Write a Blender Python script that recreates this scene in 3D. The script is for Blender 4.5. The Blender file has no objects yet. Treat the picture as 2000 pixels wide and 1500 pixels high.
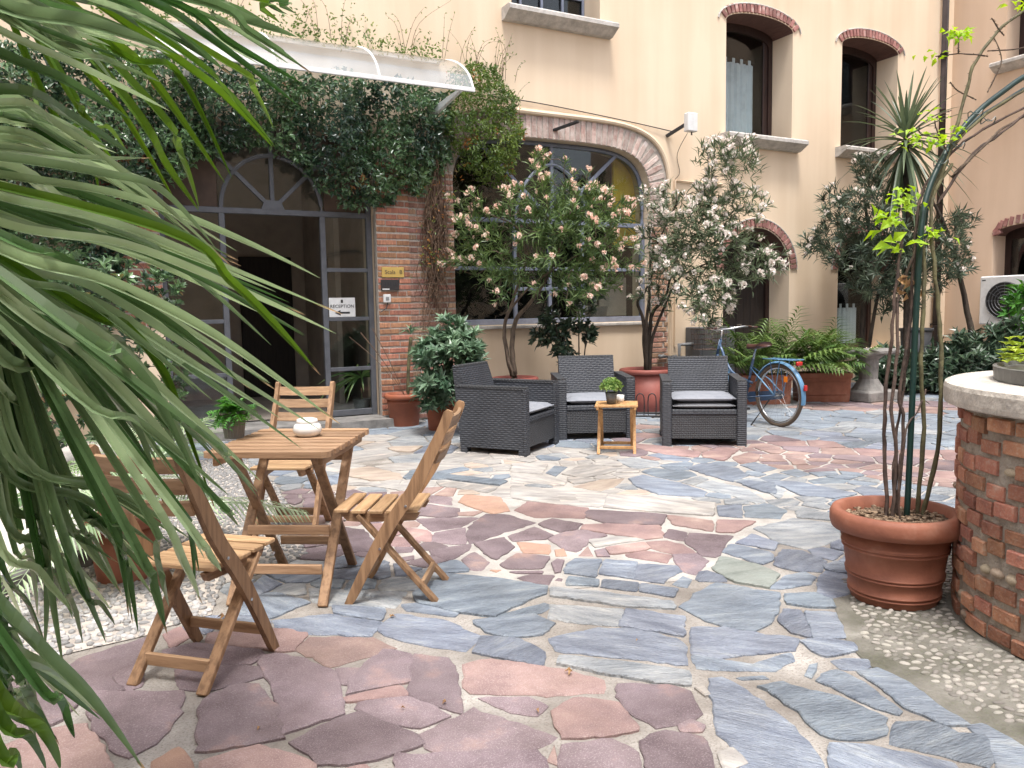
import bpy, math, random
from mathutils import Vector, Matrix, noise
from mathutils.geometry import tessellate_polygon
random.seed(7)
R = math.radians
SC = bpy.context.scene
COL = SC.collection
# ------------------------------------------------------------------ camera
F_PX, CAM_H = 1550.0, 1.30
AZ, PITCH, ROLL = R(28.1), R(5.27), R(1.03)
fw = Vector((math.sin(AZ)*math.cos(PITCH), math.cos(AZ)*math.cos(PITCH), -math.sin(PITCH)))
r0 = Vector((math.cos(AZ), -math.sin(AZ), 0)); u0 = r0.cross(fw)
up = u0*math.cos(ROLL) + r0*math.sin(ROLL); rt = r0*math.cos(ROLL) - u0*math.sin(ROLL)
CAMP = Vector((0, 0, CAM_H))
cd = bpy.data.cameras.new('camera'); cam = bpy.data.objects.new('camera', cd); COL.objects.link(cam)
cd.sensor_width = 36.0; cd.lens = 36.0*F_PX/2000.0; cd.clip_start = 0.05; cd.clip_end = 500
cam.matrix_world = Matrix(((rt.x, up.x, -fw.x, 0), (rt.y, up.y, -fw.y, 0), (rt.z, up.z, -fw.z, CAM_H), (0, 0, 0, 1)))
SC.camera = cam
# ------------------------------------------------------------------ light (bright overcast noon)
SUN_EL, SUN_AZ = 70.0, 200.0       # azimuth clockwise from +Y
w = bpy.data.worlds.new('World'); SC.world = w; w.use_nodes = True
nt = w.node_tree; bg = nt.nodes['Background']
sky = nt.nodes.new('ShaderNodeTexSky'); sky.sky_type = 'NISHITA'; sky.sun_disc = False
sky.sun_elevation = R(SUN_EL); sky.sun_rotation = R(SUN_AZ); sky.dust_density = 4.0; sky.air_density = 1.0; sky.ozone_density = 1.0
hs = nt.nodes.new('ShaderNodeHueSaturation'); hs.inputs['Saturation'].default_value = 0.42
nt.links.new(sky.outputs[0], hs.inputs['Color']); nt.links.new(hs.outputs[0], bg.inputs['Color'])
bg.inputs['Strength'].default_value = 0.15
sl = bpy.data.lights.new('sun', 'SUN'); sl.energy = 1.5; sl.angle = R(10); sl.color = (1.0, 0.95, 0.88)
sun = bpy.data.objects.new('sun', sl); COL.objects.link(sun)
sd = Vector((math.sin(R(SUN_AZ))*math.cos(R(SUN_EL)), math.cos(R(SUN_AZ))*math.cos(R(SUN_EL)), math.sin(R(SUN_EL))))
sun.rotation_euler = sd.to_track_quat('Z', 'Y').to_euler(); sun.location = (0, 0, 20)
SC.view_settings.view_transform = 'Standard'; SC.view_settings.look = 'None'
SC.view_settings.gamma = 1.0; SC.view_settings.use_curve_mapping = False
SC.view_settings.exposure = 1.16
SC.render.engine = 'CYCLES'
SC.cycles.max_bounces = 8; SC.cycles.transparent_max_bounces = 16; SC.cycles.use_denoising = True
# ------------------------------------------------------------------ pixel of the 2000x1500 photograph -> point in the place
YF, XW = 8.94, 13.6                # facade plane, side wing plane
def ray(x, y): return fw + rt*((x-1000.0)/F_PX) + up*((750.0-y)/F_PX)
def G(x, y, z=0.0): d = ray(x, y); return CAMP + d*((z-CAM_H)/d.z)
def W(x, y, Y=YF): d = ray(x, y); return CAMP + d*(Y/d.y)
def V(x, y, X=XW): d = ray(x, y); return CAMP + d*(X/d.x)
def D(x, y, dep): return CAMP + ray(x, y)*dep
def PX(p):
    q = Vector(p)-CAMP; z = q.dot(fw); return 1000+F_PX*q.dot(rt)/z, 750-F_PX*q.dot(up)/z, z
# ------------------------------------------------------------------ mesh helpers
def basis(d, hint=Vector((0, 0, 1))):
    d = d.normalized()
    if abs(d.dot(hint)) > 0.98: hint = Vector((1, 0, 0))
    a = d.cross(hint).normalized(); return d, a, a.cross(d).normalized()
class MB:
    def __init__(s): s.v = []; s.f = []; s.a = []; s.sm = False
    def add(s, vs, fs, val=0.5):
        o = len(s.v); s.v += [tuple(q) for q in vs]; s.f += [tuple(i+o for i in q) for q in fs]; s.a += [val]*len(vs); return s
    def box(s, lo, hi, M=None, bev=0.0):
        x0, y0, z0 = lo; x1, y1, z1 = hi
        if bev > 0:
            b = min(bev, abs(x1-x0)*.45, abs(y1-y0)*.45, abs(z1-z0)*.45); vs = []
            for sx, X in ((1, x0), (-1, x1)):
                for sy, Y in ((1, y0), (-1, y1)):
                    for sz, Z in ((1, z0), (-1, z1)):
                        vs += [(X, Y+sy*b, Z+sz*b), (X+sx*b, Y, Z+sz*b), (X+sx*b, Y+sy*b, Z)]
            i = lambda a, b_, c, k: (a*4+b_*2+c)*3+k
            fs = [[i(0,0,0,0), i(0,0,1,0), i(0,1,1,0), i(0,1,0,0)], [i(1,0,0,0), i(1,1,0,0), i(1,1,1,0), i(1,0,1,0)],
                  [i(0,0,0,1), i(1,0,0,1), i(1,0,1,1), i(0,0,1,1)], [i(0,1,0,1), i(0,1,1,1), i(1,1,1,1), i(1,1,0,1)],
                  [i(0,0,0,2), i(0,1,0,2), i(1,1,0,2), i(1,0,0,2)], [i(0,0,1,2), i(1,0,1,2), i(1,1,1,2), i(0,1,1,2)]]
            for p in (0, 1):
                for q in (0, 1):
                    fs.append([i(p,q,0,0), i(p,q,1,0), i(p,q,1,1), i(p,q,0,1)])
                    fs.append([i(p,0,q,0), i(p,1,q,0), i(p,1,q,2), i(p,0,q,2)])
                    fs.append([i(0,p,q,1), i(1,p,q,1), i(1,p,q,2), i(0,p,q,2)])
            for p in (0, 1):
                for q in (0, 1):
                    for r in (0, 1): fs.append([i(p,q,r,0), i(p,q,r,1), i(p,q,r,2)])
        else:
            vs = [(x0,y0,z0),(x1,y0,z0),(x1,y1,z0),(x0,y1,z0),(x0,y0,z1),(x1,y0,z1),(x1,y1,z1),(x0,y1,z1)]
            fs = [(0,3,2,1),(4,5,6,7),(0,1,5,4),(1,2,6,5),(2,3,7,6),(3,0,4,7)]
        if M: vs = [M @ Vector(q) for q in vs]
        return s.add(vs, fs)
    def beam(s, p0, p1, wd, th, hint=Vector((0, 0, 1)), bev=0.003):
        p0, p1 = Vector(p0), Vector(p1); d, a, b = basis(p1-p0, Vector(hint)); L = (p1-p0).length
        M = Matrix(((d.x, a.x, b.x, p0.x), (d.y, a.y, b.y, p0.y), (d.z, a.z, b.z, p0.z), (0, 0, 0, 1)))
        return s.box((0, -wd/2, -th/2), (L, wd/2, th/2), M, bev)
    def tube(s, pts, rad, n=8, cap=True, val=0.5, closed=False):
        pts = [Vector(q) for q in pts]; m = len(pts)
        rs = rad if isinstance(rad, (list, tuple)) else [rad]*m
        vs, prev = [], None
        for i, q in enumerate(pts):
            if closed: t = pts[(i+1) % m]-pts[i-1]
            else: t = pts[min(i+1, m-1)]-pts[max(i-1, 0)]
            if t.length < 1e-9: t = Vector((0, 0, 1))
            t.normalize()
            if prev is None: _, a, b = basis(t)
            else:
                a = prev-t*prev.dot(t)
                if a.length < 1e-6: _, a, b = basis(t)
                a.normalize(); b = t.cross(a)
            prev = a
            for k in range(n):
                an = 2*math.pi*k/n; vs.append(q+(a*math.cos(an)+b*math.sin(an))*rs[i])
        fs = []
        for i in range(m if closed else m-1):
            j = (i+1) % m
            for k in range(n): fs.append((i*n+k, i*n+(k+1) % n, j*n+(k+1) % n, j*n+k))
        if cap and not closed: fs += [tuple(range(n))[::-1], tuple((m-1)*n+k for k in range(n))]
        return s.add(vs, fs, val)
    def lathe(s, prof, n=32, c=(0, 0, 0), cap=False, a0=0.0, a1=2*math.pi):
        c = Vector(c); full = abs(a1-a0-2*math.pi) < 1e-6; m = n if full else n+1; vs = []
        for (r, z) in prof:
            for k in range(m):
                an = a0+(a1-a0)*k/n; vs.append((c.x+r*math.cos(an), c.y+r*math.sin(an), c.z+z))
        fs = []
        for i in range(len(prof)-1):
            for k in range(n):
                k2 = (k+1) % m; fs.append((i*m+k, i*m+k2, (i+1)*m+k2, (i+1)*m+k))
        if cap: fs += [tuple(range(m))[::-1], tuple((len(prof)-1)*m+k for k in range(m))]
        return s.add(vs, fs)
    def prism(s, poly, axis, lo, hi):
        """poly of 2-D points extruded along an axis"""
        n = len(poly)
        def P(q, t): return {'x': (t, q[0], q[1]), 'y': (q[0], t, q[1]), 'z': (q[0], q[1], t)}[axis]
        vs = [P(q, lo) for q in poly]+[P(q, hi) for q in poly]
        tr = tessellate_polygon([[Vector((q[0], q[1], 0)) for q in poly]])
        fs = [tuple(t) for t in tr]+[tuple(i+n for i in t)[::-1] for t in tr]
        fs += [(i, (i+1) % n, n+(i+1) % n, n+i) for i in range(n)]
        return s.add(vs, fs)
    def leaf(s, p, d, nrm, L, wd, val=0.5, curl=0.15, fold=0.12, wide=0.45):
        d = d.normalized(); a = d.cross(nrm)
        if a.length < 1e-6: a = d.cross(Vector((0.3, 0.5, 0.8)))
        a.normalize(); nn = a.cross(d).normalized()
        m = p+d*(L*wide)+nn*(L*curl*.3); t = p+d*L-nn*(L*curl)
        e = a*(wd*.5); q = nn*(wd*fold*2)
        s.add([p, m-e+q, m, m+e+q, t], [(0, 1, 2), (0, 2, 3), (1, 4, 2), (2, 4, 3)], val); return s
    def blade(s, pts, wd, nrm, fold=0.3, taper=0.8, val=0.5, tipw=0.02, basew=.4):
        """long strap leaf with a folded midrib along a path"""
        pts = [Vector(q) for q in pts]; m = len(pts); vs = []
        for i, q in enumerate(pts):
            t = (pts[min(i+1, m-1)]-pts[max(i-1, 0)]).normalized(); a = t.cross(nrm)
            if a.length < 1e-6: a = t.cross(Vector((.2, .4, .9)))
            a.normalize(); nn = a.cross(t)
            u = i/(m-1); k = wd*.5*max(tipw, min(1.0, basew+u*3.0) * (1-max(0, (u-(1-taper))/taper)**1.6))
            vs += [q-a*k+nn*k*fold*2, q, q+a*k+nn*k*fold*2]
        fs = []
        for i in range(m-1):
            o = i*3; fs += [(o, o+1, o+4, o+3), (o+1, o+2, o+5, o+4)]
        return s.add(vs, fs, val)
MWI = {}                            # inverse world matrix of each thing
def obj(name, mb, mat, parent=None, smooth=False, local=False, **props):
    me = bpy.data.meshes.new(name)
    vs = mb.v
    root = parent
    if parent is not None and not local:
        while root.parent: root = root.parent
        Mi = MWI[root.name]; vs = [tuple(Mi @ Vector(q)) for q in vs]
    me.from_pydata(vs, [], mb.f)
    at = me.attributes.new('v', 'FLOAT', 'POINT'); at.data.foreach_set('value', mb.a)
    if smooth: me.polygons.foreach_set('use_smooth', [True]*len(me.polygons))
    me.materials.append(mat); me.update()
    o = bpy.data.objects.new(name, me); COL.objects.link(o)
    if parent is not None: o.parent = parent
    else: MWI[o.name] = Matrix.Identity(4)
    for k, q in props.items(): o[k] = q
    return o
def thing(name, label, cat, loc=(0, 0, 0), rz=0.0, group=None):
    o = bpy.data.objects.new(name, None); COL.objects.link(o); o.empty_display_size = 0.1
    o.location = loc; o.rotation_euler = (0, 0, rz); o['label'] = label; o['category'] = cat
    if group: o['group'] = group
    MWI[o.name] = (Matrix.Translation(Vector(loc)) @ Matrix.Rotation(rz, 4, 'Z')).inverted(); return o
def tag(o, label, cat, group=None):
    o['label'] = label; o['category'] = cat
    if group: o['group'] = group
    return o
def copy_tree(o, label=None, loc=None, rz=None, parent=None):
    c = o.copy(); COL.objects.link(c); c.parent = parent
    if label: c['label'] = label
    if loc is not None: c.location = loc
    if rz is not None: c.rotation_euler = (0, 0, rz)
    for ch in [q for q in bpy.data.objects if q.parent == o]: copy_tree(ch, parent=c)
    return c
def piece(name, mesh, loc, parent, rot=(0, 0, 0), scale=(1, 1, 1)):
    o = bpy.data.objects.new(name, mesh); COL.objects.link(o); o.parent = parent
    o.location = loc; o.rotation_euler = rot; o.scale = scale; return o
def mesh_of(name, mb, mat, smooth=False):
    o = obj(name, mb, mat, None, smooth); me = o.data; MWI.pop(o.name, None); bpy.data.objects.remove(o); return me
def rnd(a, b): return random.uniform(a, b)
def rvec():
    while True:
        q = Vector((rnd(-1, 1), rnd(-1, 1), rnd(-1, 1)))
        if 0.05 < q.length < 1: return q.normalized()
def spline(pts, n=6):
    pts = [Vector(q) for q in pts]; out = []
    for i in range(len(pts)-1):
        p0 = pts[max(i-1, 0)]; p1 = pts[i]; p2 = pts[i+1]; p3 = pts[min(i+2, len(pts)-1)]
        for k in range(n):
            t = k/n
            out.append(0.5*((2*p1)+(-p0+p2)*t+(2*p0-5*p1+4*p2-p3)*t*t+(-p0+3*p1-3*p2+p3)*t*t*t))
    return out+[pts[-1]]
# ------------------------------------------------------------------ materials
def NM(name):
    m = bpy.data.materials.new(name); m.use_nodes = True; t = m.node_tree
    return m, t, t.nodes['Principled BSDF'], t.nodes.new, t.links.new
def _math(t, op, a, b=None):
    n = t.nodes.new('ShaderNodeMath'); n.operation = op
    for i, q in enumerate((a, b)):
        if q is None: continue
        if isinstance(q, (int, float)): n.inputs[i].default_value = q
        else: t.links.new(q, n.inputs[i])
    return n.outputs[0]
def surf(name, c1, c2=None, rough=.75, scale=6, bump=.15, bscale=60, stretch=(1, 1, 1), rand=0.0, c3=None, metal=0.0, spec=.4, speck=0.0, speckc=(.8, .8, .8), detail=6, bdist=.01, hue=0.0, dirt=0.0):
    """noise-mottled surface; rand = value variation from object to object"""
    m, t, b, new, link = NM(name); c2 = c2 or tuple(x*.75 for x in c1)
    tc = new('ShaderNodeTexCoord'); mp = new('ShaderNodeMapping'); mp.inputs['Scale'].default_value = stretch
    oi = new('ShaderNodeObjectInfo')
    ad = new('ShaderNodeVectorMath'); ad.operation = 'ADD'; link(tc.outputs['Object'], ad.inputs[0])
    cm = new('ShaderNodeCombineXYZ'); k = _math(t, 'MULTIPLY', oi.outputs['Random'], 37.0); link(k, cm.inputs[0]); link(k, cm.inputs[1])
    if rand > 0: link(cm.outputs[0], ad.inputs[1])
    if rand > 0 and stretch[:2] in ((1, 6), (1, 5), (1, 4)):
        vr = new('ShaderNodeVectorRotate'); vr.rotation_type = 'Z_AXIS'; link(ad.outputs[0], vr.inputs['Vector'])
        link(_math(t, 'ADD', _math(t, 'MULTIPLY', oi.outputs['Random'], 1.7), -.35), vr.inputs['Angle']); link(vr.outputs[0], mp.inputs['Vector'])
    else: link(ad.outputs[0], mp.inputs['Vector'])
    n1 = new('ShaderNodeTexNoise'); n1.inputs['Scale'].default_value = scale; n1.inputs['Detail'].default_value = detail; n1.inputs['Roughness'].default_value = .62
    link(mp.outputs[0], n1.inputs['Vector'])
    cr = new('ShaderNodeValToRGB'); link(n1.outputs['Fac'], cr.inputs[0]); e = cr.color_ramp.elements
    e[0].position = .36; e[0].color = (*c2, 1); e[1].position = .57; e[1].color = (*c1, 1)
    if c3: q = e.new(.70); q.color = (*c3, 1)
    out = cr.outputs[0]
    if speck > 0:
        n3 = new('ShaderNodeTexNoise'); n3.inputs['Scale'].default_value = bscale*2.2; n3.inputs['Detail'].default_value = 2
        link(mp.outputs[0], n3.inputs['Vector']); r3 = new('ShaderNodeMapRange'); link(n3.outputs['Fac'], r3.inputs[0])
        r3.inputs[1].default_value = .52; r3.inputs[2].default_value = .72; r3.inputs[4].default_value = speck
        mx = new('ShaderNodeMixRGB'); link(r3.outputs[0], mx.inputs[0]); link(out, mx.inputs[1]); mx.inputs[2].default_value = (*speckc, 1); out = mx.outputs[0]
    if rand > 0:
        h = new('ShaderNodeHueSaturation'); link(out, h.inputs['Color'])
        link(_math(t, 'ADD', _math(t, 'MULTIPLY', oi.outputs['Random'], 2*rand), 1-rand), h.inputs['Value'])
        if hue: link(_math(t, 'ADD', _math(t, 'MULTIPLY', _math(t, 'FRACT', _math(t, 'MULTIPLY', oi.outputs['Random'], 17.3)), 2*hue), .5-hue), h.inputs['Hue'])
        out = h.outputs[0]
    if dirt > 0:
        nd = new('ShaderNodeTexNoise'); nd.inputs['Scale'].default_value = 1.3; nd.inputs['Detail'].default_value = 9; nd.inputs['Roughness'].default_value = .68; link(tc.outputs['Object'], nd.inputs['Vector'])
        rd_ = new('ShaderNodeMapRange'); link(nd.outputs['Fac'], rd_.inputs[0]); rd_.inputs[1].default_value = .40; rd_.inputs[2].default_value = .62; rd_.inputs[3].default_value = dirt; rd_.inputs[4].default_value = 0.0
        md = new('ShaderNodeMixRGB'); md.blend_type = 'MULTIPLY'; link(rd_.outputs[0], md.inputs[0]); link(out, md.inputs[1]); md.inputs[2].default_value = (.50, .46, .42, 1); out = md.outputs[0]
    link(out, b.inputs['Base Color']); b.inputs['Roughness'].default_value = rough; b.inputs['Metallic'].default_value = metal
    b.inputs['Specular IOR Level'].default_value = spec
    if bump > 0:
        n2 = new('ShaderNodeTexNoise'); n2.inputs['Scale'].default_value = bscale; n2.inputs['Detail'].default_value = 5; link(mp.outputs[0], n2.inputs['Vector'])
        bp = new('ShaderNodeBump'); bp.inputs['Strength'].default_value = bump; bp.inputs['Distance'].default_value = bdist
        link(n2.outputs['Fac'], bp.inputs['Height']); link(bp.outputs[0], b.inputs['Normal'])
    return m
def leafmat(name, dark, light, rough=.45, trans=.25, spec=.5, tip=None):
    m, t, b, new, link = NM(name)
    at = new('ShaderNodeAttribute'); at.attribute_name = 'v'
    cr = new('ShaderNodeValToRGB'); link(at.outputs['Fac'], cr.inputs[0]); e = cr.color_ramp.elements
    e[0].position = 0; e[0].color = (*dark, 1); e[1].position = .9 if tip else 1; e[1].color = (*light, 1)
    if tip: q = e.new(1.0); q.color = (*tip, 1)
    tc = new('ShaderNodeTexCoord'); n = new('ShaderNodeTexNoise'); n.inputs['Scale'].default_value = 9; link(tc.outputs['Object'], n.inputs['Vector'])
    h = new('ShaderNodeHueSaturation'); link(cr.outputs[0], h.inputs['Color']); link(_math(t, 'ADD', _math(t, 'MULTIPLY', n.outputs['Fac'], .7), .65), h.inputs['Value'])
    link(h.outputs[0], b.inputs['Base Color']); b.inputs['Roughness'].default_value = rough; b.inputs['Specular IOR Level'].default_value = spec
    tr = new('ShaderNodeBsdfTranslucent'); h2 = new('ShaderNodeHueSaturation'); h2.inputs['Value'].default_value = 1.5; h2.inputs['Saturation'].default_value = 1.15; h2.inputs['Hue'].default_value = .485
    link(h.outputs[0], h2.inputs['Color']); link(h2.outputs[0], tr.inputs['Color'])
    mx = new('ShaderNodeMixShader'); mx.inputs[0].default_value = trans; link(b.outputs[0], mx.inputs[1]); link(tr.outputs[0], mx.inputs[2])
    link(mx.outputs[0], t.nodes['Material Output'].inputs['Surface']); return m
def glassmat(name, tint=(.82, .86, .86), gl=.05):
    m, t, b, new, link = NM(name)
    tr = new('ShaderNodeBsdfTransparent'); tr.inputs[0].default_value = (*tint, 1)
    g = new('ShaderNodeBsdfGlossy'); g.inputs['Roughness'].default_value = .02
    fr = new('ShaderNodeLayerWeight')
    mx = new('ShaderNodeMixShader'); link(_math(t, 'ADD', _math(t, 'MULTIPLY', _math(t, 'POWER', fr.outputs['Facing'], 5.0), .95), gl), mx.inputs[0])
    link(tr.outputs[0], mx.inputs[1]); link(g.outputs[0], mx.inputs[2]); link(mx.outputs[0], t.nodes['Material Output'].inputs['Surface']); return m
def plain(name, c, rough=.5, metal=0.0, spec=.5): return surf(name, c, tuple(x*.9 for x in c), rough, 12, .03, 90, metal=metal, spec=spec)
def plastermat(name, c):
    m, t, b, new, link = NM(name); tc = new('ShaderNodeTexCoord')
    n1 = new('ShaderNodeTexNoise'); n1.inputs['Scale'].default_value = .55; n1.inputs['Detail'].default_value = 8; link(tc.outputs['Object'], n1.inputs['Vector'])
    mp = new('ShaderNodeMapping'); mp.inputs['Scale'].default_value = (2.2, 2.2, .16); link(tc.outputs['Object'], mp.inputs[0])
    n2 = new('ShaderNodeTexNoise'); n2.inputs['Scale'].default_value = 1.6; n2.inputs['Detail'].default_value = 6; link(mp.outputs[0], n2.inputs['Vector'])
    s = _math(t, 'ADD', _math(t, 'MULTIPLY', n1.outputs['Fac'], .55), _math(t, 'MULTIPLY', n2.outputs['Fac'], .45))
    cr = new('ShaderNodeValToRGB'); link(s, cr.inputs[0]); e = cr.color_ramp.elements
    e[0].position = .36; e[0].color = (c[0]*.86, c[1]*.825, c[2]*.785, 1); e[1].position = .60; e[1].color = (*c, 1)
    link(cr.outputs[0], b.inputs['Base Color']); b.inputs['Roughness'].default_value = .85; b.inputs['Specular IOR Level'].default_value = .2
    n3 = new('ShaderNodeTexNoise'); n3.inputs['Scale'].default_value = 55; n3.inputs['Detail'].default_value = 6; link(tc.outputs['Object'], n3.inputs['Vector'])
    bp = new('ShaderNodeBump'); bp.inputs['Strength'].default_value = .12; bp.inputs['Distance'].default_value = .01; link(n3.outputs['Fac'], bp.inputs['Height']); link(bp.outputs[0], b.inputs['Normal'])
    return m
def weavemat(name, c, wx=.022, hz=.0115, strength=.9):
    m, t, b, new, link = NM(name); tc = new('ShaderNodeTexCoord'); sp = new('ShaderNodeSeparateXYZ'); link(tc.outputs['Object'], sp.inputs[0])
    u = _math(t, 'ADD', sp.outputs[0], _math(t, 'MULTIPLY', sp.outputs[1], 1.0)); z = sp.outputs[2]
    row = _math(t, 'FLOOR', _math(t, 'DIVIDE', z, hz)); odd = _math(t, 'MODULO', row, 2.0)
    sw = _math(t, 'SINE', _math(t, 'ADD', _math(t, 'MULTIPLY', u, math.pi/wx), _math(t, 'MULTIPLY', odd, math.pi)))
    rz = _math(t, 'ABSOLUTE', _math(t, 'SINE', _math(t, 'MULTIPLY', z, math.pi/hz)))
    hgt = _math(t, 'ADD', _math(t, 'MULTIPLY', _math(t, 'ADD', _math(t, 'MULTIPLY', sw, .5), .5), .55), _math(t, 'MULTIPLY', _math(t, 'POWER', rz, .5), .45))
    n = new('ShaderNodeTexNoise'); n.inputs['Scale'].default_value = 5; link(tc.outputs['Object'], n.inputs['Vector'])
    cr = new('ShaderNodeValToRGB'); link(n.outputs['Fac'], cr.inputs[0]); e = cr.color_ramp.elements
    e[0].position = .3; e[0].color = (c[0]*.8, c[1]*.8, c[2]*.8, 1); e[1].position = .7; e[1].color = (*c, 1)
    link(cr.outputs[0], b.inputs['Base Color']); b.inputs['Roughness'].default_value = .5; b.inputs['Specular IOR Level'].default_value = .4
    bp = new('ShaderNodeBump'); bp.inputs['Strength'].default_value = strength; bp.inputs['Distance'].default_value = .012; link(hgt, bp.inputs['Height']); link(bp.outputs[0], b.inputs['Normal'])
    return m
def woodmat(name, c1, c2, axis=0, rough=.55):
    st = [14, 14, 14]; st[axis] = 1.2
    return surf(name, c1, c2, rough, 3.0, .12, 14, stretch=tuple(st), rand=.22, spec=.35)
M = {}
M['plaster'] = plastermat('plaster', (.77, .63, .48))
M['plaster_wing'] = plastermat('plaster_wing', (.68, .52, .395))
M['mortar_ground'] = surf('mortar_ground', (.38, .36, .335), (.24, .22, .20), .9, 3.2, 1.0, 55, speck=.8, speckc=(.2, .17, .15), c3=(.52, .495, .465), dirt=.55)
M['purple'] = surf('purple_porphyry', (.23, .180, .198), (.145, .108, .122), .8, 3.0, .5, 110, detail=10, rand=.24, speck=.6, speckc=(.42, .37, .38), c3=(.37, .25, .225), hue=.012, dirt=.55)
M['pink'] = surf('pink_porphyry', (.335, .23, .215), (.23, .155, .155), .8, 3.6, .4, 110, rand=.18, speck=.55, speckc=(.50, .42, .40), c3=(.44, .335, .29), hue=.012, dirt=.55)
M['orange'] = surf('orange_porphyry', (.42, .27, .20), (.32, .2, .165), .8, 3.6, .3, 110, rand=.12, speck=.4, speckc=(.6, .48, .42), dirt=.55)
M['blue'] = surf('blue_schist', (.262, .308, .378), (.150, .182, .240),   .6, 3.6, 1.0, 30, stretch=(1, 4, 1), detail=10, bdist=.018, rand=.2, speck=.3, speckc=(.5, .54, .58), c3=(.38, .42, .46), spec=.55, hue=.015, dirt=.55)
M['grey'] = surf('pale_schist', (.39, .415, .44), (.22, .25, .285),   .6, 3.6, 1.0, 30, stretch=(1, 4, 1), detail=10, bdist=.018, rand=.14, speck=.3, speckc=(.62, .63, .63), c3=(.54, .54, .53), spec=.55, dirt=.55)
M['green'] = surf('green_schist', (.27, .30, .28), (.18, .21, .195), .65, 3.0, .45, 24, stretch=(1, 5, 1), rand=.1, speck=.3, speckc=(.5, .52, .5), dirt=.55)
M['white'] = surf('white_stone', (.45, .435, .415), (.30, .29, .285), .7, 4.0, .6, 34, stretch=(1, 4, 1), rand=.12, c3=(.66, .56, .50), dirt=.55)
M['sand'] = surf('sand_stone', (.50, .43, .36), (.38, .31, .27), .75, 4.0, .35, 30, stretch=(1, 4, 1), rand=.12, dirt=.55)
M['concrete'] = surf('mossy_concrete', (.19, .18, .160), (.095, .093, .072), .9, 3.6, .9, 60, c3=(.28, .27, .245), speck=.3, speckc=(.14, .17, .08))
M['pale_concrete'] = surf('pale_concrete', (.62, .6, .57), (.48, .46, .44), .9, 8, .5, 60, speck=.4, speckc=(.36, .34, .33))
M['kerb'] = surf('kerb_stone', (.17, .165, .16), (.09, .09, .09), .9, 9, .5, 40)
M['pebble'] = surf('pebble', (.41, .405, .40), (.27, .27, .275), .6, 14, .1, 60, rand=.4, hue=.02)
M['terracotta'] = surf('terracotta', (.30, .118, .075), (.225, .085, .055), .6, 5, .15, 60, c3=(.35, .165, .115), spec=.3)
M['terracotta_red'] = surf('red_plastic', (.32, .10, .08), (.25, .075, .06), .55, 5, .05, 60)
M['terracotta_brown'] = surf('brown_terracotta', (.33, .105, .055), (.25, .08, .045), .6, 4, .1, 50, c3=(.36, .13, .08))
M['soil'] = surf('soil', (.13, .09, .06), (.05, .035, .025), .95, 25, 1.0, 60, bdist=.03)
M['bark_chip'] = surf('bark_chip', (.34, .24, .16), (.10, .07, .05), .9, 45, 1.0, 55, bdist=.03, c3=(.48, .37, .26))
M['brick'] = surf('brick', (.40, .185, .11), (.25, .105, .07), .85, 10, .5, 60, rand=.34, speck=.35, speckc=(.46, .36, .3), c3=(.5, .26, .17), hue=.015)
M['brick_old'] = surf('old_brick', (.44, .24, .165), (.27, .14, .105), .88, 8, .7, 45, rand=.35, speck=.5, speckc=(.56, .5, .45), c3=(.55, .42, .34), hue=.02)
M['brick_pale'] = surf('limewashed_brick', (.52, .42, .38), (.36, .23, .2), .9, 7, .7, 45, rand=.25, speck=.4, speckc=(.6, .56, .54), c3=(.58, .52, .5))
M['brick_red'] = surf('red_voussoir', (.36, .185, .165), (.27, .115, .105), .85, 9, .3, 60, rand=.3, c3=(.48, .36, .33))
M['brick_well'] = surf('well_brick', (.41, .19, .12), (.28, .12, .082), .9, 9, .7, 50, rand=.28, c3=(.46, .30, .22), speck=.4, speckc=(.45, .38, .33), hue=.012)
M['brick_mortar'] = surf('brick_mortar', (.50, .455, .41), (.34, .30, .27), .92, 15, .6, 80)
M['well_mortar'] = surf('well_mortar', (.38, .34, .29), (.25, .215, .18), .92, 14, .8, 60, bdist=.02)
M['stone_cap'] = surf('stone_cap', (.60, .56, .50), (.43, .40, .36), .85, 10, .6, 55, c3=(.66, .63, .58), speck=.35, speckc=(.28, .26, .24))
M['sill'] = surf('sill_stone', (.52, .49, .46), (.37, .35, .33), .8, 9, .4, 60, c3=(.6, .57, .54))
M['steel'] = surf('grey_steel', (.105, .112, .13), (.08, .086, .1), .55, 10, .05, 90)
M['steel_blue'] = surf('blue_grey_steel', (.20, .225, .30), (.16, .18, .24), .5, 10, .05, 90)
M['dark_wood'] = surf('dark_wood', (.035, .017, .014), (.018, .009, .008), .5, 4, .2, 30, stretch=(12, 12, 1))
M['door_wood'] = surf('door_wood', (.024, .017, .015), (.012, .009, .008), .6, 4, .2, 30, stretch=(12, 12, 1))
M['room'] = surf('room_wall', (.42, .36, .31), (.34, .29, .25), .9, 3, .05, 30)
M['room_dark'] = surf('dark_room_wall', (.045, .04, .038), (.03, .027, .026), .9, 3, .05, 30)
M['ochre'] = surf('ochre_wall', (.86, .58, .05), (.75, .48, .04), .85, 3, .05, 30)
M['brown_panel'] = surf('brown_panel', (.085, .055, .04), (.05, .032, .024), .7, 3, .1, 30)
M['glass'] = glassmat('window_glass')
M['canopy'] = None
M['white_paint'] = plain('white_paint', (.72, .73, .74), .45)
M['grey_plastic'] = plain('grey_plastic', (.10, .105, .115), .5)
M['pipe_grey'] = plain('pipe_grey', (.22, .23, .24), .5)
M['black_metal'] = plain('black_metal', (.02, .02, .022), .5)
M['downpipe'] = surf('downpipe_paint', (.05, .038, .038), (.035, .026, .027), .5, 5, .05, 40)
M['wicker'] = weavemat('wicker', (.050, .055, .067), .034, .019, 1.0)
M['wicker_fine'] = weavemat('fine_wicker', (.056, .059, .066), .017, .017, .9)
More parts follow.
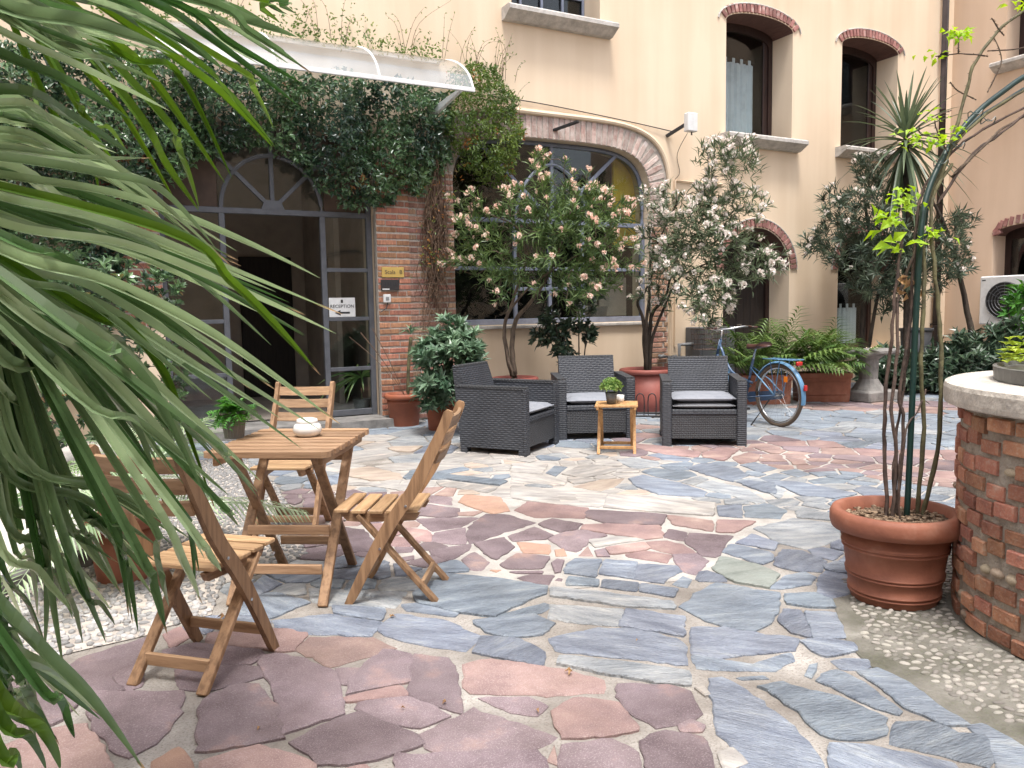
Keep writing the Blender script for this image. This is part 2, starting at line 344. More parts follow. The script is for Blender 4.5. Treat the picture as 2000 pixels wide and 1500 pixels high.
M['cushion'] = surf('cushion_cloth', (.25, .265, .30), (.21, .225, .26), .9, 12, .35, 260, bdist=.004)
M['cushion_dark'] = surf('grey_cushion_cloth', (.19, .195, .21), (.16, .165, .18), .9, 12, .35, 260, bdist=.004)
M['wood_x'] = woodmat('acacia_lengthwise', (.38, .24, .145), (.22, .13, .073), 0)
M['wood_y'] = woodmat('acacia_crosswise', (.38, .245, .145), (.23, .138, .077), 1)
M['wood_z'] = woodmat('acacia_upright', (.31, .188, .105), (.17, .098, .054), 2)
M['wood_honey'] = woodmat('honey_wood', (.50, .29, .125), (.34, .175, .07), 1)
M['wood_seat'] = woodmat('seat_slat_wood', (.43, .28, .155), (.27, .16, .082), 1)  # lighter honey tone for the chair seat slats
M['ceramic'] = plain('white_ceramic', (.78, .77, .75), .25)
M['zinc'] = surf('zinc_pot', (.17, .17, .165), (.12, .12, .118), .5, 8, .1, 40, metal=.3)
M['bark'] = surf('bark', (.16, .12, .09), (.07, .052, .04), .9, 7, .8, 40, stretch=(3, 3, .6), bdist=.02)
M['bark_dark'] = surf('dark_bark', (.075, .058, .045), (.03, .024, .02), .9, 7, .8, 40, stretch=(3, 3, .6), bdist=.02)
M['stem_green'] = surf('green_stem', (.13, .12, .06), (.06, .052, .03), .7, 12, .4, 50)
M['stem_brown'] = surf('brown_stem', (.10, .068, .055), (.04, .028, .024), .8, 12, .5, 50)
M['dry_vine'] = surf('dry_vine', (.2, .13, .09), (.11, .07, .05), .9, 12, .4, 50)
M['green_pole'] = plain('green_pole', (.005, .03, .026), .4)
M['palm'] = leafmat('palm_leaf', (.05, .13, .035), (.50, .62, .39), .26, .2, 1.0)  # waxy pale green, its light end raised to paint in bright highlights
M['palm_tip'] = plain('dead_leaf_tip', (.42, .29, .16), .8)
M['palm_bright'] = leafmat('backlit_palm_leaf', (.055, .125, .02), (.11, .20, .035), .42, .32, .5)  # bright green of backlit blades, put into the leaf colour
M['petiole'] = plain('petiole', (.12, .17, .05), .5)
M['jasmine'] = leafmat('jasmine_leaf', (.018, .05, .03), (.15, .26, .11), .28, .14, .7, (.34, .15, .05))
M['jasmine_young'] = leafmat('young_jasmine_leaf', (.05, .10, .02), (.17, .25, .05), .4, .25, .5, (.40, .17, .05))
M['oleander'] = leafmat('oleander_leaf', (.045, .095, .03), (.18, .265, .095), .42, .25, .5)
M['oleander_grey'] = leafmat('grey_oleander_leaf', (.06, .095, .05), (.20, .255, .15), .45, .22, .5)
M['oleander_dark'] = leafmat('dark_oleander_leaf', (.035, .06, .04), (.125, .165, .105), .42, .15, .5)
M['petal_pink'] = leafmat('salmon_petal', (.80, .54, .45), (.87, .80, .71), .6, .3, .2)
M['petal_white'] = leafmat('white_petal', (.78, .70, .66), (.84, .82, .78), .6, .3, .2)
M['shrub'] = leafmat('tobira_leaf', (.05, .11, .065), (.22, .33, .21), .35, .16, .6)
M['laurel'] = leafmat('laurel_leaf', (.018, .042, .026), (.08, .13, .075), .3, .08, .6)
M['areca'] = leafmat('areca_leaf', (.04, .10, .025), (.17, .26, .07), .42, .25, .5)
M['yucca'] = leafmat('dracaena_leaf', (.045, .08, .042), (.17, .22, .13), .4, .12, .5)
M['lime'] = leafmat('lime_leaf', (.22, .40, .03), (.38, .56, .05), .5, .4, .4)
M['herb'] = leafmat('herb_leaf', (.03, .14, .02), (.11, .30, .05), .45, .25, .5)
M['box'] = leafmat('pale_box_leaf', (.09, .19, .04), (.30, .42, .13), .5, .25, .4)
M['sedum'] = leafmat('sedum_leaf', (.18, .30, .03), (.42, .52, .09), .5, .25, .4)
M['dead_leaf'] = surf('dead_leaf', (.36, .22, .10), (.22, .12, .06), .8, 20, .2, 60)
M['gold'] = surf('brass_plate', (.62, .44, .14), (.54, .37, .11), .45, 6, .03, 60, metal=.2)
M['sign_dark'] = plain('dark_plate', (.035, .032, .034), .4)
M['ink'] = plain('ink', (.03, .03, .035), .7)
M['bike_blue'] = plain('blue_enamel', (.10, .23, .38), .35)
M['bike_dark'] = plain('dark_blue_enamel', (.06, .11, .20), .35)
M['chrome'] = surf('chrome', (.6, .6, .6), (.5, .5, .5), .22, 8, .0, 60, metal=1.0)
M['tyre'] = plain('brown_tyre', (.12, .085, .06), .8)
M['leather'] = plain('brown_leather', (.07, .028, .022), .4)
M['reflector'] = plain('amber_reflector', (.8, .22, .02), .2)
M['red_lens'] = plain('red_lens', (.45, .02, .02), .15)
M['curtain'] = surf('curtain', (.72, .76, .82), (.6, .64, .70), .9, 5, .05, 40)
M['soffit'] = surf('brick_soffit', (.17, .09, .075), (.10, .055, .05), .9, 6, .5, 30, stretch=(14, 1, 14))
M['pebble_grey'] = surf('grey_pebble', (.33, .31, .28), (.2, .19, .17), .65, 14, .2, 60, rand=.4, hue=.02)
M['cobble'] = surf('tan_cobble', (.36, .29, .22), (.22, .17, .125), .75, 14, .3, 60, rand=.35, hue=.02)
M['step'] = surf('step_stone', (.25, .24, .23), (.15, .145, .14), .85, 6, .5, 50)
M['white_mortar'] = surf('white_mortar', (.48, .46, .435), (.33, .315, .295), .9, 3.2, .8, 55, speck=.5, speckc=(.3, .27, .25), dirt=.4)
# ================================================================== GROUND
TILE = {'A': (0, 975, .35), 'B': (650, 975, .35), 'C': (1300, 975, .35), 'D': (620, 820, .25), 'E': (1000, 820, .25), 'F': (1300, 760, .3), 'H': (380, 1150, .25)}
STONES = """
H p 525,530 640,510 900,590 1065,640 1110,740 1145,870 1145,985 900,1075 705,1135 665,960 620,800 540,660
H p 165,840 300,780 510,765 560,850 640,960 690,1170 500,1215 300,1240 30,1280 45,1000 100,880
H k 900,390 1390,395 1560,470 1400,520 1070,610 930,540 790,490
H k 110,360 620,320 880,355 760,490 640,490 300,460 110,440
H p 1110,630 1290,630 1200,755 1160,750
H p 1480,490 1690,520 1660,730 1400,790 1210,825 1220,740 1300,640
H k 1180,870 1600,780 1660,845 1200,890
H p 1290,900 1660,860 1850,930 1975,1010 1770,1090 1550,1070 1400,1010 1265,940
B p 460,870 640,890 690,1000 710,1195 540,1145 420,1090 440,950
H p 1270,980 1520,1080 1740,1170 1760,1230 1550,1300 1200,1390 980,1370 760,1220 1000,1090
B p 490,1330 790,1175 1240,1330 1090,1410 840,1460 610,1430 520,1400
H k 60,1370 480,1250 700,1300 950,1400 900,1560 60,1580
B p 360,1450 700,1440 1140,1420 1180,1500 1200,1600 340,1600
H p 0,440 490,500 520,530 440,600 210,608 -200,600 -240,500
H p -150,640 210,622 495,625 515,695 260,765 100,795 -100,790
H b 600,40 890,112 600,235 340,205 330,120
H b 620,255 1050,210 1460,275 1365,375 920,355 640,300
H b 1080,150 1480,170 1455,255 1100,195
B b 265,720 360,648 640,690 815,770 740,855 560,825 290,768
H g 890,5 1640,35 1560,150 1060,130 930,105
B k 722,922 880,897 1200,942 1508,1012 1515,1083 1200,1093 775,1086 738,1048
B p 1600,1042 1870,1047 1985,1077 2045,1200 1955,1258 1800,1277 1655,1188 1592,1110
B k 1225,1200 1350,1122 1585,1150 1695,1298 1500,1332 1292,1338
B p 825,1117 1100,1117 1188,1160 1130,1212 1000,1192
B p 1280,1382 1560,1352 1695,1430 1735,1600 1270,1600
B p 1725,1360 1850,1303 2055,1332 2105,1430 2105,1600 1775,1600 1745,1440
B k 1192,1470 1235,1372 1262,1498
C p 82,1270 140,1242 207,1270 190,1298 92,1298
D p 1182,845 1312,743 1500,748 1698,812 1450,886 1192,976 1168,900
D p 892,958 922,892 1148,853 1152,972 1050,977
D p 775,782 1000,773 1245,772 1120,846 900,876 842,838
D p 832,662 1098,702 1088,758 990,768 782,752
D p 882,592 1038,612 1048,668 862,648
D o 1162,592 1420,612 1498,718 1380,737 1232,698 1112,650
D k 1092,732 1298,722 1220,758 1100,753
D p 1502,918 1700,848 1838,910 1780,938 1532,952
D p 1232,972 1450,933 1527,1000 1400,1097 1362,1088
D p 1132,1100 1222,1042 1338,1120 1270,1182 1200,1178
D p 882,1030 1198,982 1170,1028 1020,1107 900,1058
D p 1432,1140 1552,1057 1807,1082 1750,1168 1480,1173
D o 1562,962 1808,987 1808,1053 1620,1043
D o 1852,1020 1930,1012 1948,1070 1862,1073
D p 1822,1130 1870,1097 1932,1107 1900,1198 1850,1208
D o 1342,1181 1438,1181 1400,1199
D p 1852,1260 1880,1241 1918,1247 1908,1269
D p 1500,1196 1768,1196 1758,1213 1550,1209
D p 602,1002 758,1002 740,1038 622,1048
D p 642,1090 758,1072 758,1098 680,1113
D p 252,1070 330,1042 438,1052 420,1083
D p 202,852 350,872 468,1000 420,1033 232,1043 192,930
D k 382,832 580,822 638,900 540,928 470,918
D k 702,852 850,872 888,910 870,958 760,938
D p -100,622 58,602 88,758 -100,778
D p 152,602 230,622 200,688 152,678
D b 672,455 740,397 1000,432 1485,486 1420,518 1000,468 700,473
D w 932,482 1398,541 1330,573 962,523
D w 1372,580 1450,503 1900,582 2000,592 2035,648 1880,658 1422,608
D s 260,395 400,375 640,430 660,470 420,480 180,430
D w 200,260 520,225 640,270 540,300 260,345
D g 560,300 840,270 820,345 600,340
D w 200,490 700,520 680,560 420,520 240,515
E k 22,710 120,642 590,692 607,720 560,773 400,768 182,768
E p 602,712 1198,752 1165,828 1000,823 742,813 572,760
E k 1212,752 1558,797 1568,830 1558,877 1262,823
E k 1612,792 1895,802 1730,887 1602,882
E k 562,832 740,827 1148,842 1178,900 1158,928 1050,938 822,903 548,860
E p 202,820 312,782 537,822 500,863 370,882 252,840
E p 292,940 390,892 560,872 735,912 600,958 510,1037 422,1018
E p 1192,920 1232,862 1358,887 1330,952
E p 1392,892 1715,917 1590,1082 1482,1068 1362,960
E k 1062,960 1200,952 1330,982 1437,1050 1252,1053 1092,1010
E k 742,1010 1040,967 1072,1010 1000,1033 772,1057
E p 1252,1066 1440,1057 1527,1110 1430,1217 1332,1188
E k 892,1060 1040,1032 1238,1067 1200,1122 922,1078
E k 512,1070 590,992 637,1073
E p 642,1032 730,1012 768,1078 662,1078
E w 612,950 840,922 1027,945 900,958 652,1003
E b 432,1140 500,1097 688,1102 640,1237 422,1203
E b 682,1210 732,1107 968,1122 940,1247
E b 962,1210 992,1132 1288,1152 1308,1190 1170,1277 952,1248
E b 432,1298 452,1237 668,1262 660,1303
E b 702,1308 722,1257 978,1282 960,1343
E b 1002,1343 1012,1292 1288,1332 1260,1387
E b 1252,1290 1330,1222 1408,1250 1370,1317 1302,1308
E w 0,522 738,582 738,640 680,687 300,658 0,618
E w 752,592 1080,602 1577,662 1568,757 1200,733 722,688
E b 1612,682 1788,672 1788,768 1622,758
E b 912,470 1020,442 1300,502 1517,570 1490,607 1150,588 982,528
E b 1372,380 1490,342 1760,387 1837,440 1720,487 1502,428
E b 1012,410 1100,382 1400,412 1447,440 1280,477 1132,448
E g 1312,490 1470,442 1537,470 1420,517
E g 1432,520 1552,477 1850,552 1985,650 1900,657 1680,588
E b 1752,490 1820,472 2047,502 2057,588 1960,568
E g 822,320 960,302 1138,332 1138,368 950,387
E b 1062,280 1150,267 1397,310 1370,328 1200,318
E w 402,430 560,352 855,385 700,437 540,457
E b 262,420 330,362 437,372 340,447
E s 492,528 700,472 878,462 780,537 680,557
E k 962,190 1200,212 1477,260 1440,297 1200,278 982,228
E k 1482,270 1620,222 1778,232 1700,288 1660,327 1502,298
E k 1722,300 1850,262 1937,282 1900,328 1782,347
E w 0,352 278,352 230,427 0,408
E w 0,422 418,472 400,517 0,497
B b 445,530 640,424 900,447 1195,492 1178,530 1000,607 900,662 700,637 482,588
B g 1218,502 1500,532 1897,582 1907,617 1600,597 1232,543
B b 925,658 1190,583 1197,610 1160,637 980,662
B g 1213,592 1617,622 1590,707 1400,697 1213,668
B b 1643,622 1957,662 1947,767 1603,708
B b 783,687 900,673 1130,653 1235,700 1160,757 1000,777 862,745
B b 803,828 832,773 1050,793 1177,860 1167,927 980,897 793,858
B b 1213,782 1480,723 1700,733 1957,802 1967,927 1700,897 1243,848
B g 1263,892 1500,912 1990,972 1990,1040 1800,1027 1263,928
B b 383,590 460,587 697,640 680,657 422,623
C b 93,610 170,533 280,468 500,512 632,532 618,640 588,698 500,737 330,718 162,650
C n 263,400 310,328 500,373 637,430 570,497 400,468
C b 313,300 370,253 587,302 597,340 540,367 422,330
C b 603,370 650,288 760,293 892,350 860,407 722,403
C b 583,500 680,433 780,413 837,440 800,477 652,502
C b 863,440 900,403 1007,422 1027,530 930,557 853,520
C b 673,540 830,533 917,570 937,607 820,607 682,588
C b 633,680 670,623 750,628 797,740 807,777 702,748
C b 783,633 940,643 997,778 842,782 812,720
C b 143,718 320,723 560,763 737,792 700,847 600,857 400,877 300,887 152,868
C b 153,883 290,903 500,937 697,865 707,900 600,957 400,957 182,948
C b 763,800 830,788 1038,812 1062,850 900,882 822,850
C b 773,990 802,932 848,918 847,960 820,1007
C b 933,910 1000,898 1127,903 1137,935 1080,957 982,948
C b 863,1020 882,983 960,963 1100,1033 1200,1113 1305,1190 1297,1207 1150,1157 1002,1088
C b 1083,972 1180,953 1330,1023 1450,1113 1560,1203 1685,1268 1560,1267 1342,1168 1222,1068
C b 523,1052 640,1033 800,1083 960,1113 1100,1173 1222,1230 1217,1317 1100,1342 960,1347 852,1308 752,1198 642,1118
C b 243,1002 330,1003 480,1103 640,1223 800,1383 867,1470 857,1600 480,1600 402,1400 293,1308 263,1128
C b 1273,1310 1302,1248 1500,1253 1640,1323 1787,1333 1827,1450 1800,1497 1600,1447 1450,1407 1273,1368
C b 923,1383 1100,1393 1400,1453 1600,1493 1700,1600 933,1600
C b 1693,1262 1760,1248 2000,1393 2050,1600 1933,1600 1802,1400
C b 393,1002 557,992 577,1008 422,1013
C w 153,1060 210,1043 257,1100 222,1108
C w 303,1430 370,1403 447,1480 332,1517
C g 493,170 720,113 948,143 967,230 790,282 642,248
C b 403,250 480,203 617,250 600,287
F b 517,770 650,748 777,790 740,847 522,838
F g 853,802 1050,812 1077,858 862,838
F g 442,600 580,582 777,660 740,717 602,640
F b 603,592 850,612 1235,690 1100,717 880,697 782,650
F b 933,600 1040,582 1197,600 1150,618 962,618
F b 1223,660 1300,632 1397,660 1437,698 1300,698
F b 743,545 850,522 947,560 860,578
F b 493,500 580,482 717,520 620,548
A p 20,1120 380,1030 600,1000 690,1075 450,1100 350,1240 120,1310 60,1230
A p 470,1090 690,1085 1000,1090 1010,1200 860,1370 700,1440 560,1330 500,1180
A p 330,1000 440,900 830,770 800,880 620,990 380,1030
A p 420,1050 640,960 800,900 790,970 780,1050 700,1080
A k 920,760 1000,720 1060,770 960,830
A k 0,1400 220,1310 480,1260 560,1400 640,1560 0,1600
A o 860,1480 1000,1400 1060,1490 1080,1600 880,1600
A p 0,960 260,900 330,920 300,990 0,1080
"""
KIND = {'p': 'purple', 'k': 'pink', 'o': 'orange', 'b': 'blue', 'g': 'grey', 'n': 'green', 'w': 'white', 's': 'sand'}
def inside(p, poly):
    c = False; n = len(poly); x, y = p[0], p[1]
    for i in range(n):
        a, b = poly[i], poly[i-1]
        if (a[1] > y) != (b[1] > y) and x < (b[0]-a[0])*(y-a[1])/(b[1]-a[1])+a[0]: c = not c
    return c
def area(poly): return .5*sum(poly[i-1][0]*poly[i][1]-poly[i][0]*poly[i-1][1] for i in range(len(poly)))
traced = []
for ln in STONES.strip().splitlines():
    q = ln.split(); x0, y0, k = TILE[q[0]]; pl = []
    for s_ in q[2:]:
        a, b = s_.split(','); g = G(x0+float(a)*k, y0+float(b)*k); pl.append((g.x, g.y))
    if area(pl) < 0: pl.reverse()
    traced.append((KIND[q[1]], pl))
PEB_L = [(-200, 1330), (0, 1300), (98, 1286), (294, 1241), (322, 1227), (413, 1202), (430, 1143), (546, 1111), (595, 1083), (575, 1040), (560, 990), (540, 950), (480, 900), (330, 900), (170, 1085), (0, 1140), (-200, 1200)]
PEB_R = [(1620, 1145), (1632, 1192), (1650, 1248), (1675, 1280), (1702, 1304), (1765, 1328), (1846, 1393), (1895, 1416), (2000, 1465), (2150, 1530), (2600, 1560), (2500, 1100), (2100, 1020), (1900, 1050), (1800, 1082), (1700, 1115)]
WELLC, WELLR = Vector((3.66, 1.44, 0)), .74
pebl = [(g.x, g.y) for g in (G(*q) for q in PEB_L)]; pebr = [(g.x, g.y) for g in (G(*q) for q in PEB_R)]
PAVE = [(-3, 2.9), (-.80, 4.10), (-.44, 4.40), (-.08, 4.70), (.08, 4.9), (.16, 5.3), (.2, 6.4), (.3, 8.9), (-3, 8.9)]
RED1 = [(1300, 878), (1450, 858), (1555, 858), (1650, 877), (1726, 880), (1890, 880), (2300, 890), (2300, 1000), (1890, 963), (1675, 928), (1546, 913), (1444, 904), (1300, 884)]
RED2 = [(1550, 787), (1700, 783), (2100, 790), (2100, 806), (1800, 806), (1560, 800)]
REDF = [(-300, 1260), (250, 1245), (420, 1230), (560, 1235), (720, 1250), (900, 1290), (1190, 1325), (1350, 1350), (1400, 1420), (1440, 1700), (-300, 1700)]
REDM = [(470, 940), (560, 960), (840, 960), (1300, 1000), (1480, 1030), (1380, 1130), (1090, 1140), (900, 1110), (560, 1090), (500, 1000)]
PALE = [(640, 850), (1280, 880), (1380, 990), (1000, 975), (640, 960)]
RED3 = [(1215, 830), (1290, 830), (1290, 905), (1220, 895)]
def zone(p):
    x, y, z = PX((p[0], p[1], 0))
    if z < .5: return 'purple'
    for pl, ks in ((REDF, 'ppk'), (REDM, 'pkp'), (RED1, 'kkp'), (RED2, 'kp'), (RED3, 'kp'), (PALE, 'wgwsbw')):
        if inside((x, y), pl): return KIND[random.choice(ks)]
    if y < 860 and x < 900: return KIND[random.choice('bgbg')]
    return KIND[random.choice('bbbg')]
# --- fill the rest of the yard with stones cut against the traced ones
grid = {}
CS = .25
def gadd(p, blk):
    grid.setdefault((math.floor(p[0]/CS), math.floor(p[1]/CS)), []).append((p[0], p[1], blk))
def near(p, rr):
    i0, j0 = math.floor(p[0]/CS), math.floor(p[1]/CS); k = int(rr/CS)+1
    for i in range(i0-k, i0+k+1):
        for j in range(j0-k, j0+k+1):
            for q in grid.get((i, j), ()):
                d = math.hypot(q[0]-p[0], q[1]-p[1])
                if d < rr: yield d, q
def sample(pl, st):
    for i in range(len(pl)):
        a, b = pl[i-1], pl[i]; L = math.hypot(b[0]-a[0], b[1]-a[1]); n = max(1, int(L/st))
        for k in range(n): yield (a[0]+(b[0]-a[0])*k/n, a[1]+(b[1]-a[1])*k/n)
holes = [pl for _, pl in traced]+[pebl, pebr, PAVE]
for pl in holes:
    for q in sample(pl, .05): gadd(q, 1)
bbs = [(min(a[0] for a in pl), max(a[0] for a in pl), min(a[1] for a in pl), max(a[1] for a in pl)) for pl in holes]
def blocked(p):
    for pl, bb in zip(holes, bbs):
        if bb[0] <= p[0] <= bb[1] and bb[2] <= p[1] <= bb[3] and inside(p, pl): return True
    return (Vector((p[0], p[1], 0))-WELLC).length < WELLR+.05 or p[1] > 8.88 or p[0] > 13.5
seeds = []
rs = random.Random(3)
for rr, tries in ((.40, 6000), (.24, 9000), (.12, 5000)):
    for _ in range(tries):
        p = (rs.uniform(-1.5, 13.4), rs.uniform(.4, 8.85)) if rr > .2 else (rs.uniform(0, 5.5), rs.uniform(1.4, 6))
        x, y, z = PX((p[0], p[1], 0))
        if z < .8 or x < -500 or x > 2500: continue
        md = rr*.42 if rr > .2 else .06
        bad = blocked(p)
        if not bad:
            for d, q in near(p, rr):
                if (q[2] == 0) or d < md: bad = True; break
        if not bad: gadd(p, 0); seeds.append((p, rr))
def clip(poly, px, py, nx, ny):
    out = []
    for i in range(len(poly)):
        a, b = poly[i-1], poly[i]; da = (a[0]-px)*nx+(a[1]-py)*ny; db = (b[0]-px)*nx+(b[1]-py)*ny
        if (da <= 0) != (db <= 0): t = da/(da-db); out.append((a[0]+(b[0]-a[0])*t, a[1]+(b[1]-a[1])*t))
        if db <= 0: out.append(b)
    return out
fill = []
for p, rr in seeds:
    Rm = rr*1.5
    poly = [(p[0]+Rm*math.cos(a*math.pi/4), p[1]+Rm*math.sin(a*math.pi/4)) for a in range(8)]
    for d, q in sorted(near(p, Rm*2.1)):
        if d < 1e-6: continue
        nx, ny = (q[0]-p[0])/d, (q[1]-p[1])/d; h = d-.014 if q[2] else d*.5-.012
        if h > Rm*1.01: continue
        poly = clip(poly, p[0]+nx*h, p[1]+ny*h, nx, ny)
        if len(poly) < 3: break
    if len(poly) >= 3 and abs(area(poly)) > .004:
        if area(poly) < 0: poly.reverse()
        fill.append((zone(p), poly))
def stone_mb(poly, mb=None, ragged=True, grow=0.0):
    """one flagstone: ragged outline, low chamfer, slightly tilted top"""
    mb = mb or MB(); pts = []
    cx = sum(q[0] for q in poly)/len(poly); cy = sum(q[1] for q in poly)/len(poly)
    sz = math.sqrt(abs(area(poly))); n = len(poly)
    for i in range(n):
        a, b = poly[i], poly[(i+1) % n]; L = math.hypot(b[0]-a[0], b[1]-a[1]); k = max(1, min(9, int(L/(sz*.10)))) if ragged else 1
        for j in range(k):
            t = j/k; x, y = a[0]+(b[0]-a[0])*t, a[1]+(b[1]-a[1])*t
            am = min(.015, sz*.05) if ragged else 0.004
            nx = noise.noise(Vector((x*19, y*19, 1.3)))*am+noise.noise(Vector((x*60, y*60, 4.3)))*am*.6; ny = noise.noise(Vector((x*19, y*19, 7.7)))*am+noise.noise(Vector((x*60, y*60, 9.1)))*am*.6
            pts.append((x+nx, y+ny))
    if ragged and grow:
        g = []
        for i in range(len(pts)):
            a, b = pts[i-1], pts[(i+1) % len(pts)]; dx, dy = b[0]-a[0], b[1]-a[1]; L = math.hypot(dx, dy) or 1
            g.append((pts[i][0]+dy/L*grow, pts[i][1]-dx/L*grow))
        pts = g
    m = len(pts); tx, ty = rnd(-.010, .010), rnd(-.010, .010); z0 = rnd(.006, .014)
    top = lambda x, y: z0+(x-cx)*tx+(y-cy)*ty
    vs = [(x, y, -.01) for x, y in pts]+[(x, y, top(x, y)-.004) for x, y in pts]
    ins = .006/max(sz, .05)
    q = [(x+(cx-x)*ins*2, y+(cy-y)*ins*2) for x, y in pts]; vs += [(x, y, top(x, y)) for x, y in q]
    tr = tessellate_polygon([[Vector((x, y, 0)) for x, y in q]])
    fs = [(i, (i+1) % m, m+(i+1) % m, m+i) for i in range(m)]+[(m+i, m+(i+1) % m, 2*m+(i+1) % m, 2*m+i) for i in range(m)]
    up_ = []
    for t in tr:
        a, b, c = (q[k] for k in t); s_ = (b[0]-a[0])*(c[1]-a[1])-(c[0]-a[0])*(b[1]-a[1]); t = tuple(2*m+k for k in t)
        up_.append(t if s_ > 0 else t[::-1])
    mb.add(vs, fs+up_); return mb
gm = MB(); n_ = 60
gm.add([(-60, -60, 0), (60, -60, 0), (60, 60, 0), (-60, 60, 0)], [(0, 1, 2, 3)])
ground = obj('ground', gm, M['mortar_ground'], kind='structure')
every = [(k, pl, 1) for k, pl in traced]+[(k, pl, 0) for k, pl in fill]
def showsize(pl):
    qs = [PX((a[0], a[1], 0)) for a in pl]
    if min(q[2] for q in qs) < .6: return 0
    cx = sum(q[0] for q in qs)/len(qs); cy = sum(q[1] for q in qs)/len(qs)
    if cx < -60 or cx > 2060 or cy > 1560: return 0
    return abs(area([(q[0], q[1]) for q in qs]))
every.sort(key=lambda e: -showsize(e[1]))
rest = {}
for i, (k, pl, tr_) in enumerate(every):
    if i < 300: obj('paving_stone', stone_mb(pl, grow=.0095 if tr_ else .003), M[k], ground)
    else: stone_mb(pl, rest.setdefault(k, MB()), False)
for k, mb in rest.items(): obj('paving_stone_patch', mb, M[k], ground, kind='stuff')
# --- pebble panels
def ground_sheet(name, poly, z, mat, parent=None, **kw):
    mb = MB(); tr = tessellate_polygon([[Vector((x, y, 0)) for x, y in poly]])
    fs = []
    for t in tr:
        a, b, c = (poly[i] for i in t); fs.append(tuple(t) if (b[0]-a[0])*(c[1]-a[1])-(c[0]-a[0])*(b[1]-a[1]) > 0 else tuple(t)[::-1])
    mb.add([(x, y, z) for x, y in poly], fs); return obj(name, mb, mat, parent, **kw)
WJ = [(600, 955), (900, 870), (1290, 850), (1900, 860), (1905, 1010), (1560, 1010), (1400, 1130), (1090, 1152), (860, 1118), (620, 1085)]
ground_sheet('joint_bed', [(g.x, g.y) for g in (G(*q) for q in WJ)], .0022, M['white_mortar'], ground)
ground_sheet('concrete_apron', pebr, .0045, M['concrete'], None, kind='structure')
ground_sheet('pebble_bed', pebl, .0045, M['brick_mortar'], None, kind='structure')
bed_l = bpy.data.objects['pebble_bed']; bed_r = bpy.data.objects['concrete_apron']
def pebble_mb(sd, c=(0, 0, 0), sc=(1, 1, 1), rz=0, mb=None):
    mb = mb or MB(); vs = [(0, 0, 1)]; rg = random.Random(sd)
    for (z, r, n) in ((.72, .68, 7), (.15, 1.0, 7), (-.3, .9, 7)):
        for k in range(n):
            a = 2*math.pi*k/n+z; q = r*rg.uniform(.86, 1.08); vs.append((q*math.cos(a), q*math.sin(a), z))
    fs = [(0, 1+k, 1+(k+1) % 7) for k in range(7)]
    for l in range(2):
        for k in range(7): fs.append((1+l*7+k, 1+(l+1)*7+k, 1+(l+1)*7+(k+1) % 7, 1+l*7+(k+1) % 7))
    ca, sa = math.cos(rz), math.sin(rz)
    mb.add([(c[0]+ca*x*sc[0]-sa*y*sc[1], c[1]+sa*x*sc[0]+ca*y*sc[1], c[2]+z*sc[2]) for x, y, z in vs], fs); return mb
pebs = [mesh_of('pebble', pebble_mb(i), M['pebble'], True) for i in range(6)]; pebg = [mesh_of('pebble', pebble_mb(20+i), M['pebble_grey'], True) for i in range(6)]
def scatter(poly, dmin, n, seed, ok):
    rg = random.Random(seed); out = []; gr = {}
    x0, x1 = min(q[0] for q in poly), max(q[0] for q in poly); y0, y1 = min(q[1] for q in poly), max(q[1] for q in poly)
    for _ in range(n):
        p = (rg.uniform(x0, x1), rg.uniform(y0, y1))
        if not inside(p, poly) or not ok(p): continue
        i, j = int(p[0]//dmin), int(p[1]//dmin)
        if any(math.hypot(p[0]-q[0], p[1]-q[1]) < dmin for a in (-1, 0, 1) for b in (-1, 0, 1) for q in gr.get((i+a, j+b), ())): continue
        gr.setdefault((i, j), []).append(p); out.append(p)
    return out
def seen(p, m=20):
    x, y, z = PX((p[0], p[1], 0)); return z > .5 and -m < x < 2000+m and y < 1500+m
edge = [(a[0], a[1]) for a in pebr[:10]]
edge_s = [q for a_, b_ in zip(edge, edge[1:]) for q in ((a_[0]+(b_[0]-a_[0])*t/12, a_[1]+(b_[1]-a_[1])*t/12) for t in range(12))]
def inner(p): return (Vector((p[0], p[1], 0))-WELLC).length > WELLR+.03 and min(math.hypot(p[0]-q[0], p[1]-q[1]) for q in edge_s) > .10+.05*noise.noise(Vector((p[0]*4, p[1]*4, 0)))
pr = [p for p in scatter(pebr, .030, 70000, 5, inner) if seen(p, 200)]
pr.sort(key=lambda p: -showsize([(p[0]-.02, p[1]), (p[0]+.02, p[1]), (p[0], p[1]+.02)]) if seen(p) else 0)
extra = MB()
for i, p in enumerate(pr):
    sc = (rnd(.013, .021), rnd(.009, .013), rnd(.004, .009)); a = rnd(-.6, .6)-R(28)
    if i < 300: piece('pebble', random.choice(pebg), (p[0], p[1], .005), bed_r, (rnd(-.2, .2), rnd(-.2, .2), a), sc)
    else: pebble_mb(i, (p[0], p[1], .0065), sc, a, extra)
obj('pebble_patch', extra, M['pebble_grey'], bed_r, smooth=True, kind='stuff')
pl_ = [p for p in scatter(pebl, .030, 30000, 9, lambda p: True) if seen(p, 60)]
pl_.sort(key=lambda p: -showsize([(p[0]-.02, p[1]), (p[0]+.02, p[1]), (p[0], p[1]+.02)]) if seen(p) else 0)
extra = MB()
for i, p in enumerate(pl_):
    s_ = rnd(.015, .024); sc = (s_, s_*rnd(.65, .9), rnd(.007, .014)); a = rnd(0, 6.28)
    if i < 250: piece('pebble', random.choice(pebs), (p[0], p[1], .006), bed_l, (rnd(-.3, .3), rnd(-.3, .3), a), sc)
    else: pebble_mb(i, (p[0], p[1], .006), sc, a, extra)
obj('pebble_patch', extra, M['pebble'], bed_l, smooth=True, kind='stuff')
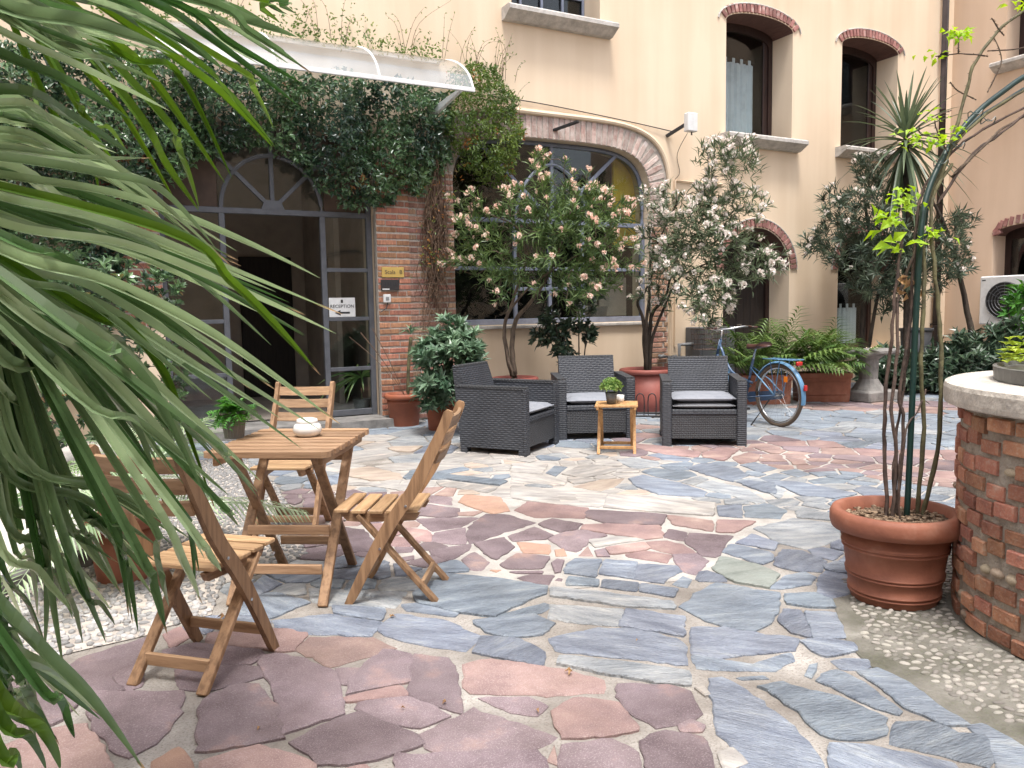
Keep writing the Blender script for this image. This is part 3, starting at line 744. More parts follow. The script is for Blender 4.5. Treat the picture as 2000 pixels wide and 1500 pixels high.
# --- raised pavement on the left with its dark kerb
pv = MB(); pv.prism(PAVE, 'z', -.02, .085)
pave = obj('pavement', pv, M['pale_concrete'], kind='structure')
kb = MB()
for i in range(0, 7):
    a, b = Vector((*PAVE[i], 0)), Vector((*PAVE[i+1], 0)); d = (b-a).normalized(); nn = Vector((d.y, -d.x, 0))
    kb.beam(a+nn*.03+Vector((0, 0, .042)), b+nn*.03+Vector((0, 0, .042)), .07, .094, bev=.008)
obj('kerb', kb, M['kerb'], pave)
# ================================================================== BUILDINGS
def superarc(cx, a, z0, b, n, k=24, t0=0.0, t1=math.pi):
    """points along a superelliptic arch from its right spring to its left spring"""
    out = []
    for i in range(k+1):
        t = t0+(t1-t0)*i/k; c, s_ = math.cos(t), math.sin(t)
        out.append((cx+a*math.copysign(abs(c)**(2/n), c), z0+b*abs(s_)**(2/n)))
    return out
def opening(x0, x1, z0, zs, rise, n=2.0, k=24):
    cx, a = (x0+x1)/2, (x1-x0)/2
    arc = superarc(cx, a, zs, rise, n, k) if rise > 0 else [(x1, zs), (x0, zs)]
    return [(x0, z0), (x1, z0)]+arc      # anticlockwise seen from the yard
def wall_panel(name, outer, holes_, mat, to3, depth, parent, inner_mat=None):
    """plaster wall with openings and their reveals; to3(u, z, d): d = metres behind the face"""
    mb = MB(); loops = [outer]+holes_; flat = [q for l in loops for q in l]
    tr = tessellate_polygon([[Vector((q[0], q[1], 0)) for q in l] for l in loops])
    n = len(flat); mb.add([to3(u, z, 0) for u, z in flat], [tuple(t) for t in tr]); mb.add([to3(u, z, depth) for u, z in flat], [tuple(t)[::-1] for t in tr])
    for l in loops:
        m = len(l); mb.add([to3(u, z, 0) for u, z in l]+[to3(u, z, depth) for u, z in l], [(i, (i+1) % m, m+(i+1) % m, m+i) for i in range(m)])
    return obj(name, mb, mat, parent)
BLD = thing('courtyard_building', 'cream plastered building with brick-arched openings along the back of the courtyard', 'building', (6, YF, 0))
tf = lambda u, z, d: (u, YF+d, z)
op_door = opening(.72, 3.0, -.02, 2.43, .95, 4.3)
op_arch = opening(4.0, 7.0, 1.12, 2.45, 1.03, 4.3)
op_d2 = opening(8.34, 9.70, -.02, 1.86, .62)
op_w3 = opening(10.8, 12.15, .55, 1.86, .62)
op_w0 = [(4.86, 5.0), (6.18, 5.0), (6.18, 6.9), (4.86, 6.9)]
op_w1 = opening(8.37, 9.71, 3.80, 5.41, .16)
op_w2 = opening(10.8, 12.15, 3.80, 5.41, .16)
wall_panel('wall', [(-9, -.3), (XW+.2, -.3), (XW+.2, 9.2), (-9, 9.2)], [op_door, op_arch, op_d2, op_w3, op_w0, op_w1, op_w2], M['plaster'], tf, .42, BLD)
def ringpts(op): return op
def voussoirs(parent, x0, x1, zs, rise, n, thick, mat, proud=.012, depth=.10, step=.072, tilt=1.0, t0=0.0, t1=math.pi, face=None):
    """bricks set round an arch, one object each"""
    cx, a = (x0+x1)/2, (x1-x0)/2; arc = superarc(cx, a, zs, rise, n, 240, t0, t1); L = [0]
    for i in range(1, len(arc)): L.append(L[-1]+math.hypot(arc[i][0]-arc[i-1][0], arc[i][1]-arc[i-1][1]))
    cnt = max(3, int(L[-1]/step)); mesh = []
    for v_ in range(4):
        mb = MB(); h = step*.42
        mb.box((-h*.96, -proud, .004), (h*.96, depth, thick*rnd(.97, 1.0)), bev=.004); mesh.append(mesh_of('brick', mb, mat))
    j = 0
    for k in range(cnt):
        s_ = L[-1]*(k+.5)/cnt
        while j < len(L)-2 and L[j+1] < s_: j += 1
        t = (s_-L[j])/max(1e-9, L[j+1]-L[j]); x = arc[j][0]+(arc[j+1][0]-arc[j][0])*t; z = arc[j][1]+(arc[j+1][1]-arc[j][1])*t
        dx, dz = arc[j+1][0]-arc[j][0], arc[j+1][1]-arc[j][1]; d = math.hypot(dx, dz); nx, nz = -(-dz)/d, -dx/d   # outward
        nx, nz = dz/d, -dx/d
        an = math.atan2(nx, nz)*tilt
        if face is None: piece('brick', random.choice(mesh), (x-6, rnd(-.004, .002), z), parent, (0, an, 0))
        else: face(x, z, an, random.choice(mesh))
# flat or arched brick heads of the small windows and doors
for (a, b, zs, rs_) in ((8.37, 9.71, 5.41, .16), (10.8, 12.15, 5.41, .16), (8.34, 9.70, 1.86, .62), (10.8, 12.15, 1.86, .62)):
    voussoirs(BLD, a-.012, b+.012, zs+.004, rs_+.008, 2.0, .13, M['brick_red'], proud=.022, depth=.06)
    # brick soffit inside the arch
    mb = MB(); arc = superarc((a+b)/2, (b-a)/2-.006, zs, rs_-.004, 2.0, 22); m = len(arc)
    mb.add([(x, YF-.006, z) for x, z in arc]+[(x, YF+.40, z-.002) for x, z in arc], [(i, i+1, m+i+1, m+i) for i in range(m-1)])
    obj('arch_soffit', mb, M['soffit'], BLD)
    mb = MB(); arc = superarc((a+b)/2, (b-a)/2+.155, zs, rs_+.135, 2.0, 22, 0, math.pi)
    arc = [q for q in arc if q[1] >= zs-.001]
    mb.tube([(x, YF-.012, z+.006) for x, z in arc], .014, 6); obj('arch_rim', mb, M['sill'], BLD)
# the limewashed arch of the large window
voussoirs(BLD, 4.0, 7.0, 2.45, 1.03, 4.3, .29, M['brick_pale'], proud=.012, depth=.08, step=.082, t0=.0, t1=math.pi*.86)
mb = MB(); mb.tube([(x, YF-.02, z) for x, z in superarc(5.5, 1.83, 2.43, 1.36, 4.3, 50)], .035, 8); mb.tube([(7.33, YF-.02, .35), (7.33, YF-.02, 2.43)], .035, 8)
obj('arch_rim', mb, M['plaster'], BLD)
mb = MB(); mb.box((7.0, YF-.004, .3), (7.30, YF+.03, 2.46)); 
arc_o = superarc(5.5, 1.80, 2.45, 1.33, 4.3, 60); arc_i = superarc(5.5, 1.5, 2.45, 1.03, 4.3, 60); m = len(arc_o)
mb.add([(x, YF-.004, z) for x, z in arc_o]+[(x, YF-.004, z) for x, z in arc_i], [(i, i+1, m+i+1, m+i)[::-1] for i in range(m-1)])
obj('mortar_bed', mb, M['brick_mortar'], BLD)
bm_ = [mesh_of('brick', MB().box((-.115+rnd(0, .01), -.016, -.028), (.115-rnd(0, .01), .05, .028), bev=.005), M['brick_old']) for _ in range(4)]
bh_ = [mesh_of('brick', MB().box((-.052, -.016, -.028), (.052, .05, .028), bev=.005), M['brick_old']) for _ in range(3)]
for i in range(29):
    z = .34+i*.0735; a = (.06, .185) if i % 2 else (.118, .25)
    if i % 2: piece('brick', random.choice(bh_), (7.06-6, rnd(-.004, .004), z), BLD); piece('brick', random.choice(bm_), (7.18-6+.005, rnd(-.004, .004), z), BLD, scale=(.8, 1, 1))
    else: piece('brick', random.choice(bm_), (7.12-6-.01, rnd(-.004, .004), z), BLD, scale=(.86, 1, 1)); piece('brick', random.choice(bh_), (7.265-6, rnd(-.004, .004), z), BLD, scale=(.55, 1, 1))
# brick piers beside the entrance
def pier(label, x0, x1, z0, z1, y, mat, seed, skip=0.03):
    P = thing('brick_pier', label, 'brick pier', ((x0+x1)/2, y, 0)); rg = random.Random(seed); wd = x1-x0
    obj('mortar_bed', MB().box((x0, y+.006, z0), (x1, YF+.03, z1)), M['brick_mortar'], P)
    ms = []
    for k in range(6):
        mb = MB(); h = .0262+rg.uniform(-.003, .002); mb.box((-.5, -.004, -h), (.5, .04, h), bev=.004); ms.append(mesh_of('brick', mb, mat))
    z = z0+.034; r_ = 0
    while z < z1-.02:
        x = x0+.004; first = True
        while x < x1-.03:
            L = .235 if (r_ % 2 == 0) == first or wd > .5 and rg.random() < .7 else .115
            if first and r_ % 2: L = .115+rg.uniform(-.01, .02)
            L = min(L+rg.uniform(-.015, .01), x1-.004-x)
            if x1-x-L < .05: L = x1-.004-x
            piece('brick', rg.choice(ms), (x+L/2-(x0+x1)/2, rg.uniform(-.004, .005), z+rg.uniform(-.003, .003)), P, (0, rg.uniform(-.012, .012), 0), (L, 1, 1)); x += L+rg.uniform(.008, .014); first = False
        z += .0735; r_ += 1
    return P
pier('brick pier of neat orange bricks between the glazed entrance and the dry vine', 3.0, 3.40, .02, 3.05, YF-.085, M['brick'], 11)
pier('weathered rough brick pier behind the dry vine, left of the arched window', 3.40, 4.0, .02, 3.0, YF-.03, M['brick_old'], 12)
pier('dim brick pier left of the glazed entrance, half hidden by palm leaves', .20, .72, 1.2, 3.2, YF-.03, M['brick'], 13)
# ---------------- glazed entrance
ent = obj('entrance_frame', MB(), M['steel'], BLD); bpy.data.objects.remove(ent)
YD = YF+.10
def bars(name, lst, wdt, dep, y, mat, parent):
    mb = MB()
    for (x0, z0, x1, z1) in lst: mb.beam((x0, y, z0), (x1, y, z1), dep, wdt, hint=(0, 1, 0) if False else (0, 0, 1) if abs(x1-x0) > abs(z1-z0) else (1, 0, 0), bev=.004)
    return obj(name, mb, mat, parent)
def steel(parent, name, segs, wd=.05, dep=.05, y=YD, mat=None):
    mb = MB()
    for i, (x0, z0, x1, z1) in enumerate(segs):
        d, a, b = basis(Vector((x1-x0, 0, z1-z0)), Vector((0, 1, 0)))
        mb.beam((x0, y+i*.0007, z0), (x1, y+i*.0007, z1), wd, dep, hint=(0, 1, 0), bev=.004)
    return obj(name, mb, mat or M['steel'], parent)
DR = obj('entrance_frame', (lambda mb: (mb.beam((.75, YD, 0.1), (.75, YD, 3.2), .06, .06, (0, 1, 0)), mb.beam((2.965, YD, .1), (2.965, YD, 3.2), .06, .06, (0, 1, 0)),
        mb.beam((.78, YD+.001, 2.425), (2.935, YD+.001, 2.425), .06, .055, (0, 1, 0)), mb)[-1])(MB()), M['steel'], BLD)
steel(DR, 'mullion', [(1.345, .12, 1.345, 2.395)], .06); steel(DR, 'mullion', [(2.425, .12, 2.425, 2.395)], .06)
for z in (.66, 1.24, 1.80):
    steel(DR, 'glazing_bar', [(2.455, z, 2.935, z)], .045, .045); steel(DR, 'glazing_bar', [(.78, z, 1.315, z)], .045, .045)
steel(DR, 'bottom_rail', [(2.455, .15, 2.935, .15)], .07, .045); steel(DR, 'bottom_rail', [(.78, .15, 1.315, .15)], .07, .045)
for a in (45, 90, 135):
    c, s_ = math.cos(R(a)), math.sin(R(a)); steel(DR, 'fanlight_spoke', [(1.885+c*.1, 2.47+s_*.08, 1.885+c*.95, 2.45+s_*.95)], .045, .04)
mb = MB(); arc = superarc(1.885, .54, 2.45, .58, 2.0, 24); mb.tube([(x, YD-.006, z) for x, z in arc], .024, 6); obj('fanlight_arch', mb, M['steel'], DR)
obj('fanlight_hub', MB().prism([(1.76, 2.45), (2.01, 2.45), (1.97, 2.55), (1.80, 2.55)], 'y', YD-.03, YD+.03), M['steel'], DR)
def pane(parent, x0, x1, z0, z1, y, mat=None): return obj('pane', MB().box((x0, y-.003, z0), (x1, y+.003, z1)), mat or M['glass'], parent)
for z0, z1 in ((.185, .64), (.68, 1.22), (1.26, 1.78), (1.82, 2.40)):
    pane(DR, 2.45, 2.94, z0, z1, YD+.01); pane(DR, .775, 1.32, z0, z1, YD+.01)
pane(DR, 1.32, 2.45, 2.45, 3.35, YD+.012)
obj('side_panel', MB().box((.775, YD+.006, 2.45), (1.31, YD+.016, 3.3)), M['brown_panel'], DR); obj('side_panel', MB().box((2.46, YD+.006, 2.45), (2.94, YD+.016, 3.3)), M['brown_panel'], DR)
# the hall behind the glass
def room(name, x0, x1, y0, y1, z0, z1, mat, parent):
    mb = MB(); vs = [(x0,y0,z0),(x1,y0,z0),(x1,y1,z0),(x0,y1,z0),(x0,y0,z1),(x1,y0,z1),(x1,y1,z1),(x0,y1,z1)]
    mb.add(vs, [(0, 1, 2, 3), (4, 7, 6, 5), (1, 5, 6, 2), (2, 6, 7, 3), (3, 7, 4, 0)]); return obj(name, mb, mat, parent)
hall = room('entrance_hall', .3, 3.4, YF+.425, YF+3.2, .1, 3.5, M['room'], BLD)
obj('hall_door', MB().box((2.0, YF+3.12, .1), (2.75, YF+3.17, 2.15), bev=.01), M['door_wood'], hall)
obj('hall_partition', MB().box((2.95, YF+1.5, .1), (3.02, YF+3.15, 3.45)), M['room'], hall)
obj('picture_frame', MB().box((3.02-.10, YF+1.8, 1.85), (3.02-.075, YF+2.05, 2.05), bev=.004), M['black_metal'], hall)
# doorstep of the entrance
tag(obj('doorstep', MB().prism([(.9, YF-.34), (3.28, YF-.42), (3.33, YF-.28), (3.02, YF+.1), (.72, YF+.4), (.72, YF-.2)], 'z', 0.0, .105), M['step']), 'worn grey stone doorstep in front of the glazed entrance', 'doorstep')
# ---------------- large arched window
YA = YF+.16
AW = obj('arched_window_frame', (lambda mb: (mb.tube([(x, YA, z) for x, z in superarc(5.5, 1.475, 2.45, 1.0, 4.3, 48)], .03, 6), mb.beam((4.03, YA, 1.15), (4.03, YA, 2.45), .06, .06, (0, 1, 0)), mb.beam((6.97, YA, 1.15), (6.97, YA, 2.45), .06, .06, (0, 1, 0)),
    mb.beam((4.06, YA+.001, 1.16), (6.94, YA+.001, 1.16), .07, .06, (0, 1, 0)), mb.beam((4.06, YA+.001, 2.45), (6.94, YA+.001, 2.45), .055, .055, (0, 1, 0)), mb)[-1])(MB()), M['steel_blue'], BLD)
for x in (4.93, 5.45, 5.97): steel(AW, 'mullion', [(x, 1.195, x, 2.42)], .045, .045, YA, M['steel_blue'])
for z in (1.58, 1.84): steel(AW, 'glazing_bar', [(4.06, z, 6.94, z)] if z > 1.6 else [(4.95, z, 5.95, z)], .045, .04, YA+.002, M['steel_blue'])
for a in (42, 90, 138):
    c, s_ = math.cos(R(a)), math.sin(R(a)); q = 1.0 if a == 90 else 1.38
    steel(AW, 'fanlight_spoke', [(5.5+c*.1, 2.48+s_*.08, 5.5+c*q, 2.46+s_*q)], .045, .04, YA, M['steel_blue'])
mb = MB(); mb.tube([(x, YA-.008, z) for x, z in superarc(5.5, .55, 2.47, .72, 1.8, 24)], .024, 6); obj('fanlight_arch', mb, M['steel_blue'], AW)
obj('fanlight_hub', MB().prism([(5.38, 2.47), (5.62, 2.47), (5.58, 2.58), (5.42, 2.58)], 'y', YA-.03, YA+.03), M['steel_blue'], AW)
for x0, x1 in ((4.05, 4.92), (4.94, 5.44), (5.46, 5.96), (5.98, 6.95)):
    pane(AW, x0, x1, 1.19, 2.43, YA+.012)
mb = MB(); arc = superarc(5.5, 1.47, 2.46, .99, 4.3, 40); mb.prism(arc, 'y', YA+.010, YA+.015); obj('pane', mb, M['glass'], AW)
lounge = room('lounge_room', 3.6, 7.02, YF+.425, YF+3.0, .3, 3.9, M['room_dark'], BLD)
obj('ochre_partition', MB().box((6.62, YF+.34, 2.2), (7.15, YF+.38, 3.55)), M['ochre'], lounge); obj('blind', MB().box((6.1, YF+.5, 1.2), (6.95, YF+.52, 1.75), bev=.004), M['room'], lounge)
LP = thing('indoor_dracaena', 'spiky green plant behind the arched window against an ochre wall', 'plant', (6.35, YF+.42, 1.12))
obj('pot', MB().lathe([(.0, 0), (.11, 0), (.14, .22), (.12, .22), (.0, .2)], 16, (6.35, YF+.36, 1.12)), M['zinc'], LP)
mb = MB()
obj('stem', MB().tube([(6.35, YF+.36, 1.3), (6.40, YF+.33, 2.0), (6.5, YF+.28, 2.55)], .022, 6), M['bark'], LP)
for k in range(26):
    a = rnd(0, 6.28); e = rnd(-.3, 1.2); d = Vector((math.cos(a)*math.cos(e), math.sin(a)*math.cos(e)*.3, math.sin(e))); p = Vector((6.5, YF+.28, 2.55)); L = rnd(.3, .6)
    mb.blade([p+d*L*t+Vector((0, 0, -.25*L*t*t)) for t in (0, .3, .6, .85, 1)], .035, Vector((0, -1, .2)), val=rnd(0, 1))
obj('foliage', mb, M['areca'], LP)
obj('window_sill', MB().box((3.98, YF-.045, 1.075), (7.02, YF+.2, 1.117), bev=.008), M['sill'], BLD)
# ---------------- upper windows, side door
def sillmb(x0, x1, zt, pr=.22):
    prof = [(YF+.41, zt), (YF-pr+.02, zt), (YF-pr, zt-.02), (YF-pr, zt-.065), (YF-pr+.03, zt-.08), (YF-.07, zt-.15), (YF+.01, zt-.155), (YF+.01, zt-.02), (YF+.41, zt-.02)]
    return MB().prism(prof, 'x', x0, x1)
for x0, x1 in ((8.25, 9.84), (10.68, 12.28)): obj('window_sill', sillmb(x0, x1, 3.80), M['sill'], BLD)
obj('window_sill', sillmb(4.72, 6.33, 5.0), M['sill'], BLD)
def arched_sash(x0, x1, z0, zs, rise, label, glass_from=.12, curtain=None, door=False):
    y = YF+.40; op = opening(x0+.005, x1-.005, z0, zs, rise-.005); ins = .085
    inn = opening(x0+ins, x1-ins, z0+ins, zs+.0, rise-ins*.9) if rise > .3 else opening(x0+ins, x1-ins, z0+ins, zs-.12, rise)
    mb = MB(); loops = [op, inn[::-1]]; flat = [q for l in loops for q in l]
    tr = tessellate_polygon([[Vector((q[0], q[1], 0)) for q in l] for l in (op, inn)])
    flat = [q for l in (op, inn) for q in l]
    mb.add([(u, y, z) for u, z in flat], [tuple(t) for t in tr])
    m = len(inn); mb.add([(u, y, z) for u, z in inn]+[(u, y+.07, z) for u, z in inn], [(i, (i+1) % m, m+(i+1) % m, m+i) for i in range(m)])
    f = obj('window' if not door else 'door', mb, M['dark_wood'], BLD)
    cx = (x0+x1)/2
    if door:
        k = 8; wd = (x1-x0-2*ins)/k
        for i in range(k): obj('plank', MB().box((x0+ins+i*wd+.003, y+.03+.004*(i % 2), z0+.02), (x0+ins+(i+1)*wd-.003, y+.06, zs+rise-.06-abs(i-3.5)**2*.028), bev=.006), M['door_wood'], f)
        obj('handle', MB().tube([(cx-.05, y+.0, 1.02), (cx-.05, y-.03, 1.02), (cx+.05, y-.03, 1.02)], .010, 6), M['chrome'], f)
        return f
    obj('sash_stile', MB().box((x1-ins-.09, y+.02, z0+ins), (x1-ins, y+.055, zs+.02), bev=.008), M['dark_wood'], f)
    mb = MB(); mb.prism(inn, 'y', y+.04, y+.046); obj('pane', mb, M['glass'], f)
    if curtain:
        a, b, zt = curtain; mb = MB(); n = 40; zb = z0+.05
        vs = [(a+(b-a)*i/n, y+.085+.018*math.sin(i*1.15)+.008*math.sin(i*2.7), z) for z in (zb, zt) for i in range(n+1)]
        mb.add(vs, [(i, i+1, n+2+i, n+1+i) for i in range(n)])
        c = obj('curtain', mb, M['curtain'], f)
        for i in range(6): x = a+(b-a)*(i+.25)/6; obj('curtain_loop', MB().box((x, y+.08, zt-.005), (x+.05, y+.09, zt+.07)), M['curtain'], c)
        obj('curtain_rod', MB().tube([(a-.05, y+.12, zt+.06), (b+.05, y+.12, zt+.06)], .008, 6), M['black_metal'], c)
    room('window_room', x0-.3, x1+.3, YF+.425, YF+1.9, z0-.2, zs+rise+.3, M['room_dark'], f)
    return f
arched_sash(8.37, 9.71, 3.80, 5.41, .16, '', curtain=(8.42, 9.40, 5.02))
arched_sash(10.8, 12.15, 3.80, 5.41, .16, '')
arched_sash(10.8, 12.15, .55, 1.86, .62, '', curtain=(10.9, 11.9, 1.25))
arched_sash(8.34, 9.70, 0.0, 1.86, .62, '', door=True)
W0 = obj('window', MB().box((4.86, YF+.36, 5.0), (6.18, YF+.37, 5.035)), M['steel_blue'], BLD)
for x in (4.88, 5.19, 5.51, 5.83, 6.155): obj('grille_bar', MB().box((x-.017, YF+.355, 5.03), (x+.017, YF+.385, 6.9), bev=.004), M['steel_blue'], W0)
for z in (5.13, 5.44, 5.76, 6.08, 6.4): obj('grille_bar', MB().box((4.87, YF+.359, z-.016), (6.17, YF+.381, z+.016), bev=.004), M['steel_blue'], W0)
pane(W0, 4.87, 6.17, 5.03, 6.88, YF+.395)
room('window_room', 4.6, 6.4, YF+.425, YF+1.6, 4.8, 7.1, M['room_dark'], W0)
# conduit, cable and pipes fixed to the facade
obj('conduit', MB().tube([(7.42, YF-.02, .75), (7.42, YF-.02, 3.08), (8.3, YF-.02, 3.08)], .016, 6), M['plaster'], BLD)
obj('cable', MB().tube(spline([(4.5, YF-.02, 3.93), (5.2, YF-.02, 3.91), (6.0, YF-.02, 3.86), (6.8, YF-.02, 3.80), (7.38, YF-.04, 3.74)], 6), .007, 5), M['black_metal'], BLD)
obj('cable', MB().tube(spline([(7.5, YF-.2, 3.72), (7.45, YF-.03, 3.45), (7.5, YF-.02, 3.2), (7.42, YF-.02, 3.1)], 6), .004, 5), M['black_metal'], BLD)
# ---------------- side wing on the right
WG = thing('side_wing', 'ochre plastered wing closing the courtyard on the right', 'building', (XW, 5, 0))
tw = lambda u, z, d: (XW+d, u, z)      # u = Y
def wop(y0, y1, z0, zs, rise): return opening(y0, y1, z0, zs, rise)
wo_l, wo_u = wop(6.85, 8.12, .9, 2.42, .16), wop(6.85, 8.02, 5.22, 6.7, .16)
wall_panel('wall', [(-2, -.3), (YF+.41, -.3), (YF+.41, 9.2), (-2, 9.2)], [wo_l, wo_u], M['plaster_wing'], tw, .42, WG)
def wface(x, z, an, me): piece('brick', me, (0-.0, x-5, z), WG, (-an if False else 0, 0, 0))
def wing_head(y0, y1, zs, rise):
    cx, a = (y0+y1)/2, (y1-y0)/2; arc = superarc(cx, a+.012, zs+.004, rise+.008, 2.0, 200); n = 17
    ms = [mesh_of('brick', MB().box((-.022, -.03, .004), (.06, .03, .14), bev=.004), M['brick_red']) for _ in range(3)]
    for k in range(n):
        i = int((k+.5)/n*199); dy, dz = arc[i+1][0]-arc[i][0], arc[i+1][1]-arc[i][1]; an = math.atan2(dz, -dy)
        piece('brick', random.choice(ms), (0, arc[i][0]-5, arc[i][1]), WG, (math.atan2(-dz, -dy)*-1, 0, 0))
    mb = MB(); arc = superarc(cx, a-.006, zs, rise-.004, 2.0, 22); m = len(arc)
    mb.add([(XW-.006, y, z) for y, z in arc]+[(XW+.40, y, z-.002) for y, z in arc], [(i, i+1, m+i+1, m+i) for i in range(m-1)]); obj('arch_soffit', mb, M['soffit'], WG)
wing_head(6.85, 8.12, 2.42, .16); wing_head(6.85, 8.02, 6.7, .16)
for (y0, y1, z0, zs) in ((6.85, 8.12, .9, 2.42), (6.85, 8.02, 5.22, 6.7)):
    f = obj('window', MB().box((XW+.36, y0, z0), (XW+.40, y0+.1, zs+.1)).box((XW+.36, y1-.1, z0), (XW+.40, y1, zs+.1)).box((XW+.361, y0+.1, z0), (XW+.399, y1-.1, z0+.1)).box((XW+.361, y0+.1, zs-.06), (XW+.399, y1-.1, zs+.16)).box((XW+.362, (y0+y1)/2-.06, z0+.1), (XW+.398, (y0+y1)/2+.06, zs-.06)), M['dark_wood'], WG)
    obj('pane', MB().box((XW+.378, y0+.1, z0+.1), (XW+.384, y1-.1, zs-.06)), M['glass'], f)
    mb = MB(); x1 = XW+1.6; mb.add([(XW+.425, y0-.2, z0-.2), (XW+.425, y1+.2, z0-.2), (x1, y1+.2, z0-.2), (x1, y0-.2, z0-.2), (XW+.425, y0-.2, zs+.4), (XW+.425, y1+.2, zs+.4), (x1, y1+.2, zs+.4), (x1, y0-.2, zs+.4)], [(0, 1, 2, 3), (4, 5, 6, 7), (1, 2, 6, 5), (2, 3, 7, 6), (0, 3, 7, 4)]); obj('window_room', mb, M['room_dark'], f)
prof = [(XW+.3, 0), (XW-.2, 0), (XW-.22, -.02), (XW-.22, -.065), (XW-.19, -.08), (XW-.07, -.15), (XW+.01, -.155), (XW+.3, -.05)]
mb = MB(); mb.prism([(x, 5.22+z) for x, z in prof], 'y', 6.72, 8.16); obj('window_sill', mb, M['sill'], WG)
# downpipe in the corner
dp = thing('downpipe', 'dark brown rainwater downpipe in the corner of the two walls', 'pipe', (13.22, YF-.10, 0))
obj('pipe', MB().tube([(13.22, YF-.10, .05), (13.22, YF-.10, 9.2)], .062, 14), M['downpipe'], dp, smooth=True)
for z in (.9, 3.6, 5.5, 7.4): obj('pipe_clip', MB().tube([(13.22, YF-.10, z), (13.22, YF-.10, z+.05)], .07, 14).box((13.19, YF-.06, z+.01), (13.25, YF+.01, z+.04)), M['downpipe'], dp)
# signs on the pier and the door
YP = YF-.095
def sign(name, label, x0, x1, z0, z1, y, mat, cat='sign'):
    return thing(name, label, cat, ((x0+x1)/2, y, z0)), obj
def textmesh(body, size, x, z, y, mat, parent, name='lettering', align='CENTER'):
    c = bpy.data.curves.new(name, 'FONT'); c.body = body; c.size = size; c.align_x = align; c.align_y = 'CENTER'; c.extrude = .0006; c.resolution_u = 3
    o = bpy.data.objects.new(name, c); COL.objects.link(o); dg = bpy.context.evaluated_depsgraph_get()
    me = bpy.data.meshes.new_from_object(o.evaluated_get(dg)); bpy.data.objects.remove(o)
    mb = MB(); mb.add([(x+v.co.x, y-v.co.z, z+v.co.y) for v in me.vertices], [tuple(p.vertices) for p in me.polygons]); return obj(name, mb, mat, parent)
s1 = thing('brass_sign', 'brass plate reading Scala B on the brick pier', 'sign', (3.175, YP, 1.71))
obj('plate', MB().box((3.045, YP-.008, 1.712), (3.315, YP+.006, 1.828), bev=.003), M['gold'], s1); textmesh('Scala', .066, 3.145, 1.77, YP-.0095, M['ink'], s1); textmesh('B', .066, 3.275, 1.77, YP-.0095, M['ink'], s1)
s2 = thing('dark_sign', 'small dark plate under the brass sign on the brick pier', 'sign', (3.135, YP, 1.56))
obj('plate', MB().box((3.03, YP-.008, 1.562), (3.252, YP+.006, 1.685), bev=.003), M['sign_dark'], s2); 
for i_ in range(5): obj('embossed_mark', MB().box((3.075+i_*.032, YP-.0098, 1.61), (3.09+i_*.032+(.006 if i_ % 2 else 0), YP-.008, 1.655)), M['ink'], s2)
obj('white_label', MB().box((3.045, YP-.0098, 1.568), (3.13, YP-.008, 1.582)), M['white_paint'], s2)
s3 = thing('intercom', 'small white intercom button box below the dark plate', 'intercom', (3.09, YP, 1.42))
obj('housing', MB().box((3.05, YP-.03, 1.42), (3.14, YP+.006, 1.515), bev=.008), M['white_paint'], s3); obj('button', MB().box((3.075, YP-.034, 1.445), (3.115, YP-.029, 1.485), bev=.003), M['pipe_grey'], s3); obj('cable', MB().tube(spline([(3.10, YP-.01, 1.42), (3.08, YP-.02, 1.36), (3.01, YP-.01, 1.31)], 5), .006, 5), M['black_metal'], s3)
s4 = thing('reception_sign', 'white paper sign with the word RECEPTION and an arrow on the door glass', 'sign', (2.63, YD-.012, 1.27))
yr = YD-.002
obj('sheet', MB().box((2.468, yr-.004, 1.265), (2.775, yr-.001, 1.485)), M['white_paint'], s4); textmesh('RECEPTION', .054, 2.62, 1.385, yr-.006, M['ink'], s4)
obj('arrow', MB().prism([(2.53, 1.312), (2.60, 1.345), (2.60, 1.323), (2.71, 1.323), (2.71, 1.301), (2.60, 1.301), (2.60, 1.279)], 'y', yr-.0055, yr-.0042), M['ink'], s4)
obj('emblem', MB().box((2.607, yr-.0055, 1.425), (2.632, yr-.0042, 1.462)).box((2.613, yr-.0056, 1.432), (2.626, yr-.0043, 1.44)), M['sign_dark'], s4)
# wall box on its bracket
b1 = thing('wall_box', 'white antenna box on a black arm beside the brick arch', 'antenna', (7.45, YF-.25, 3.75))
obj('housing', MB().box((7.33, YF-.40, 3.68), (7.50, YF-.30, 3.93), bev=.012), M['white_paint'], b1); obj('arm', MB().beam((7.28, YF, 3.68), (7.42, YF-.31, 3.82), .04, .04), M['black_metal'], b1); obj('cable_gland', MB().tube([(7.43, YF-.35, 3.64), (7.43, YF-.35, 3.69)], .014, 6), M['black_metal'], b1)
b2 = thing('wall_bracket', 'short black steel bracket on the top of the brick arch', 'bracket', (5.65, YF-.02, 3.6))
obj('arm', MB().beam((5.45, YF+.01, 3.60), (5.62, YF-.32, 3.66), .05, .03), M['black_metal'], b2)
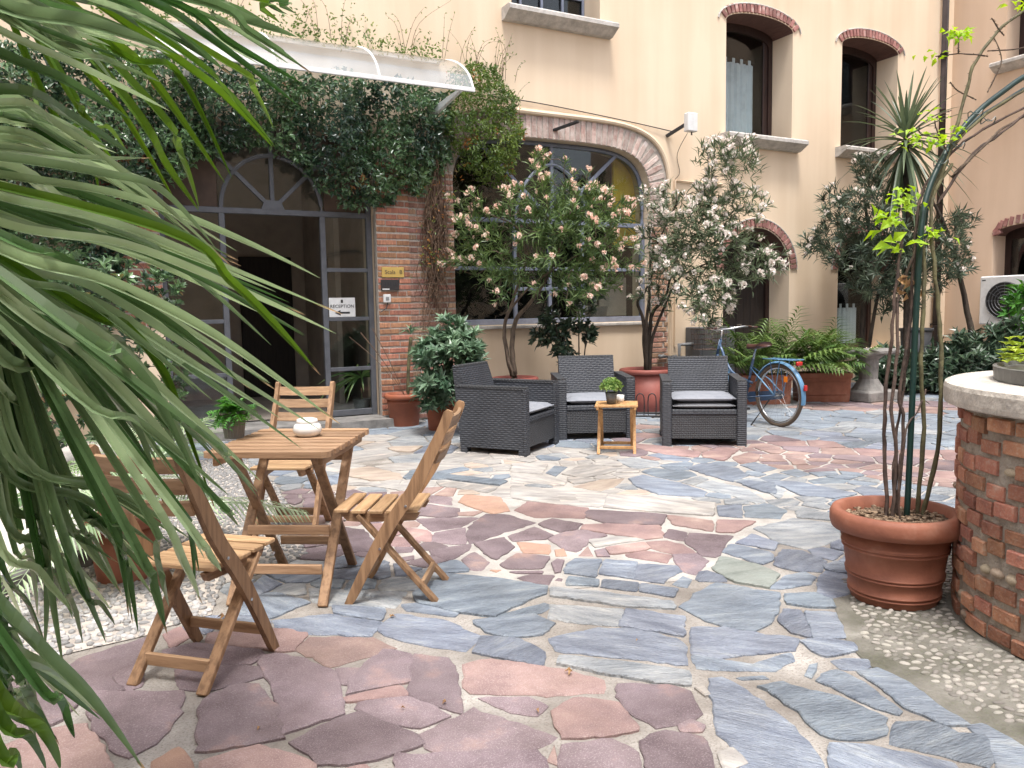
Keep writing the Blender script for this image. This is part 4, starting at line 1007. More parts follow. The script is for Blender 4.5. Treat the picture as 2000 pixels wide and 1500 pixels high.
# glass canopy over the entrance
m_, t_, b_, new_, link_ = NM('polycarbonate'); tr_n = new_('ShaderNodeBsdfTransparent'); tr_n.inputs[0].default_value = (.86, .9, .93, 1)
gl_n = new_('ShaderNodeBsdfGlossy'); gl_n.inputs['Roughness'].default_value = .12; df_n = new_('ShaderNodeBsdfDiffuse'); df_n.inputs[0].default_value = (.7, .74, .78, 1)
nn_ = new_('ShaderNodeTexNoise'); nn_.inputs['Scale'].default_value = 3; nn_.inputs['Detail'].default_value = 8
fr_ = new_('ShaderNodeLayerWeight'); m1 = new_('ShaderNodeMixShader'); m2 = new_('ShaderNodeMixShader')
link_(_math(t_, 'ADD', _math(t_, 'MULTIPLY', nn_.outputs['Fac'], .30), .02), m1.inputs[0]); link_(tr_n.outputs[0], m1.inputs[1]); link_(df_n.outputs[0], m1.inputs[2])
link_(_math(t_, 'ADD', _math(t_, 'MULTIPLY', _math(t_, 'POWER', fr_.outputs['Facing'], 4.0), .9), .14), m2.inputs[0]); link_(m1.outputs[0], m2.inputs[1]); link_(gl_n.outputs[0], m2.inputs[2]); link_(m2.outputs[0], t_.nodes['Material Output'].inputs['Surface']); M['canopy'] = m_
AWN = thing('canopy', 'curved clear canopy with white edge over the jasmine-covered entrance', 'canopy', (2, YF, 3.7))
prof = spline([Vector((0, 8.93, 4.24)), Vector((0, 8.62, 4.18)), Vector((0, 8.32, 4.05)), Vector((0, 8.10, 3.88)), Vector((0, 7.99, 3.70))], 5)
xs = [.72, 1.75, 2.80, 3.86]
for i in range(3):
    mb = MB(); n = len(prof); a, b = xs[i]+.012, xs[i+1]-.012
    mb.add([(a, q.y, q.z) for q in prof]+[(b, q.y, q.z) for q in prof], [(k, k+1, n+k+1, n+k) for k in range(n-1)]); obj('sheet', mb, M['canopy'], AWN, smooth=True)
for x in xs: obj('rib', MB().tube([(x, q.y, q.z) for q in prof], .012, 6), M['white_paint'], AWN)
obj('front_rail', MB().beam((.71, 7.985, 3.69), (3.87, 7.985, 3.69), .03, .045), M['white_paint'], AWN); obj('wall_rail', MB().beam((.71, 8.92, 4.24), (3.87, 8.92, 4.24), .03, .05), M['white_paint'], AWN)
for x in (1.0, 3.72): obj('bracket', MB().prism([(8.93, 3.55), (8.93, 3.66), (8.02, 3.70), (8.02, 3.67)], 'x', x-.02, x+.02), M['white_paint'], AWN)
# utility cabinet and pipes by the side door
cb = thing('utility_cabinet', 'dark grey utility cabinet standing by the wall behind the bicycle', 'cabinet', (7.85, YF-.2, 0))
obj('housing', MB().box((7.62, YF-.32, .08), (8.28, YF-.005, 1.02), bev=.012), M['grey_plastic'], cb); obj('base', MB().box((7.64, YF-.3, 0), (8.26, YF-.01, .079)), M['black_metal'], cb)
obj('door_panel', MB().box((7.66, YF-.328, .13), (8.24, YF-.322, .98), bev=.002), M['grey_plastic'], cb)
pp = thing('drain_pipe', 'grey plastic pipes low on the wall behind the right armchair', 'pipe', (7.4, YF-.1, .6))
obj('pipe', MB().tube([(7.1, YF-.07, .62), (7.38, YF-.07, .62), (7.38, YF-.07, .05)], .035, 10), M['pipe_grey'], pp, smooth=True); obj('pipe', MB().tube([(7.38, YF-.16, .45), (7.38, YF-.16, .78), (7.62, YF-.16, .78)], .03, 10), M['pipe_grey'], pp, smooth=True)
# air conditioner on the wing
ac = thing('air_conditioner', 'white outdoor air conditioning unit in front of the wing window', 'air conditioner', (XW-.45, 7.7, .9))
y0, y1 = 7.27, 8.10
obj('casing', MB().box((XW-.36, y0, .93), (XW-.06, y1, 1.73), bev=.02), M['white_paint'], ac); mb = MB(); cy, cz = 7.68, 1.32
for r_ in (.30, .25, .20, .15, .10): mb.tube([(XW-.375, cy+r_*math.cos(a*.2618), cz+r_*math.sin(a*.2618)) for a in range(24)], .006, 4, closed=True)
for k in range(12): a = k*math.pi/6; mb.tube([(XW-.37, cy, cz), (XW-.37, cy+.3*math.cos(a), cz+.3*math.sin(a))], .004, 4)
obj('grille', mb, M['grey_plastic'], ac); mb = MB(); mb.add([(XW-.363, cy, cz)]+[(XW-.363, cy+.31*math.cos(a*.2618), cz+.31*math.sin(a*.2618)) for a in range(24)], [(0, 1+(k+1) % 24, 1+k) for k in range(24)]); obj('fan_opening', mb, M['black_metal'], ac)
for y in (y0+.15, y1-.15): obj('bracket', MB().beam((XW-.38, y, .905), (XW+.01, y, .905), .04, .04), M['pipe_grey'], ac)
obj('badge', MB().box((XW-.363, 8.0, 1.655), (XW-.359, 8.06, 1.672)), M['ink'], ac)

# the yard is closed behind the viewer and on the left as well
obj('courtyard_wall', MB().box((-9, -5.3, -.3), (XW+.4, -5.0, 7.0)), M['plaster'], kind='structure')
obj('courtyard_wall', MB().box((-6.3, -5.0, -.3), (-6.0, YF+.3, 7.0)), M['plaster'], kind='structure')
# ================================================================== FURNITURE
def xz(a): return math.atan2(a[1], a[0])
def make_chair(seatmat):
    T = thing('folding_chair', 'x', 'chair', (0, 0, 0), 0, 'folding acacia chairs round the bistro table')
    rail = spline([Vector((.205, 0, .0)), Vector((.10, 0, .205)), Vector((-.005, 0, .385)), Vector((-.10, 0, .52)), Vector((-.185, 0, .68)), Vector((-.245, 0, .80)), Vector((-.275, 0, .875))], 4)
    for s in (-1, 1):
        mb = MB(); n = len(rail); y0, y1 = s*.176-.0115, s*.176+.0115; vs = []
        for i, q in enumerate(rail):
            t = (rail[min(i+1, n-1)]-rail[max(i-1, 0)]).normalized(); nn = Vector((t.z, 0, -t.x)); u = i/(n-1)
            wd = .019+.009*math.sin(math.pi*min(1, u*1.3))+(.003 if u > .5 else 0)
            if i == n-1: wd *= .6
            if i == 0: wd = .018
            for y in (y0, y1): vs += [(q+nn*wd).to_tuple()[:1]+(y,)+((q+nn*wd).z,), (q-nn*wd).to_tuple()[:1]+(y,)+((q-nn*wd).z,)]
        vs = [(x, y, max(0.0, z)) for x, y, z in vs]; fs = []
        for i in range(n-1):
            a, b = i*4, i*4+4; fs += [(a, a+1, b+1, b), (a+2, b+2, b+3, a+3), (a, b, b+2, a+2), (a+1, a+3, b+3, b+1)]
        fs += [(0, 2, 3, 1), (n*4-4, n*4-3, n*4-1, n*4-2)]
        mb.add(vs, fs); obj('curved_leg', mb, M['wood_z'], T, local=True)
        # straight leg
        mb = MB(); mb.beam((.155, s*.145, .405), (-.190, s*.145, .004), .022, .042, hint=(0, 1, 0)); mb.v = [(x, y, max(0, z)) for x, y, z in mb.v]
        obj('straight_leg', mb, M['wood_z'], T, local=True)
        obj('seat_rail', MB().prism([(.235, .398), (.215, .372), (.13, .366), (-.10, .376), (-.12, .408), (.25, .413)], 'y', s*.118-.011, s*.118+.011), M['wood_x'], T, local=True)
        for (x, z) in ((.052, .262), (-.07, .455), (.205, .39)): obj('bolt', MB().tube([(x, s*.187, z), (x, s*.192, z)], .006, 8), M['chrome'], T, local=True)
    for k in range(5):
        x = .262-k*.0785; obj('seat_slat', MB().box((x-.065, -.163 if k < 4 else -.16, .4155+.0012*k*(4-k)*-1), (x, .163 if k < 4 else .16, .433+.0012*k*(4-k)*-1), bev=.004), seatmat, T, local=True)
    for (x, z, a) in ((-.207, .665, .42), (-.237, .745, .36), (-.262, .82, .3)):
        Mx = Matrix.Translation((x, 0, z)) @ Matrix.Rotation(-a, 4, 'Y')
        mb = MB(); n = 8
        for i in range(n):
            ya, yb = -.166+.332*i/n, -.166+.332*(i+1)/n; bow = lambda y: -.012*(1-(y/.166)**2)
            vs = [Mx @ Vector((bow(ya if j in (0, 3, 4, 7) else yb)+(-.008 if j < 4 else .008), ya if j in (0, 3, 4, 7) else yb, -.027 if j in (0, 1, 4, 5) else .027)) for j in range(8)]
            mb.add(vs, [(0, 1, 2, 3), (7, 6, 5, 4), (0, 4, 5, 1), (3, 2, 6, 7)]+([(0, 3, 7, 4)] if i == 0 else [])+([(1, 5, 6, 2)] if i == n-1 else []))
        obj('back_slat', mb, M['wood_y'], T, local=True)
    obj('front_stretcher', MB().box((.145, -.165, .085), (.163, .165, .125), bev=.003), M['wood_y'], T, local=True)
    obj('rear_stretcher', MB().beam((-.125, -.134, .080), (-.125, .134, .080), .018, .045, bev=.003), M['wood_y'], T, local=True)
    return T
def place(T, x, y, rz, label=None):
    T.location = (x, y, 0); T.rotation_euler = (0, 0, rz)
    if label: T['label'] = label
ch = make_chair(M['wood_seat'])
# chair on the right of the table: curved feet at (0.97,3.42), straight feet at (1.30,3.19)
fR = Vector((-.82, .57, 0)).normalized(); lR = Vector((-fR.y, fR.x, 0))    # left-hand side of the chair
def chair_at(front_foot, facing, side):
    f_ = Vector((*facing, 0)).normalized(); l_ = Vector((-f_.y, f_.x, 0)); c = Vector((*front_foot, 0))-f_*.205-l_*(side*.176); return c.x, c.y, math.atan2(f_.y, f_.x)
x, y, a = chair_at((.965, 3.40), (-.84, .54), 1); place(ch, x, y, a, 'folding wooden chair standing alone on the right of the table, seen from the side')
x, y, a = chair_at((.575, 3.075), (.70, .71), -1); copy_tree(ch, 'folding wooden chair nearest the camera, its back to us behind palm leaves', (x, y, 0), a)
uT = Vector((.842, -.54, 0)).normalized(); vT = Vector((.54, .842, 0)).normalized()
cB = G(597, 1000); bk = D(597, 760, 5.02); f_ = -vT
copy_tree(ch, 'folding wooden chair behind the table with its slatted back towards the entrance', (bk.x+f_.x*.27, bk.y+f_.y*.27, 0), math.atan2(f_.y, f_.x))
# bistro table
FR = Vector((.885, 3.335, 0)); TL, TW = .70, .57
TB = thing('bistro_table', 'square slatted wooden bistro table carrying a potted herb and white bowl', 'table', tuple(FR-uT*(TW/2)+vT*(TL/2)), math.atan2(uT.y, uT.x))
hx, hy = TW/2, TL/2
for k in range(8):
    wd = TL/8; ya, yb = -hy+k*wd+(.0155 if k else 0), -hy+(k+1)*wd-(.0155 if k < 7 else 0)
    mb = MB()
    if k in (0, 7):
        s_ = -1 if k == 0 else 1; e, i_ = (ya, yb) if k == 0 else (yb, ya)
        pl = [(-hx, i_), (-hx, e-s_*.03), (-hx+.01, e-s_*.01), (-hx+.035, e), (hx-.035, e), (hx-.01, e-s_*.01), (hx, e-s_*.03), (hx, i_)]
        mb.prism(pl, 'z', .685, .711)
    else: mb.box((-hx, ya, .685), (hx, yb, .711), bev=.003)
    obj('table_slat', mb, M['wood_x'], TB, local=True)
for s in (-1, 1):
    obj('top_batten', MB().box((s*(hx-.05)-.012, -hy+.03, .645), (s*(hx-.05)+.012, hy-.03, .6845), bev=.003), M['wood_y'], TB, local=True)
    for (a, b, off) in ((-1, 1, .0), (1, -1, .026)):
        xx = s*(hx-.075-off); mb = MB(); mb.beam((xx, a*(hy-.06), .004), (xx, b*(hy-.12), .672), .022, .045, hint=(1, 0, 0)); mb.v = [(p, q, max(0, z)) for p, q, z in mb.v]; obj('leg', mb, M['wood_z'], TB, local=True)
for (yy, z, off) in ((-hy+.12, .155, 0), (hy-.12, .155, .026), (-.10, .30, .0), (hy-.17, .60, 0)):
    obj('stretcher', MB().box((-hx+.09+off, yy-.009, z-.022), (hx-.09-off, yy+.009, z+.022), bev=.003), M['wood_x'], TB, local=True)
# folding side table between the armchairs
us = Vector((.80, -.60, 0)); vs_ = Vector((.60, .80, 0)); c0 = Vector((4.20, 5.86, 0))
ST = thing('side_table', 'small folding honey-coloured side table between the armchairs', 'table', tuple(c0), math.atan2(us.y, us.x))
for k in range(5): ya = -.20+k*.08; obj('table_slat', MB().box((-.19, ya+.005, .432), (.19, ya+.075, .448), bev=.003), M['wood_honey'], ST, local=True)
for s in (-1, 1):
    obj('top_batten', MB().box((s*.165-.011, -.195, .408), (s*.165+.011, .195, .4315), bev=.003), M['wood_honey'], ST, local=True)
    for (a, b, off) in ((-1, 1, 0), (1, -1, .022)):
        mb = MB(); xx = s*(.168-off-.0); mb.beam((xx-s*.008, a*.15, .004), (xx-s*.012, b*.12, .412), .018, .028, hint=(1, 0, 0)); mb.v = [(p, q, max(0, z)) for p, q, z in mb.v]; obj('leg', mb, M['wood_honey'], ST, local=True)
for (yy, off) in ((-.125, 0), (.125, .022)): obj('stretcher', MB().box((-.150+off, yy-.008, .05), (.150-off, yy+.008, .078), bev=.003), M['wood_honey'], ST, local=True)
# wicker armchairs
def make_armchair():
    T = thing('wicker_armchair', 'x', 'armchair', (0, 0, 0), 0, 'dark resin wicker armchairs')
    w2, d2 = .385, .33; aw = .085          # +x = front
    for s in (-1, 1):
        ya, yb = (s*(w2-aw), s*w2) if s > 0 else (s*w2, s*(w2-aw))
        mb = MB(); prof = [(-d2, .06), (d2, .06), (d2+.005, .60), (d2-.012, .615), (-d2-.04, .625), (-d2-.045, .60)]
        mb.prism(prof, 'y', ya+.006, yb-.006); pr2 = [(x*.985, z) for x, z in prof]
        obj('armrest', mb, M['wicker'], T, local=True)
        obj('arm_cap', MB().prism([(-d2-.04, .612), (d2+.004, .602), (d2+.004, .622), (-d2-.04, .632)], 'y', ya, yb), M['wicker_fine'], T, local=True)
        for xx in (-d2, d2-.07):
            obj('leg', MB().box((xx+.001, ya+.001, 0), (xx+.069, yb-.001, .0605), bev=.004), M['wicker'], T, local=True)
        obj('front_post', MB().box((d2-.02, ya-.002, .0), (d2+.010, yb+.002, .6015), bev=.006), M['wicker'], T, local=True)
    mb = MB(); mb.prism([(-d2+.02, .07), (-d2-.045, .10), (-d2-.115, .785), (-d2-.105, .80), (-d2-.06, .80), (-d2-.05, .785), (-d2+.10, .34), (-d2+.11, .07)], 'y', -w2+aw+.004, w2-aw-.004); obj('backrest', mb, M['wicker'], T, local=True)
    obj('back_rim', MB().beam((-d2-.083, -w2+aw, .797), (-d2-.083, w2-aw, .797), .064, .018, bev=.006), M['wicker_fine'], T, local=True)
    obj('front_panel', MB().box((d2-.03, -w2+aw+.002, .075), (d2-.004, w2-aw-.002, .335), bev=.004), M['wicker_fine'], T, local=True)
    obj('seat_deck', MB().box((-d2+.09, -w2+aw+.003, .30), (d2+.004, w2-aw-.003, .352), bev=.008), M['wicker'], T, local=True)
    return T
def cushion(label, x, y, z, rz, th=.07, mat='cushion', wd=.58, dp=.54):
    n = 12; vs, fs = [], []
    for sgn in (1, -1):
        for i in range(n+1):
            for j in range(n+1):
                u, v = -1+2*i/n, -1+2*j/n; r_ = max(abs(u), abs(v)); e = (1-max(abs(u)**8, abs(v)**8))
                bulge = (1-abs(u)**3)*(1-abs(v)**3); rr = 1-.035*(abs(u*v)**3)
                vs.append((u*dp/2*rr, v*wd/2*rr, th/2+sgn*(th*.33*(e**.4)+th*.17*bulge)))
    m = (n+1)**2
    for i in range(n):
        for j in range(n):
            a = i*(n+1)+j; fs += [(a, a+n+1, a+n+2, a+1), (m+a, m+a+1, m+a+n+2, m+a+n+1)]
    ring = [i*(n+1) for i in range(n)]+[n*(n+1)+j for j in range(n)]+[i*(n+1)+n for i in range(n, 0, -1)]+list(range(n, 0, -1))
    for k in range(len(ring)): a, b = ring[k], ring[(k+1) % len(ring)]; fs.append((a, m+a, m+b, b))
    mb = MB(); mb.add(vs, fs); T = thing('seat_cushion', label, 'cushion', (x, y, z), rz); obj('cover', mb, M[mat], T, smooth=True, local=True)
    pts = [(dp/2*math.copysign(1, a)*1.0, wd/2*math.copysign(1, b)*1.0, th/2) for a, b in ((1, 1), (-1, 1), (-1, -1), (1, -1))]
    q = []
    for i in range(4):
        a, b = Vector(pts[i]), Vector(pts[(i+1) % 4])
        for k in range(10): q.append((a+(b-a)*(k/10))*.985+Vector((0, 0, th*.0075)))
    obj('piping', MB().tube(q, .006, 5, closed=True), M[mat], T, local=True, smooth=True); return T
ar = make_armchair()
def arm_at(pl, pr_):                       # front left and front right foot as seen from the front
    a, b = Vector((*pl, 0)), Vector((*pr_, 0)); m = (a+b)/2; d = (b-a).normalized(); f_ = Vector((d.y, -d.x, 0)); return m-f_*.335, math.atan2(f_.y, f_.x), f_
cR, aR, fRv = arm_at((4.73, 5.86), (5.34, 5.41)); cM, aM, fMv = arm_at((4.07, 6.67), (4.77, 6.34)); cL, aL, fLv = arm_at((3.95, 6.60), (3.41, 6.08))
fLv = Vector((.59, -.807, 0)); aL = math.atan2(fLv.y, fLv.x); cL = (Vector((3.41, 6.08, 0))+Vector((3.95, 6.54, 0)))/2-fLv*.33
place(ar, cR.x, cR.y, aR, 'dark wicker armchair on the right with two stacked cushions, beside the bicycle')
copy_tree(ar, 'middle dark wicker armchair facing us behind the side table', tuple(cM), aM)
copy_tree(ar, 'left dark wicker armchair seen from its side, in front of the green shrub', tuple(cL), aL)
cu = lambda c, f_, o: c+f_*o
p = cu(cR, fRv, .06); cushion('lower dark grey cushion on the right armchair', p.x, p.y, .352, aR, .06, 'cushion_dark', .575, .545)
p = cu(cR, fRv, .05); cushion('upper light grey cushion stacked on the right armchair', p.x, p.y, .412, aR+.02, .07, 'cushion', .585, .54)
p = cu(cM, fMv, .04); cushion('grey seat cushion on the middle armchair', p.x, p.y, .352, aM, .085, 'cushion', .585, .54)
p = cu(cL, fLv, .06); cushion('grey seat cushion on the left armchair', p.x, p.y, .352, aL, .085, 'cushion', .585, .54)
# white lidded bowl on the table
p = G(601, 852, .711); BW = thing('sugar_bowl', 'white lidded ceramic bowl on the bistro table', 'bowl', (p.x, p.y, .711))
obj('bowl', MB().lathe([(.0, .002), (.045, .002), (.062, .015), (.07, .035), (.062, .058), (.045, .068), (.0, .068)], 28, (p.x, p.y, .711)), M['ceramic'], BW, smooth=True)
obj('lid', MB().lathe([(.05, .066), (.052, .074), (.048, .085), (.03, .09), (.0, .091)], 28, (p.x, p.y, .711)), M['ceramic'], BW, smooth=True)
# ================================================================== WELL
WL = thing('brick_well', 'round brick well head with a pale stone rim at the right edge', 'well', tuple(WELLC))
c = WELLC
obj('masonry_core', MB().lathe([(WELLR-.006, 0), (WELLR-.006, .90)], 72, c), M['well_mortar'], WL, smooth=True)
cam_dir = math.atan2(-c.y, -c.x)
bms = []
for k in range(6):
    L = (.095, .10, .105, .12, .135, .08)[k]; mb = MB(); nb = 3; vs = []
    for i in range(nb+1):
        a = (-.5+i/nb)*L/WELLR
        for (r_, z) in ((WELLR-.03, -.03), (WELLR+.003, -.029), (WELLR+.007, -.025), (WELLR+.007, .025), (WELLR+.003, .029), (WELLR-.03, .03)):
            vs.append((r_*math.cos(a), r_*math.sin(a), z))
    fs = [(i*6+j, (i+1)*6+j, (i+1)*6+j+1, i*6+j+1) for i in range(nb) for j in range(5)]+[(0, 1, 2, 3, 4, 5), tuple(nb*6+j for j in (5, 4, 3, 2, 1, 0))]
    mb.add(vs, fs); bms.append((L, mesh_of('brick', mb, M['brick_well'])))
back = MB(); rg = random.Random(21); cob = [mesh_of('cobble', pebble_mb(40+i), M['cobble'], True) for i in range(4)]
cobbrow = {3: .55, 6: .12, 1: .3, 4: .1}
for row in range(11):
    z = .045+row*.0795; a = rg.uniform(0, .1); end = a+2*math.pi-.05
    while a < end:
        k = rg.randrange(6); L, me = bms[k]; da = L/WELLR; am = a+da/2; rel = (am-cam_dir+math.pi) % (2*math.pi)-math.pi
        front = abs(rel) < R(112)
        if rg.random() < cobbrow.get(row, .05):
            if front: piece('cobble', rg.choice(cob), ((WELLR-.004)*math.cos(am), (WELLR-.004)*math.sin(am), z+rg.uniform(-.01, .01)), WL, (0, math.pi/2, am), (rg.uniform(.016, .024), rg.uniform(.022, .036), .022))
            a += .075/WELLR*rg.uniform(.7, 1.2); continue
        if front: piece('brick', me, (rg.uniform(-.006, .008)*math.cos(am), rg.uniform(-.006, .008)*math.sin(am), z+rg.uniform(-.005, .005)), WL, (0, rg.uniform(-.02, .02), am), (1, 1, rg.uniform(.86, 1.02)))
        else:
            Mx = Matrix.Rotation(am, 4, 'Z'); back.add([Mx @ v_.co+Vector((0, 0, z))+c for v_ in me.vertices], [tuple(q.vertices) for q in me.polygons])
        a += da+rg.uniform(.014, .028)/WELLR
obj('brick_patch', back, M['brick_well'], WL, kind='stuff')
obj('stone_rim', MB().lathe([(.5, .885), (.785, .885), (.80, .892), (.803, .91), (.803, .955), (.798, .972), (.78, .98), (.5, .982), (.5, .885)], 90, c), M['stone_cap'], WL, smooth=False)
PN = thing('well_planter', 'round zinc tray of lime green sedum standing on the well rim', 'planter', (c.x+.03, c.y+.02, .982))
obj('tray', MB().lathe([(.0, .0), (.60, 0), (.62, .0), (.625, .055), (.61, .058), (.60, .04), (.0, .04)], 64, (c.x, c.y, .983)), M['zinc'], PN, smooth=False)
mb = MB()
for k in range(900):
    a, r_ = rnd(0, 6.28), .6*math.sqrt(random.random()); hgt = .04+.11*max(0, noise.noise(Vector((r_*math.cos(a)*3, r_*math.sin(a)*3, 2)))+.35); b0 = Vector((c.x+r_*math.cos(a), c.y+r_*math.sin(a), 1.02+rnd(.2, 1)*hgt)); v0 = rnd(.2, 1)
    for j in range(5): d = Vector((math.cos(j*1.26+a), math.sin(j*1.26+a), rnd(.3, 1.0))); mb.leaf(b0, d, Vector((0, 0, 1)), rnd(.022, .04), rnd(.014, .024), min(1, max(0, v0+rnd(-.2, .2))))
obj('foliage', mb, M['sedum'], PN, kind='stuff')
# ================================================================== POTS
def potmb(r_top, r_bot, h, c, rim=.025, rimh=.05, bands=(), n=48):
    prof = [(0, 0), (r_bot*.96, 0), (r_bot, .012)]
    def rad(t): return r_bot+(r_top-rim-r_bot)*t
    for t in sorted(bands): prof += [(rad(t-.02), h*(t-.02)), (rad(t)+.006, h*(t-.014)), (rad(t)+.006, h*(t+.002)), (rad(t+.008), h*(t+.008))]
    body = MB().lathe(prof+[(r_top-rim, h-rimh), (r_top-rim-.02, h-rimh-.005), (r_bot*.9, .1)], n, c)
    rm = MB().lathe([(r_top-rim-.004, h-rimh-.006), (r_top-.008, h-rimh), (r_top, h-rimh*.7), (r_top, h-rimh*.3), (r_top-.01, h-.004), (r_top-.022, h), (r_top-.045, h-.004), (r_top-.055, h-rimh*.8), (r_top-.06, h-rimh*1.6)], n, c)
    return body, rm
def pot_thing(T, r_top, r_bot, h, c, mat, rim=.025, rimh=.05, bands=(), soil='soil', sz=.06, n=48):
    b_, r_ = potmb(r_top, r_bot, h, c, rim, rimh, bands, n); P = obj('pot', b_, mat, T, smooth=True); obj('rim', r_, mat, P, smooth=True)
    mb = MB(); q = r_top-.052; k = 24; vs = [(c[0], c[1], c[2]+h-sz+.01)]
    for rr in (.5, 1.0):
        for i in range(k): a = 2*math.pi*i/k; vs.append((c[0]+q*rr*math.cos(a), c[1]+q*rr*math.sin(a), c[2]+h-sz+rnd(-.006, .006)))
    fs = [(0, 1+i, 1+(i+1) % k) for i in range(k)]+[(1+i, 1+k+i, 1+k+(i+1) % k, 1+(i+1) % k) for i in range(k)]; mb.add(vs, fs); obj('soil', mb, M[soil], T); return P
# ================================================================== BICYCLE
def bike():
    c = G(1520, 834); hd = Vector((.037, .999, 0)).normalized(); c = c+hd*.0
    T = thing('bicycle', 'light blue city bicycle with rear rack and brown saddle beside the armchair', 'bicycle', (c.x, c.y, 0), math.atan2(hd.y, hd.x))
    L = dict(local=True); Rw = .345; rear, front = Vector((0, 0, Rw)), Vector((1.09, 0, Rw))
    def wheel(ct, st=0.0):
        ring = lambda r_: [ct+Vector((r_*math.cos(a*math.pi/24)*math.cos(st), r_*math.cos(a*math.pi/24)*math.sin(st), r_*math.sin(a*math.pi/24))) for a in range(48)]
        w_ = obj('wheel', MB().tube(ring(Rw-.021), .021, 10, closed=True), M['tyre'], T, smooth=True, **L)
        obj('rim', MB().tube(ring(Rw-.048), .013, 8, closed=True), M['chrome'], w_, smooth=True, **L)
        mb = MB()
        for k in range(28):
            a = 2*math.pi*k/28; d = Vector((math.cos(a)*math.cos(st), math.cos(a)*math.sin(st), math.sin(a))); mb.tube([ct+Vector((0, .03*(1 if k % 2 else -1), 0))+Vector((-d.z*.02, 0, d.x*.02))*(1 if k % 4 < 2 else -1), ct+d*(Rw-.055)], .0012, 3)
        obj('spoke_set', mb, M['chrome'], w_, **L); obj('hub', MB().tube([ct+Vector((0, -.055, 0)), ct+Vector((0, .055, 0))], .022, 12), M['chrome'], w_, smooth=True, **L)
    wheel(rear); wheel(front, .12)
    bb, seat_t, head_t, head_b = Vector((.50, 0, .28)), Vector((.39, 0, .72)), Vector((.93, 0, .92)), Vector((1.0, 0, .70))
    fr = MB(); fr.tube([bb, seat_t], .016, 10); fr.tube(spline([head_b+Vector((-.02, 0, .04)), Vector((.78, 0, .45)), bb+Vector((.02, 0, .05))], 6), .018, 10); fr.tube(spline([head_t+Vector((.01, 0, -.06)), Vector((.74, 0, .56)), Vector((.40, 0, .45))], 6), .015, 10); fr.tube([head_b, head_t], .019, 10)
    obj('frame', fr, M['bike_dark'], T, smooth=True, **L)
    for s in (-1, 1):
        obj('chain_stay', MB().tube([bb+Vector((0, s*.03, 0)), Vector((.2, s*.055, .32)), rear+Vector((0, s*.062, 0))], .010, 8), M['bike_dark'], T, smooth=True, **L)
        obj('seat_stay', MB().tube([Vector((.41, s*.02, .62)), Vector((.2, s*.06, .50)), rear+Vector((0, s*.062, 0))], .009, 8), M['bike_blue'], T, smooth=True, **L)
        obj('fork_blade', MB().tube([head_b+Vector((0, s*.045, -.02)), Vector((1.04, s*.055, .50)), front+Vector((0, s*.055, 0))], .011, 8), M['bike_blue'], T, smooth=True, **L)
        obj('rack_stay', MB().tube([rear+Vector((0, s*.062, 0)), Vector((-.08, s*.07, .72))], .005, 6), M['bike_blue'], T, **L)
        obj('rack_stay', MB().tube([rear+Vector((-.01, s*.066, 0)), Vector((.06, s*.07, .72))], .005, 6), M['bike_dark'], T, **L)
    def fender(ct, a0, a1, name):
        mb = MB(); n = 22; vs = []
        for i in range(n+1):
            a = a0+(a1-a0)*i/n
            for (y, r_) in ((-.030, Rw+.004), (-.02, Rw+.018), (0, Rw+.024), (.02, Rw+.018), (.030, Rw+.004)): vs.append(ct+Vector((r_*math.cos(a), y, r_*math.sin(a))))
        mb.add(vs, [(i*5+j, i*5+j+1, i*5+j+6, i*5+j+5) for i in range(n) for j in range(4)]); return obj(name, mb, M['bike_blue'], T, smooth=True, **L)
    fender(rear, R(20), R(192), 'rear_fender'); fender(front, R(10), R(170), 'front_fender')
    rk = MB()
    for y in (-.075, .075): rk.tube([(-.27, y, .735), (.16, y, .735)], .008, 8)
    for x in (-.27, -.19, -.11, -.03, .05, .13): rk.tube([(x, -.075, .735), (x, .075, .735)], .007, 6)
    obj('rear_rack', rk, M['bike_blue'], T, smooth=True, **L)
    obj('tail_light', MB().box((-.30, -.04, .675), (-.265, .04, .72), bev=.01), M['red_lens'], T, **L); obj('fender_reflector', MB().box((-.385, -.02, .42), (-.36, .02, .48), bev=.006), M['red_lens'], T, **L)
    mb = MB(); mb.box((-.19, .066, .50), (-.14, .072, .56), bev=.003); obj('amber_reflector', mb, M['reflector'], T, **L)
    sd_ = MB(); n = 14; vs = []
    for i in range(n+1):
        u = i/n; x = .21+.27*u; wd = .085*(1-u)**.6+.02; z = .875+.03*(1-u)**3-.006*math.sin(u*3)
        for (yy, zz) in ((-1, -.035), (-.8, .0), (0, .012), (.8, .0), (1, -.035), (0, -.045)): vs.append((x, yy*wd, z+zz))
    sd_.add(vs, [(i*6+j, i*6+(j+1) % 6, i*6+6+(j+1) % 6, i*6+6+j) for i in range(n) for j in range(6)]+[(0, 1, 2, 3, 4, 5), tuple(n*6+j for j in range(5, -1, -1))]); obj('saddle', sd_, M['leather'], T, smooth=True, **L)
    obj('seat_post', MB().tube([seat_t, Vector((.35, 0, .84))], .013, 8), M['chrome'], T, **L)
    hb = MB(); st_ = Vector((.90, 0, 1.02)); hb.tube([head_t, st_, st_+Vector((.03, 0, .01))], .012, 8); hb.tube(spline([st_+Vector((-.22, -.30, .04)), st_+Vector((-.06, -.29, .05)), st_+Vector((.05, -.12, .02)), st_+Vector((.05, .12, .02)), st_+Vector((-.06, .29, .05)), st_+Vector((-.22, .30, .04))], 5), .011, 8); obj('handlebar', hb, M['chrome'], T, smooth=True, **L)
    for s in (-1, 1): obj('grip', MB().tube([st_+Vector((-.24, s*.30, .04)), st_+Vector((-.12, s*.297, .047))], .016, 8), M['leather'], T, smooth=True, **L)
    bk_ = MB()
